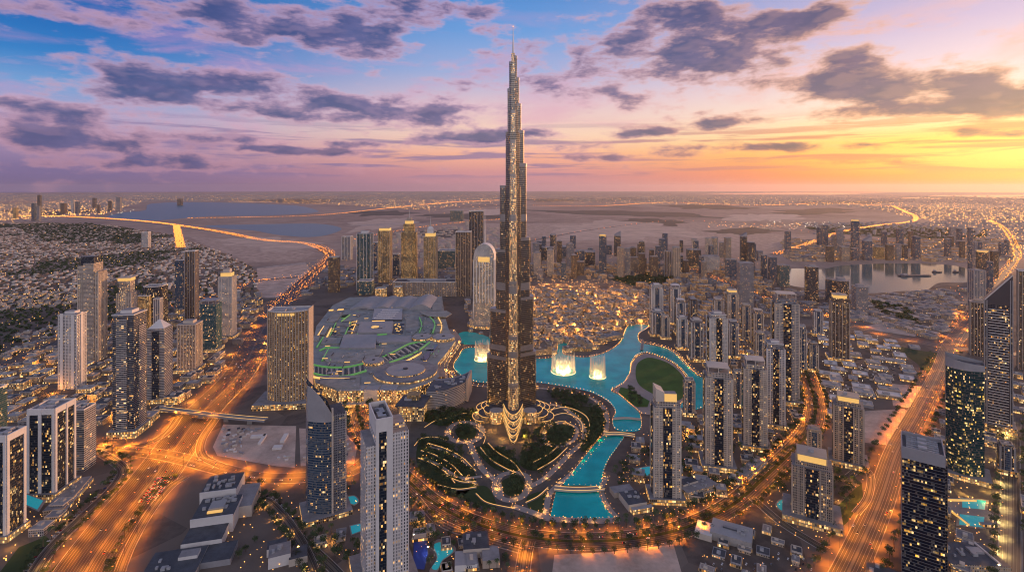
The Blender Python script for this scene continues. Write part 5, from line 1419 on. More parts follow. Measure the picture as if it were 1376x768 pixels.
def fountain(label, px, py, rpx, hpx, n):
    x, y = P(px, py); k = y / F; r = rpx * k; h = hpx * k
    root = empty('fountain', (x, y, .6), 0, label, 'fountain', None)
    q = [(r * math.cos(a), r * math.sin(a)) for a in np.linspace(0, 2 * math.pi, 41)]
    MB().wallstrip(q, 1.6, 0, 1.2).build('light_ring', M['ringglow'], root)
    rs = random.Random(n)
    for i in range(n):
        a = 2 * math.pi * i / n
        hh = h * rs.uniform(.72, 1.0)
        MB().tube((r * math.cos(a), r * math.sin(a), 0), (r * .93 * math.cos(a), r * .93 * math.sin(a), hh), .75, .3, 5).build('water_jet', M['jet'], root)
    for i in range(n // 2):
        a = 2 * math.pi * (i + .5) / (n // 2)
        MB().tube((r * .6 * math.cos(a), r * .6 * math.sin(a), 0), (r * .55 * math.cos(a), r * .55 * math.sin(a), h * rs.uniform(.45, .7)), 1.3, .3, 5).build('water_jet', M['jet'], root)
    for i in range(3):
        a = 2 * math.pi * i / 3 + .5
        l = bpy.data.lights.new('fountain_lamp', 'POINT'); l.energy = .8e5 * (r / 30) ** 2 * (h / 45); l.color = (1, .66, .26); l.shadow_soft_size = 1.5
        o = bpy.data.objects.new('fountain_lamp', l); col.objects.link(o); o.parent = root; o.location = (r * .45 * math.cos(a), r * .45 * math.sin(a), 3)
fountain('widest ring of lit fountain jets, middle of the lagoon', 757, 499, 16, 27, 78)
fountain('narrower lit fountain right of the widest ring', 803, 506, 10.5, 31, 60)
fountain('lit fountain half hidden by the tallest tower', 648, 483, 10, 26, 60)

# ------------------------------------------------------------------ bridges and pools
def bridge(name, label, pts, w, z, h=1.6, rail=True, mat='cream', lit=True):
    l = smooth_line(PP(pts, z), 6)
    root = empty(name, (0, 0, 0), 0, label, 'bridge')
    a, b = offset_line(l, -w / 2), offset_line(l, w / 2)
    m = MB(); m.strip(a, b, z)
    m.build('deck', M['path'], root)
    for s in (a, b):
        MB().wallstrip(s, .7, z - h, z + 1.3).build('parapet', M[mat], root)
        if lit: MB().wallstrip(offset_line(s, .1), .5, z + 1.3, z + 1.7).build('rail_light', M['stripglow'], root)
    nn = max(2, int(len(l) / 5))
    for k in range(1, nn):
        x, y = l[int(k * (len(l) - 1) / nn)]
        MB().box(x, y, w * .8, 1.6, 0, z - h).build('pillar', M['concrete'], root)
    return root
bridge('canal_bridge', 'arched lit bridge between the two lower canal basins', [(745, 655), (760, 656.5), (778, 657), (795, 656.5), (811, 655)], 9, 4)
bridge('canal_bridge', 'lit footbridge across the canal below the island', [(812, 583), (826, 582), (840, 583), (853, 585)], 8, 4)
bridge('canal_bridge', 'narrow footbridge crossing the canal nearest the island', [(824, 562), (842, 561), (862, 563)], 4, 3, lit=False)
bridge('footbridge', 'covered metro footbridge spanning the left highway', [(218, 548), (250, 552), (290, 557), (330, 561), (358, 563)], 12, 12, 3, mat='grey')
bridge('road_bridge', 'small bridge from island to outer bank', [(862, 470), (863, 462), (862, 455)], 7, 3, lit=False)
def pool(label, pts, z=.8, deck=None):
    q = smooth_line(PP(pts, z), 4, True) if len(pts) > 4 else PP(pts, z)
    root = empty('swimming_pool', (0, 0, 0), 0, label, 'pool')
    m = MB(); m.sheet(q, z); m.build('water', M['pool'], root)
    m = MB(); m.sheet(scale_about(q, 1.25), z - .15); m.build('deck', M['paving'], root)
    FOOT.append((sum(p[0] for p in q) / len(q), sum(p[1] for p in q) / len(q), 16))
pool('turquoise pool shaped like a key right of the big white tower', [(583, 731), (598, 728), (609, 738), (602, 746), (594, 752), (588, 764), (580, 762), (588, 748)])
pool('round turquoise pool beside the squat beige tower', [(1044, 678), (1048, 672), (1055, 671), (1061, 674), (1063, 680), (1058, 685), (1050, 685)])
pool('small turquoise pool behind the sail-topped tower', [(466, 668), (476, 666), (481, 672), (476, 677), (469, 674)])
pool('small turquoise pool between the two front towers', [(471, 706), (484, 703), (486, 712), (473, 717)])
pool('bright blue pool beside the cream canal tower', [(856, 629), (874, 626), (876, 637), (858, 640)])
pool('upper rectangular pool on the yellow-lit deck', [(1293, 669), (1325, 672), (1323, 684), (1293, 681)])
pool('lower rectangular pool on the yellow-lit deck', [(1290, 690), (1323, 694), (1321, 708), (1289, 704)])
pool('blue podium pool below the white-framed tower', [(31, 662), (58, 672), (50, 684), (28, 674)], 13)
def sports_court():
    q = PP([(556, 727), (573, 726), (575, 744), (570, 765), (555, 764)])
    root = empty('sports_court', (0, 0, 0), 0, 'court lit electric blue beside the big white tower', 'court')
    m = MB(); m.sheet(q, .6); m.build('court_surface', mat_plain('blue_court', (.02, .05, .30), .6), root)
    for i in (0, 2):
        x, y = q[i]
        MB().tube((x, y, 0), (x, y, 9), .25).build('floodlight_pole', M['steel'], root)
        MB().box(x, y, 2, 1, 9, 10).build('floodlight', M['whiteglow'], root)
        l = bpy.data.lights.new('floodlight_lamp', 'SPOT'); l.energy = 1.2e4; l.spot_size = R(150); l.spot_blend = 1; l.color = (.75, .85, 1); l.shadow_soft_size = .5
        o = bpy.data.objects.new('floodlight_lamp', l); col.objects.link(o); o.parent = root; o.location = (x, y, 8.8)
    x, y = q[0]; FOOT.append((x, y - 20, 25))
sports_court()

def terrace(label, pts, h=2.2, th=1.6):
    l = smooth_line(PP(pts), 6)
    root = empty('garden_terrace', (0, 0, 0), 0, label, 'terrace', 'curved lit terraces in the tower park')
    MB().wallstrip(l, th, 0, h).build('low_wall', M['paving'], root)
    MB().wallstrip(offset_line(l, .2), .7, h, h + .35).build('edge_light', M['stripglow'], root)
TL = 'curved low terrace wall with a light line in the tower park'
for pts in ([(566, 606), (585, 612), (606, 624), (622, 640)], [(562, 616), (582, 624), (600, 636), (612, 650)], [(575, 596), (600, 604), (622, 616), (640, 634)], [(600, 640), (620, 648), (640, 648)], [(588, 652), (615, 658), (640, 655)],
            [(656, 596), (668, 608), (690, 622), (704, 640)], [(646, 602), (660, 618), (680, 630), (694, 636)], [(716, 622), (735, 612), (750, 600)], [(722, 632), (745, 618), (762, 602)], [(740, 560), (760, 556), (780, 566), (784, 582)],
            [(735, 552), (762, 548), (788, 560), (792, 580), (780, 600)], [(732, 584), (738, 572), (756, 567), (772, 574)], [(606, 560), (625, 556), (650, 560)], [(570, 575), (585, 566), (604, 562)], [(640, 575), (652, 586), (650, 598)], [(712, 560), (735, 556), (745, 548)],
            [(556, 600), (566, 590), (585, 588), (600, 592)], [(706, 676), (722, 668), (736, 656)], [(640, 664), (655, 676), (690, 684)]):
    terrace(TL, pts)
# ------------------------------------------------------------------ keeping clear of roads, water, towers
KEEP = [W1, W1b, W2, W3, BAY, CREEK, CREEK2, ISLE, PARK, LOT1, LOT1B, LOT2, LOT3, LOT4, MALLP, GRASS3, GRASS4, GRASS5, GRASS6, GRASS8]
def road_ok(p, margin):
    ok = np.ones(len(p), bool)
    for line, w in ROADS:
        L = np.array(line)
        for a, b in zip(L[:-1], L[1:]):
            d = b - a; l2 = (d * d).sum()
            if l2 < 1e-6: continue
            u = np.clip(((p - a) @ d) / l2, 0, 1)
            ok &= np.linalg.norm(p - (a + u[:, None] * d), axis=1) > w / 2 + margin
    for line in PATHS:
        L = np.array(line)
        for a, b in zip(L[:-1], L[1:]):
            d = b - a; l2 = (d * d).sum()
            if l2 < 1e-6: continue
            u = np.clip(((p - a) @ d) / l2, 0, 1)
            ok &= np.linalg.norm(p - (a + u[:, None] * d), axis=1) > 4 + margin * .3
    return ok
def clear(p, margin=14, keep=True, foot=True):
    ok = road_ok(p, margin)
    if keep:
        for q in KEEP: ok &= ~inside(p, q)
    if foot:
        for x, y, r in FOOT: ok &= np.hypot(p[:, 0] - x, p[:, 1] - y) > r + margin * .6
    return ok
def scatter(poly_px, spacing, jitter=.35, rot=0.0, margin=14, keep=True, foot=True, ground=None, ygrow=0.0, px_ok=True):
    poly = ground or PP(poly_px)
    A = np.array(poly); c, s = math.cos(rot), math.sin(rot)
    B = np.stack([A[:, 0] * c + A[:, 1] * s, -A[:, 0] * s + A[:, 1] * c], 1)
    gx = np.arange(B[:, 0].min(), B[:, 0].max(), spacing); gy = np.arange(B[:, 1].min(), B[:, 1].max(), spacing)
    X, Y = np.meshgrid(gx, gy)
    p = np.stack([X.ravel(), Y.ravel()], 1) + rng.uniform(-jitter, jitter, (X.size, 2)) * spacing
    p = np.stack([p[:, 0] * c - p[:, 1] * s, p[:, 0] * s + p[:, 1] * c], 1)
    p = p[inside(p, poly)]
    return p[clear(p, margin, keep, foot)] if len(p) else p

# low building kinds: shared meshes
def low_mesh(mat, roof, w, d, h, seed, units=True):
    m = MB(); rs = random.Random(seed)
    m.prism(rect(w, d), 0, h)
    return m.mesh('walls', [M[mat], M[roof]])
LOWK = {}
def low_building(name, label, cat, group, x, y, rz, kind):
    """kind: (mat, roof, w, d, h, seed)"""
    if kind not in LOWK:
        mat, roof, w, d, h, seed = kind
        rs = random.Random(seed)
        u = MB()
        u.box(rs.uniform(-.2, .2) * w, rs.uniform(-.2, .2) * d, .3 * w, .3 * d, h, h + rs.uniform(2, 4))
        pm = MB(); q = rect(w + .6, d + .6)
        for i in range(4):
            a, b = q[i], q[(i + 1) % 4]; c_, d_ = scale_poly([b, a], .94)
            pm.face([(*a, h - .5), (*b, h - .5), (*b, h + 1), (*a, h + 1)]); pm.face([(*a, h + 1), (*b, h + 1), (*c_, h + 1), (*d_, h + 1)]); pm.face([(*c_, h), (*d_, h), (*d_, h + 1), (*c_, h + 1)])
        base = MB().box(0, 0, w + 3, d + 3, 0, 4.0, 0, 1)
        LOWK[kind] = (low_mesh(mat, roof, w, d, h, seed), u.mesh('roof_room', M['unit' if seed % 2 else 'cream']), pm.mesh('parapet', M['cream' if seed % 3 else 'grey']), base.mesh('lit_base', [M['shop'], M['paving']]), rs.random() < .45)
    a, u, pp, bs, hasb = LOWK[kind]
    o = link(name, a, None, (x, y, 0), rz)
    tag(o, label, cat, group)
    link('roof_room', u, o); link('parapet', pp, o)
    if hasb: link('lit_base', bs, o)
    return o
rsl = random.Random(11)
def zone(poly, spacing, sizes, heights, mats, name, labels, cat, group, rot, limit=300, roofs=('roof', 'roofpale', 'roofdark'), margin=14, skip=0.0, kinds=14):
    p = scatter(poly, spacing, .3, rot, margin)
    p = p[np.argsort(p[:, 1])]
    ks = []
    for k in range(kinds):
        ks.append((rsl.choice(mats), rsl.choice(roofs), round(rsl.uniform(*sizes), 1), round(rsl.uniform(*sizes), 1), round(rsl.uniform(*heights), 1), k))
    n = 0
    for x, y in p:
        if rsl.random() < skip or n >= limit: continue
        kd = rsl.choice(ks); n += 1
        lb = labels[0 if kd[4] < (heights[0] + heights[1]) / 2 else 1]
        rz_ = rot + rsl.choice((0, 0, math.pi / 2)) + rsl.uniform(-.05, .05)
        if name == 'low_building': LOWALL.append((y, x, lb, cat, group, rz_, kd))
        else: low_building(name, lb, cat, group, x, y, rz_, kd)
    return n
cnt = {}
LOWALL = []
cnt['old'] = zone([(700, 388), (735, 378), (850, 381), (872, 402), (872, 432), (840, 440), (815, 466), (790, 474), (765, 472), (740, 476), (700, 482)], 36, (16, 30), (9, 22), ['f_old', 'f_old', 'f_low'], 'townhouse_block',
     ('low tan old-town block glowing warmly beside the lagoon', 'taller tan old-town block glowing warmly beside the lagoon'), 'building', 'old-town blocks by the lagoon', .25, 300, ('roof', 'tanroof', 'tanroof'), margin=5) if M.setdefault('tanroof', mat_plain('tan_roof', (.20, .145, .105), .85, var=.2, vscale=.05)) else 0
cnt['left'] = zone([(0, 474), (120, 442), (240, 418), (350, 396), (352, 440), (320, 490), (245, 560), (130, 598), (0, 640)], 46, (16, 36), (5, 18), ['f_low', 'f_low', 'f_beige', 'f_grey', 'shop'], 'low_building',
     ('flat-roofed low block among the left towers', 'mid-height block among the left towers'), 'building', 'low blocks among the left towers', .12, 320)
cnt['res'] = zone([(872, 442), (1000, 432), (1084, 440), (1094, 520), (1062, 598), (1000, 642), (940, 690), (850, 690), (830, 664), (856, 590), (950, 562), (1012, 560), (1012, 506), (935, 472)], 31, (12, 22), (5, 13), ['f_old', 'f_low', 'f_beige'], 'low_building',
     ('low cream block between the downtown residences', 'higher cream block between the downtown residences'), 'building', 'low blocks between downtown residences', -.25, 380, margin=8)
cnt['ind'] = zone([(1098, 425), (1190, 458), (1250, 472), (1240, 500), (1196, 545), (1160, 550), (1110, 600), (1112, 540), (1085, 470)], 54, (18, 46), (4, 11), ['f_low', 'f_grey', 'grey', 'f_white', 'shop'], 'warehouse',
     ('flat shed between the boulevard and the right highway', 'taller shed between the boulevard and the right highway'), 'building', 'sheds by the right highway', -.5, 240, ('roofpale', 'roof', 'white'))
cnt['redge'] = zone([(1245, 580), (1290, 500), (1376, 470), (1400, 560), (1400, 800), (1190, 800), (1222, 660)], 40, (14, 30), (4, 12), ['f_low', 'f_grey', 'shop'], 'low_building',
     ('dark-roofed low block by the right edge towers', 'taller dark-roofed block by the right edge towers'), 'building', 'low blocks at the right edge', -.7, 60, ('roofdark', 'roof'))
cnt['band'] = zone([(700, 348), (1000, 346), (1050, 395), (1085, 425), (1000, 432), (880, 432), (872, 400), (850, 376), (735, 374), (700, 380)], 46, (16, 34), (6, 22), ['f_low', 'f_old', 'f_grey'], 'low_building',
     ('low block in the far band beyond the old town', 'taller block in the far band beyond the old town'), 'building', 'blocks beyond the old town', .1, 420)
cnt['bay'] = zone([(1050, 318), (1376, 318), (1376, 350), (1340, 352), (1300, 352), (1200, 350), (1060, 352)], 72, (26, 60), (8, 26), ['f_low', 'f_old', 'f_grey'], 'low_building',
     ('low lit block on the far bay shore', 'taller lit block on the far bay shore'), 'building', 'blocks on the far bay shore', .4, 420)
cnt['bayn'] = zone([(1060, 390), (1170, 400), (1300, 385), (1290, 440), (1250, 455), (1150, 432), (1080, 412)], 52, (22, 50), (5, 14), ['f_low', 'f_white', 'f_grey'], 'low_building',
     ('low pale block in the park south of the bay', 'taller pale block in the park south of the bay'), 'building', 'blocks south of the bay', .3, 170)
cnt['back'] = zone([(400, 372), (430, 352), (700, 352), (700, 386), (620, 400), (616, 376), (410, 400)], 70, (22, 50), (5, 16), ['f_low', 'f_grey'], 'low_building',
     ('low block behind the mall', 'taller block behind the mall'), 'building', 'blocks behind the mall', .1, 120)
cnt['mallE'] = zone([(604, 400), (640, 396), (672, 430), (672, 480), (640, 470), (620, 440)], 40, (12, 24), (5, 14), ['f_old', 'f_low'], 'low_building',
     ('low lit block beside the arched hotel', 'taller lit block beside the arched hotel'), 'building', 'blocks beside the arched hotel', .1, 60, margin=6)

cnt['bot'] = zone([(430, 645), (480, 655), (485, 768), (430, 768)], 34, (10, 18), (4, 9), ['f_low', 'cream', 'f_white'], 'low_building', ('small pale block by the front towers', 'taller pale block by the front towers'), 'building', 'small blocks by the front towers', .3, 30, margin=5)
cnt['bot2'] = zone([(556, 690), (620, 712), (690, 742), (690, 775), (556, 775)], 34, (10, 20), (4, 9), ['f_low', 'cream', 'f_white'], 'low_building', ('small flat block under the boulevard curve', 'taller flat block under the boulevard curve'), 'building', 'small blocks under the boulevard curve', .2, 30, margin=5)
cnt['bot3'] = zone([(1000, 700), (1060, 720), (1105, 745), (1105, 780), (930, 780), (930, 740)], 30, (8, 16), (3, 6), ['white', 'cream', 'f_low'], 'site_cabin', ('white cabin on the lot at lower right', 'taller white cabin on the lot at lower right'), 'cabin', 'cabins on the lower right lot', -.5, 30, margin=5)
cnt['bot4'] = zone([(296, 576), (395, 576), (392, 622), (300, 610)], 40, (5, 12), (3, 5), ['white', 'grey', 'cream'], 'site_cabin', ('site cabin on the sandy lot', 'taller site cabin on the sandy lot'), 'cabin', 'cabins on the sandy lot', .1, 30, margin=4) if False else 0
cnt['leftb'] = zone([(0, 640), (40, 700), (60, 720), (110, 670), (120, 640), (60, 610)], 34, (12, 24), (5, 10), ['f_low', 'cream', 'f_grey'], 'low_building', ('low block below the left framed towers', 'taller block below the left framed towers'), 'building', 'blocks below the left framed towers', .1, 20, margin=5)
LOWALL.sort(key=lambda a: a[0])
for y, x, lb, cat, group, rz_, kd in LOWALL[:298]: low_building('low_building', lb, cat, group, x, y, rz_, kd)
mm = MB(); LM = ['f_low', 'f_old', 'f_grey', 'f_white', 'f_beige', 'shop', 'roof', 'roofpale', 'roofdark', 'tanroof', 'white', 'grey']
for y, x, lb, cat, group, rz_, (mt, rf, w_, d_, h_, sd_) in LOWALL[298:]:
    mm.box(x, y, w_, d_, 0, h_, LM.index(mt), LM.index(rf), rz_)
    mm.box(x, y, w_ * .35, d_ * .35, h_, h_ + 3, LM.index('grey'), LM.index('roof'), rz_)
tag(mm.build('low_district', [M[k] for k in LM]), 'farther low city blocks massed between the towers', 'low blocks', None, 'stuff')
# villas at the left: the nearest 300 singly, the rest as one mass
def villas():
    p = scatter([(-60, 300), (60, 299), (150, 303), (232, 316), (300, 340), (345, 362), (345, 398), (300, 436), (225, 470), (100, 482), (-60, 500)], 37, .32, .5, 10)
    p = p[np.argsort(p[:, 1])]
    px = CX + F * p[:, 0] / p[:, 1]
    p = p[(px > -15)]
    # gardens: leave gaps where a slow noise is low
    g = np.sin(p[:, 0] * .0034 + 1) * np.sin(p[:, 1] * .0021 + .6) + .4 * np.sin(p[:, 0] * .011) * np.sin(p[:, 1] * .008)
    trees_p = p[g < -.52]; p = p[g >= -.52]
    ks = [(rsl.choice(['f_villa', 'f_villa', 'f_low']), rsl.choice(['roofpale', 'tanroof', 'roof']), rsl.uniform(12, 19), rsl.uniform(11, 17), rsl.uniform(5.5, 9), k) for k in range(12)]
    for x, y in p[:300]:
        low_building('villa', 'flat-roofed pale villa in the dense suburb behind the left towers', 'villa', 'suburban villas behind the left towers', x, y, .5 + rsl.uniform(-.2, .2), rsl.choice(ks))
    q = p[300:]
    n = len(q)
    box = [(-.5, -.5, 0), (.5, -.5, 0), (.5, .5, 0), (-.5, .5, 0), (-.5, -.5, 1), (.5, -.5, 1), (.5, .5, 1), (-.5, .5, 1)]
    fq = [(0, 1, 5, 4), (1, 2, 6, 5), (2, 3, 7, 6), (3, 0, 4, 7), (4, 5, 6, 7)]
    g0 = p_sc = np.stack([rng.uniform(13, 22, n), rng.uniform(12, 20, n), rng.uniform(5, 9, n)], 1)
    half = rng.random(n) < .5
    for sel, mt in ((half, 'cream'), (~half, 'tanroof')):
        many('villa_district', box, fq, np.c_[q[sel], np.zeros(sel.sum())], g0[sel], rng.uniform(.3, .7, sel.sum()), M[mt],
             label='distant mass of pale suburban villas', cat='villa district')
    return p, trees_p
VILLA, VTREE = villas()
box = [(-.5, -.5, 0), (.5, -.5, 0), (.5, .5, 0), (-.5, .5, 0), (-.5, -.5, 1), (.5, -.5, 1), (.5, .5, 1), (-.5, .5, 1)]
fq = [(0, 1, 5, 4), (1, 2, 6, 5), (2, 3, 7, 6), (3, 0, 4, 7), (4, 5, 6, 7)]
# far city: low mass out to the horizon
def far_mass():
    parts = []
    for poly, sp in (([(-40, 262), (560, 258), (700, 259), (690, 270), (560, 280), (440, 272), (200, 270), (140, 285), (60, 297), (-40, 300)], 190),
                     ([(700, 262), (1400, 264), (1400, 300), (1240, 296), (1200, 285), (1120, 276), (940, 276), (800, 272)], 190),
                     ([(1080, 300), (1400, 296), (1400, 330), (1240, 318), (1090, 316)], 95),
                     ([(460, 322), (640, 300), (680, 310), (700, 345), (600, 350), (470, 345)], 110)):
        q = scatter(poly, sp, .48, .3, 10, foot=False)
        parts.append((q, sp))
    k = 0
    for q, sp in parts:
        if not len(q): continue
        n = len(q)
        keep = (np.sin(q[:, 0] * .0009 + k) + np.sin(q[:, 1] * .0006 + k * 2) + rng.uniform(-.8, .8, n)) > -.5
        q = q[keep]; n = len(q); k += 1
        sc_ = np.stack([rng.uniform(.15, .5, n) * sp, rng.uniform(.12, .4, n) * sp, rng.uniform(6, 16, n) + (rng.random(n) < .06) * rng.uniform(10, 40, n)], 1)
        many('far_city', box, fq, np.c_[q, np.zeros(n)], sc_, rng.uniform(.1, .6, n), M['concrete'] if k % 2 else M['tan'], label='low hazy city blocks towards the horizon', cat='far city')
    return [p_[0] for p_ in parts]
FARP = far_mass()

# ------------------------------------------------------------------ single low buildings near the camera
def near_block(name, label, cat, parts, rot, px, py):
    x, y = P(px, py)
    root = empty(name, (x, y, 0), R(rot), label, cat)
    for nm, cx_, cy_, sx, sy, z0, z1, mw, mr in parts:
        MB().box(cx_, cy_, sx, sy, z0, z1, 0, 1).build(nm, [M[mw], M[mr]], root)
    FOOT.append((x, y, max(max(abs(p[1]) + p[3] / 2, abs(p[2]) + p[4] / 2) for p in parts) * 1.1))
    return root
rs = random.Random(21)
def units(n, cx_, cy_, sx, sy, z):
    return [('rooftop_unit', cx_ + rs.uniform(-.42, .42) * sx, cy_ + rs.uniform(-.42, .42) * sy, rs.uniform(2, 6), rs.uniform(2, 6), z, z + rs.uniform(1.5, 3.5), 'unit', 'roofpale') for _ in range(n)]
near_block('office_block', 'white stepped office complex with dark plant-filled roofs by the left junction', 'building',
   [('wing', 0, 46, 40, 42, 0, 26, 'white', 'roofdark'), ('wing', 6, 2, 44, 44, 0, 20, 'white', 'roofdark'), ('wing', 30, 30, 24, 50, 0, 15, 'cream', 'roof'), ('wing', 4, -34, 40, 28, 0, 12, 'white', 'roofdark'),
    ('wing', 10, -62, 60, 30, 0, 7, 'grey', 'roofdark'), ('skylight', 6, 4, 16, 16, 20, 23, 'roofpale', 'roofpale'), ('lit_window', 6, -8, 16, 3, 20, 22, 'crownglow', 'crownglow'),
    ('parapet', 6, -19.6, 44, 1, 20, 22, 'white', 'white'), ('parapet', 0, 25.4, 40, 1, 26, 28, 'white', 'white'), ('entrance_glow', 6, -20.8, 30, 1, 1, 5, 'shop', 'shop')]
   + units(16, 0, 46, 36, 38, 26) + units(14, 6, 10, 40, 24, 20), 14, 284, 704).scale = (1.22, 1.22, 1.1)
near_block('flat_hall', 'wide dark-roofed hall at the bottom left', 'building', [('hall', 0, 0, 62, 50, 0, 9, 'concrete', 'roofdark'), ('roof_room', 14, 8, 22, 14, 9, 13, 'white', 'roof')] + units(5, -10, 0, 30, 30, 9), 14, 235, 764)
near_block('villa_block', 'pale cubic block with stepped roofs at the bottom left of the centre', 'building', [('wing', 0, 0, 26, 26, 0, 14, 'white', 'roof'), ('wing', 22, -6, 22, 24, 0, 9, 'cream', 'roofdark'), ('wing', -4, 20, 24, 18, 0, 10, 'white', 'roofdark')] + units(4, 0, 0, 20, 20, 14), 22, 376, 752)
near_block('flat_block', 'grey roofed block between boulevard and bottom edge', 'building', [('wing', 0, 10, 34, 34, 0, 12, 'cream', 'roofdark'), ('wing', -14, -16, 28, 26, 0, 8, 'white', 'roofpale'), ('wing', 18, -14, 22, 26, 0, 10, 'tan', 'roof')] + units(6, 0, 10, 28, 28, 12), 6, 640, 744)
near_block('warehouse', 'large pale flat-roofed hall at the bottom right of the boulevard', 'building', [('hall', 0, 0, 52, 34, 0, 11, 'concrete', 'roofpale'), ('hall', -34, -8, 22, 30, 0, 8, 'cream', 'white'), ('roof_monitor', 2, 2, 26, 5, 11, 13, 'roofdark', 'roof'), ('loading_bay', 20, -18, 14, 3, 0, 5, 'shop', 'roof')] + units(4, 10, 0, 30, 20, 11), -28, 983, 722)
near_block('podium_building', 'dark-roofed podium villa block beside the canal basin', 'building', [('wing', 0, 0, 30, 34, 0, 10, 'cream', 'roofdark'), ('wing', -4, 28, 34, 18, 0, 8, 'tan', 'roof'), ('wing', 4, -22, 34, 8, 0, 7, 'shop', 'roofpale')] + units(6, 0, 4, 24, 26, 10), 14, 850, 676)
near_block('podium_building', 'long cream podium right of the canal tower', 'building', [('wing', 0, 0, 62, 22, 0, 13, 'f_low', 'roof'), ('wing', -10, 12, 30, 14, 0, 16, 'cream', 'roofdark'), ('shop_row', 0, -12, 60, 3, 0, 6, 'shop', 'roofpale')] + units(6, 0, 0, 54, 16, 13), 24, 938, 662)
near_block('podium_building', 'curving lit shop podium below the double tower', 'building', [('wing', 0, 0, 80, 18, 0, 9, 'f_low', 'roof'), ('shop_row', 0, -10, 78, 3, 0, 5, 'shop', 'roofpale')] + units(6, 0, 0, 70, 12, 9), 42, 1010, 632)
near_block('pool_deck', 'yellow-lit pool terrace by the right edge', 'terrace', [('deck', 0, 0, 56, 60, 0, .5, 'paving', 'paving'), ('lit_wall', -29, 0, 1.5, 60, 0, 4, 'crownglow', 'roofpale'), ('lit_wall', 0, 31, 56, 1.5, 0, 4, 'crownglow', 'roofpale'), ('pavilion', 0, -28, 24, 6, 0, 4, 'shop', 'roof')], -4, 1308, 690)
near_block('parking_deck', 'dark parking roof below the pool terrace', 'building', [('deck', 0, 0, 70, 44, 0, 9, 'f_low', 'roofdark'), ('roof_room', 12, 4, 16, 10, 9, 12, 'grey', 'roofpale'), ('roof_beam', 24, 0, 2, 40, 9, 11, 'white', 'white')] + units(8, -10, 0, 40, 34, 9), -4, 1300, 752)
near_block('flat_block', 'dark block with a white roof rim at the lower right', 'building', [('wing', 0, 0, 40, 30, 0, 10, 'grey', 'roofdark'), ('rim', 0, -15.6, 40, 1, 9, 11, 'white', 'white')] + units(4, 0, 0, 34, 24, 10), -36, 1190, 782)
near_block('guard_house', 'white-walled cabins on the sandy lot', 'cabin', [('cabin', 0, 0, 8, 30, 0, 5, 'white', 'white'), ('cabin', -40, 2, 6, 36, 0, 4, 'white', 'white'), ('cabin', -52, 16, 26, 8, 0, 4, 'white', 'white'), ('cabin', -2, -34, 16, 12, 0, 4, 'white', 'white')], 8, 382, 590)
rq = random.Random(9)
ME_C = [MB().box(0, 0, a, b, 0, h).mesh('site_container', M[k]) for a, b, h, k in ((6, 2.5, 2.6, 'white'), (12, 2.5, 2.6, 'grey'), (5, 5, 1.6, 'dark'), (8, 4, 3, 'cream'))]
for poly, n_ in (([(298, 574), (394, 576), (390, 620), (300, 608)], 70), ([(408, 580), (458, 582), (472, 600), (468, 616), (410, 620)], 25), ([(1140, 470), (1215, 480), (1190, 540), (1130, 535)], 60)):
    q_ = scatter(poly, 11, .45, 0, 2, False, True); rq.shuffle(list(q_))
    for x, y in list(q_)[::max(1, len(q_) // n_)][:n_]:
        o = link('site_container', rq.choice(ME_C), None, (x, y, .2), rq.uniform(0, 3))
        tag(o, 'small container or material stack on a construction lot', 'container', 'containers on the construction lots')
near_block('market_hall', 'lit low market hall on the lagoon spit', 'building', [('wing', 0, 0, 70, 30, 0, 14, 'f_old', 'roof'), ('wing', 20, 24, 60, 26, 0, 12, 'f_old', 'tanroof'), ('shop_row', 0, -16, 68, 3, 0, 5, 'shop', 'roof')] + units(5, 0, 0, 60, 20, 14), 30, 822, 455)
near_block('market_hall', 'lit tan hall with corner towers beside the lagoon inlet', 'building', [('wing', 0, 0, 44, 80, 0, 16, 'f_old', 'tanroof'), ('corner_tower', -18, -34, 10, 10, 0, 24, 'f_old', 'tanroof'), ('corner_tower', 18, -34, 10, 10, 0, 24, 'f_old', 'tanroof')] + units(5, 0, 0, 36, 70, 16), -20, 735, 470)
near_block('market_hall', 'gold-lit hall on the peninsula between the fountains', 'building', [('wing', 0, 0, 40, 30, 0, 12, 'f_gold', 'tanroof'), ('wing', 34, -8, 26, 26, 0, 9, 'f_gold', 'roof'), ('wing', 64, 4, 24, 20, 0, 8, 'shop', 'roof')], 10, 772, 470)
# sheds along the left side below the towers
near_block('low_building', 'long low podium roof along the service road', 'building', [('wing', 0, 0, 26, 90, 0, 8, 'f_low', 'roof'), ('shop_row', 14.5, 0, 3, 88, 0, 5, 'shop', 'roofpale')] + units(6, 0, 0, 20, 80, 8), 18, 92, 668)
# ------------------------------------------------------------------ street lamps
LAMPS = []     # (x, y, dirx, diry, height, power, colour key)
def lamps_along(line, step, offs, h, power, key, ymax=1e9, ymin=0, start=0.0):
    for off in offs:
        l = offset_line(line, off) if off else line
        for x, y, dx_, dy_ in resample(l, step, start):
            if ymin <= y < ymax and abs(CX + F * x / y - 688) < 760 and y > 590:
                s = -1 if off > 0 else 1
                LAMPS.append((x, y, dy_ * s, -dx_ * s, h, power, key))
SOD, GOLD = (1.0, 0.27, 0.012), (1.0, 0.45, 0.09)
lamps_along(SZR, 45, (-36, 0, 36), 18, 2.6e4, 's', 1450)
lamps_along(SZR, 80, (-30, 30), 20, 6.5e4, 's', 4200, 1450, 20)
lamps_along(ALK, 48, (-19, 19), 18, 2.2e4, 's', 1500)
lamps_along(ALK, 80, (-20, 20), 20, 6e4, 's', 2800, 1500)
lamps_along(ALK2, 90, (-20, 20), 20, 6e4, 's', 5200, 1700)
lamps_along(CROSS, 85, (-14, 14), 18, 4.2e4, 's', 3400)
lamps_along(BLVD, 44, (-18, 18), 14, 1.4e4, 's', 1500)
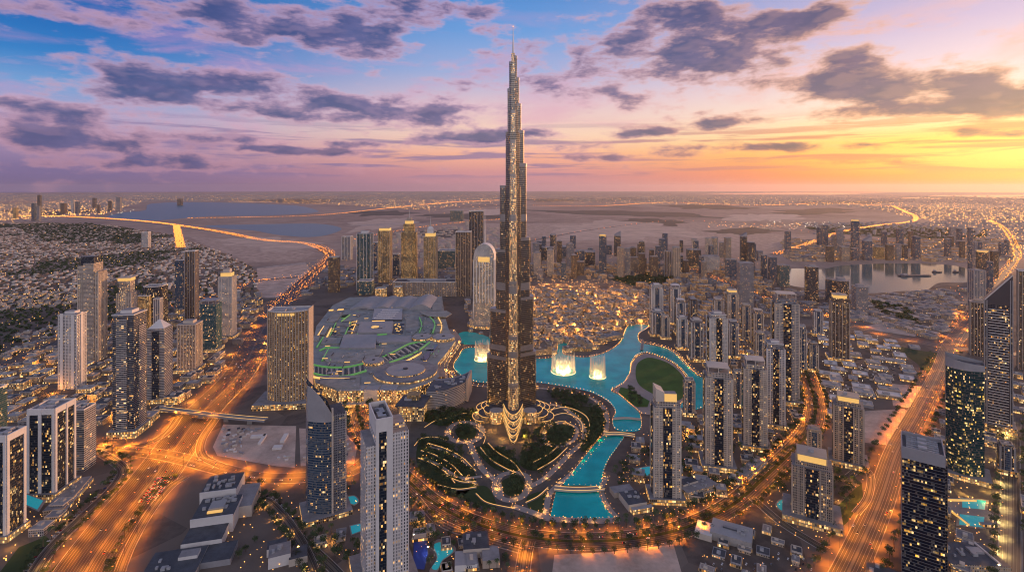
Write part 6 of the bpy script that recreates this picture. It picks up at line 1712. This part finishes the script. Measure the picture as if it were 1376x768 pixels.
lamps_along(BLVD, 70, (-18, 18), 16, 3e4, 's', 2600, 1500)
lamps_along(LINK, 46, (-15, 15), 15, 2.6e4, 's')
lamps_along(RAMPA, 45, (8,), 14, 2.2e4, 's'); lamps_along(RAMPB, 45, (8,), 14, 2.2e4, 's')
lamps_along(BACK, 80, (-15, 15), 16, 3.4e4, 's')
lamps_along(SERV1, 50, (9,), 10, .7e4, 'g'); lamps_along(RSRV, 45, (-11,), 10, 1.6e4, 'y'); lamps_along(DSRV, 45, (9,), 10, .7e4, 'g'); lamps_along(SOUTH, 34, (-8, 8), 10, 1e4, 's')
lamps_along(MALLST, 60, (7,), 12, 2e4, 'g')
for ln in PATHS: lamps_along(ln, 42, (5,), 6, .16e4, 'g')
pole_cache = {}
def lamp_proto(h, key):
    if (h, key) not in pole_cache:
        m = MB().tube((0, 0, 0), (0, 0, h), .22, .12, 5)
        m.tube((0, 0, h - .3), (2.2, 0, h), .1, .08, 4)
        hd = MB().box(2.2, 0, 1.5, .8, h - .25, h + .1)
        hd2 = MB(); hd2.tube((2.2, 0, h - .6), (2.2, 0, h - .25), .5, .35, 6)
        pole_cache[(h, key)] = (m.mesh('pole', M['dark']), hd.mesh('lamp_head', M['orange' if key == 's' else 'glow']))
    return pole_cache[(h, key)]
light_cache = {}
def lamp_light(h, p, key):
    k = (h, p, key)
    if k not in light_cache:
        l = bpy.data.lights.new('lamp_light', 'SPOT')
        l.energy = p * (3.8 if key == 's' else 2.6); l.spot_size = R(150); l.spot_blend = .9; l.shadow_soft_size = .6
        l.color = SOD if k[2] == 's' else (GOLD if k[2] == 'g' else (1.0, .70, .22))
        light_cache[k] = l
    return light_cache[k]
LAMPS.sort(key=lambda a: a[1])
LAMPLAB = {'s': 'sodium street lamp glowing orange over the road', 'g': 'lamp glowing golden on its slim pole', 'y': 'yellow lamp by the street at the right edge'}
far_heads = []
for i, (x, y, ax, ay, h, p, key) in enumerate(LAMPS):
    if i < 300:
        ml, mh = lamp_proto(h, key)
        root = empty('street_lamp', (x, y, 0), math.atan2(ay, ax), LAMPLAB[key], 'street lamp', {'s': 'sodium street lamps', 'g': 'golden street lamps', 'y': 'yellow street lamps'}[key])
        link('pole', ml, root); link('lamp_head', mh, root)
        par = root; loc = (2.2, 0, h - .35)
    else:
        far_heads.append((x, y, h, key)); par = None; loc = (x, y, h - .5)
    o = bpy.data.objects.new('lamp_light', lamp_light(h, p, key)); col.objects.link(o)
    if par: o.parent = par
    o.location = loc
print('LAMPS', len(LAMPS))
octa = [(1, 0, 0), (0, 1, 0), (-1, 0, 0), (0, -1, 0), (0, 0, 1), (0, 0, -1)]
octf = [(0, 1, 4), (1, 2, 4), (2, 3, 4), (3, 0, 4), (1, 0, 5), (2, 1, 5), (3, 2, 5), (0, 3, 5)]
def dots(name, pts, mat, label, k=.00062, mn=.5, mx=9, jit=.5):
    pts = np.asarray(pts, float)
    if not len(pts): return
    s = np.clip(np.hypot(pts[:, 0], pts[:, 1]) * k, mn, mx) * rng.uniform(1 - jit, 1 + jit, len(pts))
    many(name, octa, octf, pts, np.stack([s, s, s], 1), np.zeros(len(pts)), M[mat], label=label, cat='lights')
fh = [(a, b, c) for a, b, c, k in far_heads]
dots('distant_lamps', fh, 'orange', 'rows of far street lamps along the avenues', .00055)
# ------------------------------------------------------------------ the glitter of the far city
def along(line, step, offs, h, ymin, jitter=8):
    r_ = []
    for off in offs:
        for x, y, *_ in resample(offset_line(line, off), step, random.uniform(0, step)):
            if y > ymin: r_.append((x + random.uniform(-jitter, jitter), y + random.uniform(-jitter, jitter), h))
    return r_
L_ = []
for ln, st_, offs in ((SZR, 26, (-28, -14, 14, 28)), (FARRD, 26, (-24, -8, 8, 24)), (FARRD2, 50, (-24, 24)), (LEFTRD, 14, (-26, -16, -6, 6, 16, 26)), (ALK2, 30, (-16, 16)), (CROSS, 30, (-12, 12)), (BACK, 26, (-10, 10)), (DES1, 60, (-12, 12)), (DES3, 70, (-14, 14)), (DES4, 55, (-12, 12)), (DES2, 150, (0,))):
    L_ += along(ln, st_, offs, 5, 1900)
dots('traffic_lights_glitter', L_, 'orange', 'orange glitter of far traffic on the highways', .00062)
def rand_in(poly, n):
    poly = PP(poly); A = np.array(poly); r_ = []
    while len(r_) < n:
        q = rng.uniform(A.min(0), A.max(0), (n * 2, 2)); q = q[inside(q, poly)]
        for w in (BAY, CREEK, CREEK2): q = q[~inside(q, w)]
        r_.extend(map(tuple, q))
    return r_[:n]
def at_pix(poly, n):
    """even in the picture, so thicker on the ground near the camera"""
    A = np.array(poly, float); r_ = []
    while len(r_) < n:
        q = rng.uniform(A.min(0), A.max(0), (n * 2, 2)); q = q[inside(q, [tuple(a) for a in A])]
        r_.extend(P(a, b) for a, b in q)
    r_ = np.array(r_[:n])
    for w in (BAY, CREEK, CREEK2): r_ = r_[~inside(r_, w)]
    return r_
def z_(a, h): a = np.asarray(a); return np.c_[a, rng.uniform(h * .5, h * 1.5, len(a))]
dots('city_glitter', np.vstack([z_(at_pix([(0, 259), (690, 258), (700, 268), (560, 282), (470, 276), (200, 268), (140, 288), (0, 297)], 3600), 8), z_(at_pix([(700, 262), (1376, 262), (1376, 300), (1240, 296), (1150, 276), (940, 276), (720, 272)], 2000), 8),
     z_(at_pix([(1050, 322), (1376, 320), (1376, 352), (1060, 350)], 650), 12), z_(at_pix([(1230, 275), (1376, 280), (1376, 335), (1250, 310)], 500), 9)]), 'glow', 'scattered warm lights of the far city', .00065)
dots('city_glitter', np.vstack([z_(at_pix([(0, 296), (150, 303), (300, 338), (345, 362), (300, 436), (100, 482), (0, 490)], 750), 5), z_(at_pix([(400, 350), (700, 340), (1040, 345), (1040, 400), (700, 385), (420, 385)], 700), 8),
     z_(at_pix([(560, 282), (700, 268), (700, 276), (600, 290)], 60), 8), z_(at_pix([(950, 298), (1080, 300), (1070, 308), (950, 306)], 90), 8)]), 'glow', 'scattered warm lights among the villas and middle blocks', .0005)
dots('city_glitter', np.vstack([z_(at_pix([(150, 284), (240, 276), (240, 288), (150, 291)], 70), 6), z_(at_pix([(1080, 430), (1180, 455), (1230, 480), (1190, 540), (1110, 540)], 90), 6), z_(at_pix([(1026, 296), (1140, 300), (1140, 306), (1026, 310)], 60), 8)]), 'whiteglow', 'white lights at the creek mouth and by the sheds', .0004)
# garden and shop lamps of the middle distance
def lampfield(poly, n, h, lab):
    q = at_pix(poly, n); q = q[clear(q, 1, True, False)]
    return z_(q, h)
old = lampfield([(700, 384), (735, 376), (850, 378), (872, 400), (872, 434), (840, 440), (815, 468), (740, 478), (700, 482)], 1300, 9, '')
res = lampfield([(872, 436), (1000, 430), (1090, 440), (1098, 520), (1066, 600), (1000, 646), (940, 695), (850, 695), (826, 664), (850, 588), (950, 560), (1015, 560), (1015, 506), (935, 470)], 900, 5, '')
lef = lampfield([(0, 474), (240, 420), (352, 398), (352, 445), (245, 560), (130, 600), (0, 700)], 420, 5, '')
dots('garden_light_glitter', old, 'dotglow', 'dense golden lamps of the old town', .0005, .35, 1.0)
dots('garden_light_glitter', res, 'dotglow', 'golden lamps in the courts of the downtown residences', .0005, .35, 1.1)
dots('garden_light_glitter', lef, 'dotglow', 'golden lamps around the left towers', .0005, .35, 1.1)
bot = np.vstack([lampfield([(300, 645), (480, 650), (492, 768), (300, 768)], 130, 4, ''), lampfield([(552, 665), (640, 705), (700, 738), (700, 768), (552, 768)], 90, 4, ''), lampfield([(1020, 645), (1110, 618), (1165, 640), (1150, 700), (1090, 735), (1030, 712)], 130, 4, ''),
     lampfield([(1262, 590), (1376, 560), (1376, 768), (1262, 768)], 130, 4, ''), lampfield([(0, 660), (60, 690), (120, 650), (150, 660), (60, 768), (0, 768)], 110, 4, ''), lampfield([(930, 715), (1040, 690), (1105, 750), (1105, 768), (930, 768)], 30, 4, '')])
dots('garden_light_glitter', bot, 'dotglow', 'golden lamps in the gardens along the bottom of the view', .0007, .45, .8)
gl = []
gl += [(x, y, 3) for x, y, *_ in resample(W1 + [W1[0]], 9)] + [(x, y, 2.5) for w in (W2, W3) for x, y, *_ in resample(w + [w[0]], 9)]
gl += [(x, y, 2.5) for ln in PATHS for off in (-5.5, 5.5) for x, y, *_ in resample(offset_line(ln, off), 13)]
gl += [(x, y, 3) for off in (-21, 21) for x, y, *_ in resample(offset_line(BLVD, off), 11)]
gl += [(x, y, 3) for x, y, *_ in resample(ISLE + [ISLE[0]], 9)]
dots('promenade_light_glitter', gl, 'dotglow', 'strings of small golden lamps along promenades and paths', .0006, .42, 1.0)

# warm pools of light thrown by the shop fronts and garden lamps
def pool_lights(pts, h, p, c, name):
    l = bpy.data.lights.new(name, 'POINT'); l.energy = p * 2.2; l.color = c; l.shadow_soft_size = 1.0
    for x, y in pts:
        o = bpy.data.objects.new(name, l); col.objects.link(o); o.location = (x, y, h)
q = scatter([(705, 388), (735, 380), (850, 382), (872, 402), (872, 432), (815, 466), (740, 474), (705, 478)], 62, .3, 0, 4, True, False); pool_lights(q, 6, 1.5e4, (1, .42, .09), 'square_lamp')
q = scatter([(880, 445), (1000, 435), (1084, 445), (1094, 520), (1062, 598), (1000, 642), (940, 690), (850, 690), (835, 664), (856, 590), (950, 562), (1012, 506)], 80, .3, 0, 4, True, True); pool_lights(q, 6, .6e4, GOLD, 'court_lamp')
q = scatter([(0, 474), (240, 420), (350, 398), (320, 490), (245, 560), (130, 598), (0, 700)], 110, .3, 0, 4, True, True); pool_lights(q, 7, 1.6e4, (1, .36, .04), 'court_lamp')
for poly, sp, p, c in (([(300, 650), (480, 655), (490, 768), (300, 768)], 48, .25e4, GOLD), ([(552, 680), (690, 738), (690, 768), (552, 768)], 44, .25e4, GOLD), ([(1030, 650), (1110, 622), (1160, 650), (1100, 725), (1030, 705)], 44, .3e4, GOLD),
      ([(1270, 600), (1376, 565), (1376, 768), (1262, 768)], 46, .35e4, (1, .62, .14)), ([(0, 670), (120, 655), (150, 665), (60, 768), (0, 768)], 46, .25e4, GOLD)):
    pool_lights(scatter(poly, sp, .4, 0, 3, True, True), 7, p, c, 'garden_lamp')
for px, py, p in ((640, 556, 1.2e4), (712, 560, 1.2e4), (676, 590, .8e4), (705, 592, .8e4), (660, 578, .8e4), (725, 575, .6e4), (600, 520, 1e4), (560, 555, 1e4), (470, 552, 1.2e4), (500, 555, 1e4)):
    pool_lights([P(px, py)], 9, p, GOLD, 'terrace_lamp')
for pts in ([(606, 446), (616, 462), (606, 480), (600, 500)], [(470, 540), (530, 545)]): pool_lights(PP(pts), 12, 1.2e4, GOLD, 'terrace_lamp')

# ------------------------------------------------------------------ trees
def tree_proto(name, h, r, seed, palm=False):
    rs = random.Random(seed)
    tr = MB()
    if palm:
        tr.tube((0, 0, 0), (.3, .1, h), .35, .22, 6)
        cr = MB()
        for k in range(14):
            a = 2 * math.pi * k / 14 + rs.uniform(-.2, .2); up = rs.uniform(-.2, .9)
            p0 = Vector((.3, .1, h)); p1 = p0 + Vector((math.cos(a) * r * .55, math.sin(a) * r * .55, up + .5)); p2 = p0 + Vector((math.cos(a) * r, math.sin(a) * r, up - r * .45))
            n_ = Vector((-math.sin(a), math.cos(a), 0)) * .5
            cr.face([tuple(p0 - n_ * .4), tuple(p0 + n_ * .4), tuple(p1 + n_), tuple(p1 - n_)]); cr.face([tuple(p1 - n_), tuple(p1 + n_), tuple(p2)])
        return tr, cr
    tr.tube((0, 0, 0), (.2, 0, h * .5), .32, .2, 6)
    for k in range(4):
        a = k * 1.6; tr.tube((.15, 0, h * .42), (math.cos(a) * r * .6, math.sin(a) * r * .6, h * .72), .15, .05, 4)
    cr = MB()
    cl = [(rs.uniform(-.6, .6) * r, rs.uniform(-.6, .6) * r, h * rs.uniform(.5, .88), r * rs.uniform(.35, .6)) for _ in range(9)]
    for cx_, cy_, cz, cr_ in cl:
        for _ in range(22):
            v = Vector((rs.gauss(0, 1), rs.gauss(0, 1), rs.gauss(0, .8))).normalized() * cr_ * rs.uniform(.6, 1.05)
            c_ = Vector((cx_, cy_, cz)) + v
            a = Vector((rs.gauss(0, 1), rs.gauss(0, 1), rs.gauss(0, 1))).normalized(); b = a.orthogonal().normalized()
            s = rs.uniform(.35, .75)
            cr.face([tuple(c_ - a * s), tuple(c_ + b * s * .7), tuple(c_ + a * s), tuple(c_ - b * s * .7)])
    return tr, cr
PROTO = []
for i, (nm, h, r, pl) in enumerate((('tree', 8, 4.2, False), ('tree', 6.5, 3.6, False), ('tree', 10, 4.8, False), ('palm_tree', 9, 3.6, True))):
    tr, cr = tree_proto(nm, h, r, i + 3, pl)
    PROTO.append((nm, tr.mesh('trunk', M['bark']), cr.mesh('crown', M['palmleaf' if pl else 'foliage']), tr, cr))
spots = []
def trees_in(poly, sp, kinds, margin=3, keep=False, where='', ground=None, foot=True):
    q = scatter(poly, sp, .45, .3, margin, keep, foot, ground)
    for x, y in q: spots.append((x, y, random.choice(kinds), where))
def trees_along(line, step, offs, kinds, where):
    for off in offs:
        for x, y, *_ in resample(offset_line(line, off), step, random.uniform(0, step)):
            if 600 < y < 1500: spots.append((x + random.uniform(-1.5, 1.5), y + random.uniform(-1.5, 1.5), random.choice(kinds), where))
PK = 'in the tower park'
for poly, sp in (([(700, 585), (735, 570), (770, 580), (752, 615), (725, 640), (700, 630)], 11), ([(640, 600), (690, 610), (700, 632), (680, 634), (655, 625)], 11), ([(560, 590), (600, 590), (625, 612), (640, 640), (600, 650), (570, 625)], 13),
                 ([(612, 575), (634, 573), (640, 585), (616, 588)], 9), ([(790, 545), (812, 552), (812, 590), (790, 604), (776, 620), (780, 590), (796, 570)], 9), ([(686, 643), (704, 645), (702, 664), (684, 664)], 8), ([(565, 560), (600, 552), (640, 556), (630, 566), (590, 575)], 9),
                 ([(735, 525), (770, 530), (795, 540), (780, 552), (745, 540)], 9)):
    trees_in(poly, sp, (0, 0, 1, 2), 2, where=PK, foot=False)
trees_along(BLVD, 15, (-24, 24, -28), (0, 1, 1, 3), 'along the curving boulevard')
trees_along(BLVD, 11, (0,), (1, 3), 'on the boulevard median')
trees_along(SERV1, 13, (-12, 12), (1, 1, 3), 'along the left service road')
trees_along(RAMPC, 15, (12,), (1, 0, 3), 'beside the left highway')
trees_along(DSRV, 14, (-11, 11), (0, 1, 1), 'along the bottom parking street')
trees_along(ALK, 17, (-32, 32), (1, 1, 3), 'beside the right highway')
trees_along(RSRV, 14, (-15, 15), (3, 1), 'along the right edge street')
trees_in([(820, 640), (870, 600), (940, 570), (1000, 560), (1060, 560), (1030, 620), (940, 685), (850, 690)], 15, (0, 1, 3), 3, where='between the downtown residences')
trees_in([(430, 640), (480, 660), (490, 768), (440, 768), (400, 700)], 13, (0, 1, 3), 3, where='around the front towers')
trees_in([(550, 660), (600, 710), (690, 735), (690, 768), (556, 768)], 13, (0, 1, 3), 3, where='around the front towers')
trees_in([(1040, 640), (1110, 620), (1150, 640), (1120, 712), (1050, 700)], 14, (0, 1), 3, where='around the squat beige tower')
trees_in([(845, 520), (870, 545), (860, 552), (840, 535)], 14, (0, 1), 1, where='by the canal lawn', foot=False)
trees_in([(300, 640), (350, 650), (350, 720), (320, 760), (300, 720)], 13, (0, 1), 3, where='beside the white office complex')
spots.sort(key=lambda s: s[1])
rest = {0: [], 1: [], 2: [], 3: []}
groups = {}
vis = [s for s in spots if abs(CX + F * s[0] / s[1] - 688) < 690 and YH + F * CAM_H / s[1] < 775]
print('TREES', len(vis))
sel = set(random.Random(4).sample(range(min(len(vis), 700)), min(300, len(vis))))
for i, (x, y, k, where) in enumerate(vis):
    s = random.uniform(1.0, 1.7); rz = random.uniform(0, 6.28)
    if i < 300:
        nm, tm, cm, *_ = PROTO[k]
        word = 'palm' if nm == 'palm_tree' else 'leafy tree'
        root = empty(nm, (x, y, .2), rz, f'small dark {word} standing {where}', 'palm' if word == 'palm' else 'tree', f'{word}s {where}')
        root.scale = (s, s, s)
        link('trunk', tm, root); link('crown', cm, root)
    else: rest[k].append((x, y, s, rz))
def mass(name, lst, k, label):
    if not lst: return
    cr = PROTO[k][4]
    V = np.array(cr.v)
    Fq = np.array([f if len(f) == 4 else (*f, f[-1]) for f in cr.f]) if k != 3 else None
    if k == 3:
        tri = []
        for f in cr.f:
            tri += [f] if len(f) == 3 else [(f[0], f[1], f[2]), (f[0], f[2], f[3])]
        Fq = np.array(tri)
    a = np.array(lst)
    many(name, V, Fq, np.c_[a[:, :2], np.full(len(a), .2)], np.repeat(a[:, 2:3], 3, 1), a[:, 3], M['palmleaf' if k == 3 else 'foliage'], label=label, cat='trees')
for k in rest: mass('tree_mass', rest[k], k, 'remaining dark trees massed through parks and streets')
# simple crowns for the suburb
blob = []
for _ in range(16):
    v = Vector((rng.normal(), rng.normal(), abs(rng.normal()) * .8)).normalized() * rng.uniform(.6, 1.0)
    a = Vector(rng.normal(size=3)).normalized(); b = a.orthogonal()
    s = .55
    blob.append([tuple(v - a * s), tuple(v + b * s), tuple(v + a * s), tuple(v - b * s)])
BV = [p for f in blob for p in f]; BF = [(4 * i, 4 * i + 1, 4 * i + 2, 4 * i + 3) for i in range(len(blob))]
vt = [(x + random.uniform(-18, 18), y + random.uniform(-18, 18)) for x, y in VTREE for _ in range(3)] + [(x + random.choice((-1, 1)) * random.uniform(12, 20), y + random.choice((-1, 1)) * random.uniform(12, 20)) for x, y in VILLA[::2]]
vt = np.array(vt); n = len(vt)
s = rng.uniform(2.8, 6, n)
many('suburb_trees', BV, BF, np.c_[vt, s * .7], np.stack([s, s, s], 1), rng.uniform(0, 6, n), M['foliage'], label='dark garden trees massed among the villas', cat='trees')
gb = np.vstack([scatter([(1080, 306), (1330, 310), (1320, 328), (1180, 317), (1100, 312)], 60, .5, 0, 5, False), scatter([(822, 376), (870, 369), (904, 373), (898, 380), (850, 383)], 26, .5, 0, 2, False, False),
                scatter([(20, 305), (120, 300), (180, 312), (160, 322), (60, 325)], 55, .5, 0, 4, True), scatter([(1160, 405), (1220, 415), (1240, 440), (1190, 428)], 26, .5, 0, 4, True, True)])
n = len(gb); s = rng.uniform(5, 11, n)
many('park_trees', BV, BF, np.c_[gb, s * .7], np.stack([s * 1.2, s * 1.2, s], 1), rng.uniform(0, 6, n), M['foliage'], label='dark tree belts in far parks', cat='trees')

# ------------------------------------------------------------------ cars
CARCOL = {'white': (.75, .75, .75), 'silver': (.45, .45, .46), 'black': (.02, .02, .022), 'red': (.4, .02, .02), 'grey': (.16, .16, .17), 'blue': (.03, .08, .25)}
def car_proto():
    b = MB()
    prof = [(-2.2, .35), (2.2, .35), (2.25, .8), (1.3, .95), (-2.1, .98), (-2.25, .7)]
    w = .92
    b.face([(x, -w, z) for x, z in prof]); b.face([(x, w, z) for x, z in reversed(prof)])
    for i in range(len(prof)):
        (x0, z0), (x1, z1) = prof[i], prof[(i + 1) % len(prof)]
        b.face([(x0, w, z0), (x1, w, z1), (x1, -w, z1), (x0, -w, z0)])
    roof = MB(); roof.prism([(-1.2, -.72), (.35, -.72), (.35, .72), (-1.2, .72)], 1.46, 1.52, 0, 0, bottom=True)
    gl = MB(); gl.prism([(-1.95, -.84), (1.15, -.84), (1.15, .84), (-1.95, .84)], .96, 1.46, 0, 0, top=[(-1.25, -.72), (.4, -.72), (.4, .72), (-1.25, .72)])
    wh = MB(); wh.tube((0, -.12, .33), (0, .12, .33), .33, .33, 10)
    hl = MB().box(2.22, 0, .2, .45, .58, .82); tl = MB().box(-2.22, 0, .2, .45, .62, .86)
    return b, roof, gl, wh, hl, tl
cb, cro, cgl, cwh, chl, ctl = car_proto()
me_gl, me_wh, me_hl, me_tl = cgl.mesh('windows', M['glassdark']), cwh.mesh('wheel', M['dark']), chl.mesh('headlight', M['whiteglow']), ctl.mesh('tail_light', M['red'])
CARS = {}
for c, v in CARCOL.items():
    mm = mat_plain('car_paint_' + c, v, .25, .1, spec=.6)
    CARS[c] = (cb.mesh('car', mm), cro.mesh('roof', mm))
ncar = [0]
def car(x, y, ang, where, z=.5, lights=True, c=None):
    if ncar[0] >= 300: return
    ncar[0] += 1
    c = c or random.choices(list(CARCOL), (6, 3, 3, 1, 2, 1))[0]
    o = link('car', CARS[c][0], None, (x, y, z), ang)
    tag(o, f'{c} car {where}', 'car', f'{c} cars {where}')
    link('roof', CARS[c][1], o); link('windows', me_gl, o)
    for wx, wy in ((1.4, -.85), (1.4, .85), (-1.35, -.85), (-1.35, .85)): link('wheel', me_wh, o, (wx, wy, 0))
    if lights:
        for s in (-.6, .6): link('headlight', me_hl, o, (0, s, 0)); link('tail_light', me_tl, o, (0, s, 0))
def traffic(line, w, n, where, ymax, lanes, half=True):
    L = [a for a in resample(line, 7) if 610 < a[1] < ymax]
    for _ in range(n):
        x, y, dx_, dy_ = random.choice(L)
        ln = random.choice(lanes)
        off = ln * 3.6 * (1 if random.random() < .5 else -1)
        x2, y2 = x + dy_ * off, y - dx_ * off
        a = math.atan2(dy_, dx_) + (0 if off > 0 else math.pi)
        if abs(CX + F * x2 / y2 - 688) < 690: car(x2, y2, a, where)
# the queue at the red light
qd = None
for x, y, dx_, dy_ in resample(SZR, 8.2):
    px, py = CX + F * x / y, YH + F * CAM_H / y
    if 640 < py < 676:
        for ln in range(1, 8):
            if random.random() < .82:
                off = 3 + ln * 3.6
                car(x + dy_ * off, y - dx_ * off, math.atan2(dy_, dx_), 'queueing at the junction of the left highway')
for i in range(14):
    for j in range(5):
        x, y = P(948 + i * 11, 744 + j * 7)
        if random.random() < .55 and clear(np.array([[x, y]]), 1)[0]: car(x + random.uniform(-1, 1), y, random.choice((0.9, 4.0)), 'parked on the lot at lower right', .3, False)
traffic(SZR, 76, 40, 'driving on the left highway', 1500, (1.5, 2.5, 3.5, 4.5, 5.5, 6.5, 7.5))
traffic(ALK, 46, 30, 'driving on the right highway', 1400, (1.5, 2.5, 3.5, 4.5))
traffic(LINK, 30, 26, 'waiting on the cross avenue', 1000, (.8, 1.8, 2.8))
traffic(BLVD, 34, 60, 'driving on the boulevard', 1400, (1.0, 2.0, 3.0))
def parked(line, step, off, where, p=.75, ymax=1300):
    for x, y, dx_, dy_ in resample(offset_line(line, off), step):
        if random.random() < p and 612 < y < ymax: car(x, y, math.atan2(dx_, -dy_), where, lights=False)
parked(SERV1, 3.6, -11.5, 'parked by the left service road', .5, 880); parked(DSRV, 3.4, -11, 'parked along the bottom parking street', .6, 900)
parked(offset_line(BLVD, 0), 4.2, 21, 'parked by the boulevard', .2, 1000)
for i in range(12):
    for j in range(4):
        x, y = P(955 + i * 12, 752 + j * 7)
        if random.random() < .5: car(x + random.uniform(-1, 1), y, random.choice((0.9, 4.0)), 'parked on the lot at lower right', .3, False)
for i in range(14):
    for j in range(2):
        x, y = P(752 + i * 3.6, 709 + j * 8)
        car(x, y, 1.6, 'parked in the boulevard median', .6, False)
print('CARS', ncar[0])
# boats and rocks in the bay
def barge(label, px, py, L, w):
    x, y = P(px, py)
    root = empty('barge', (x, y, .6), .05, label, 'boat')
    MB().prism([(-L / 2, -w / 2), (L / 2 - w, -w / 2), (L / 2, 0), (L / 2 - w, w / 2), (-L / 2, w / 2)], 0, 6).build('hull', [M['dark'], M['roofdark']], root)
    MB().box(-L * .35, 0, L * .12, w * .7, 6, 14).build('deck_house', M['grey'], root)
barge('long dark barge moored in the bay', 1230, 371, 180, 26)
barge('short dark boat right of the long barge', 1260, 366, 50, 22)
barge('small round boat farthest right in the bay', 1286, 366, 36, 20)
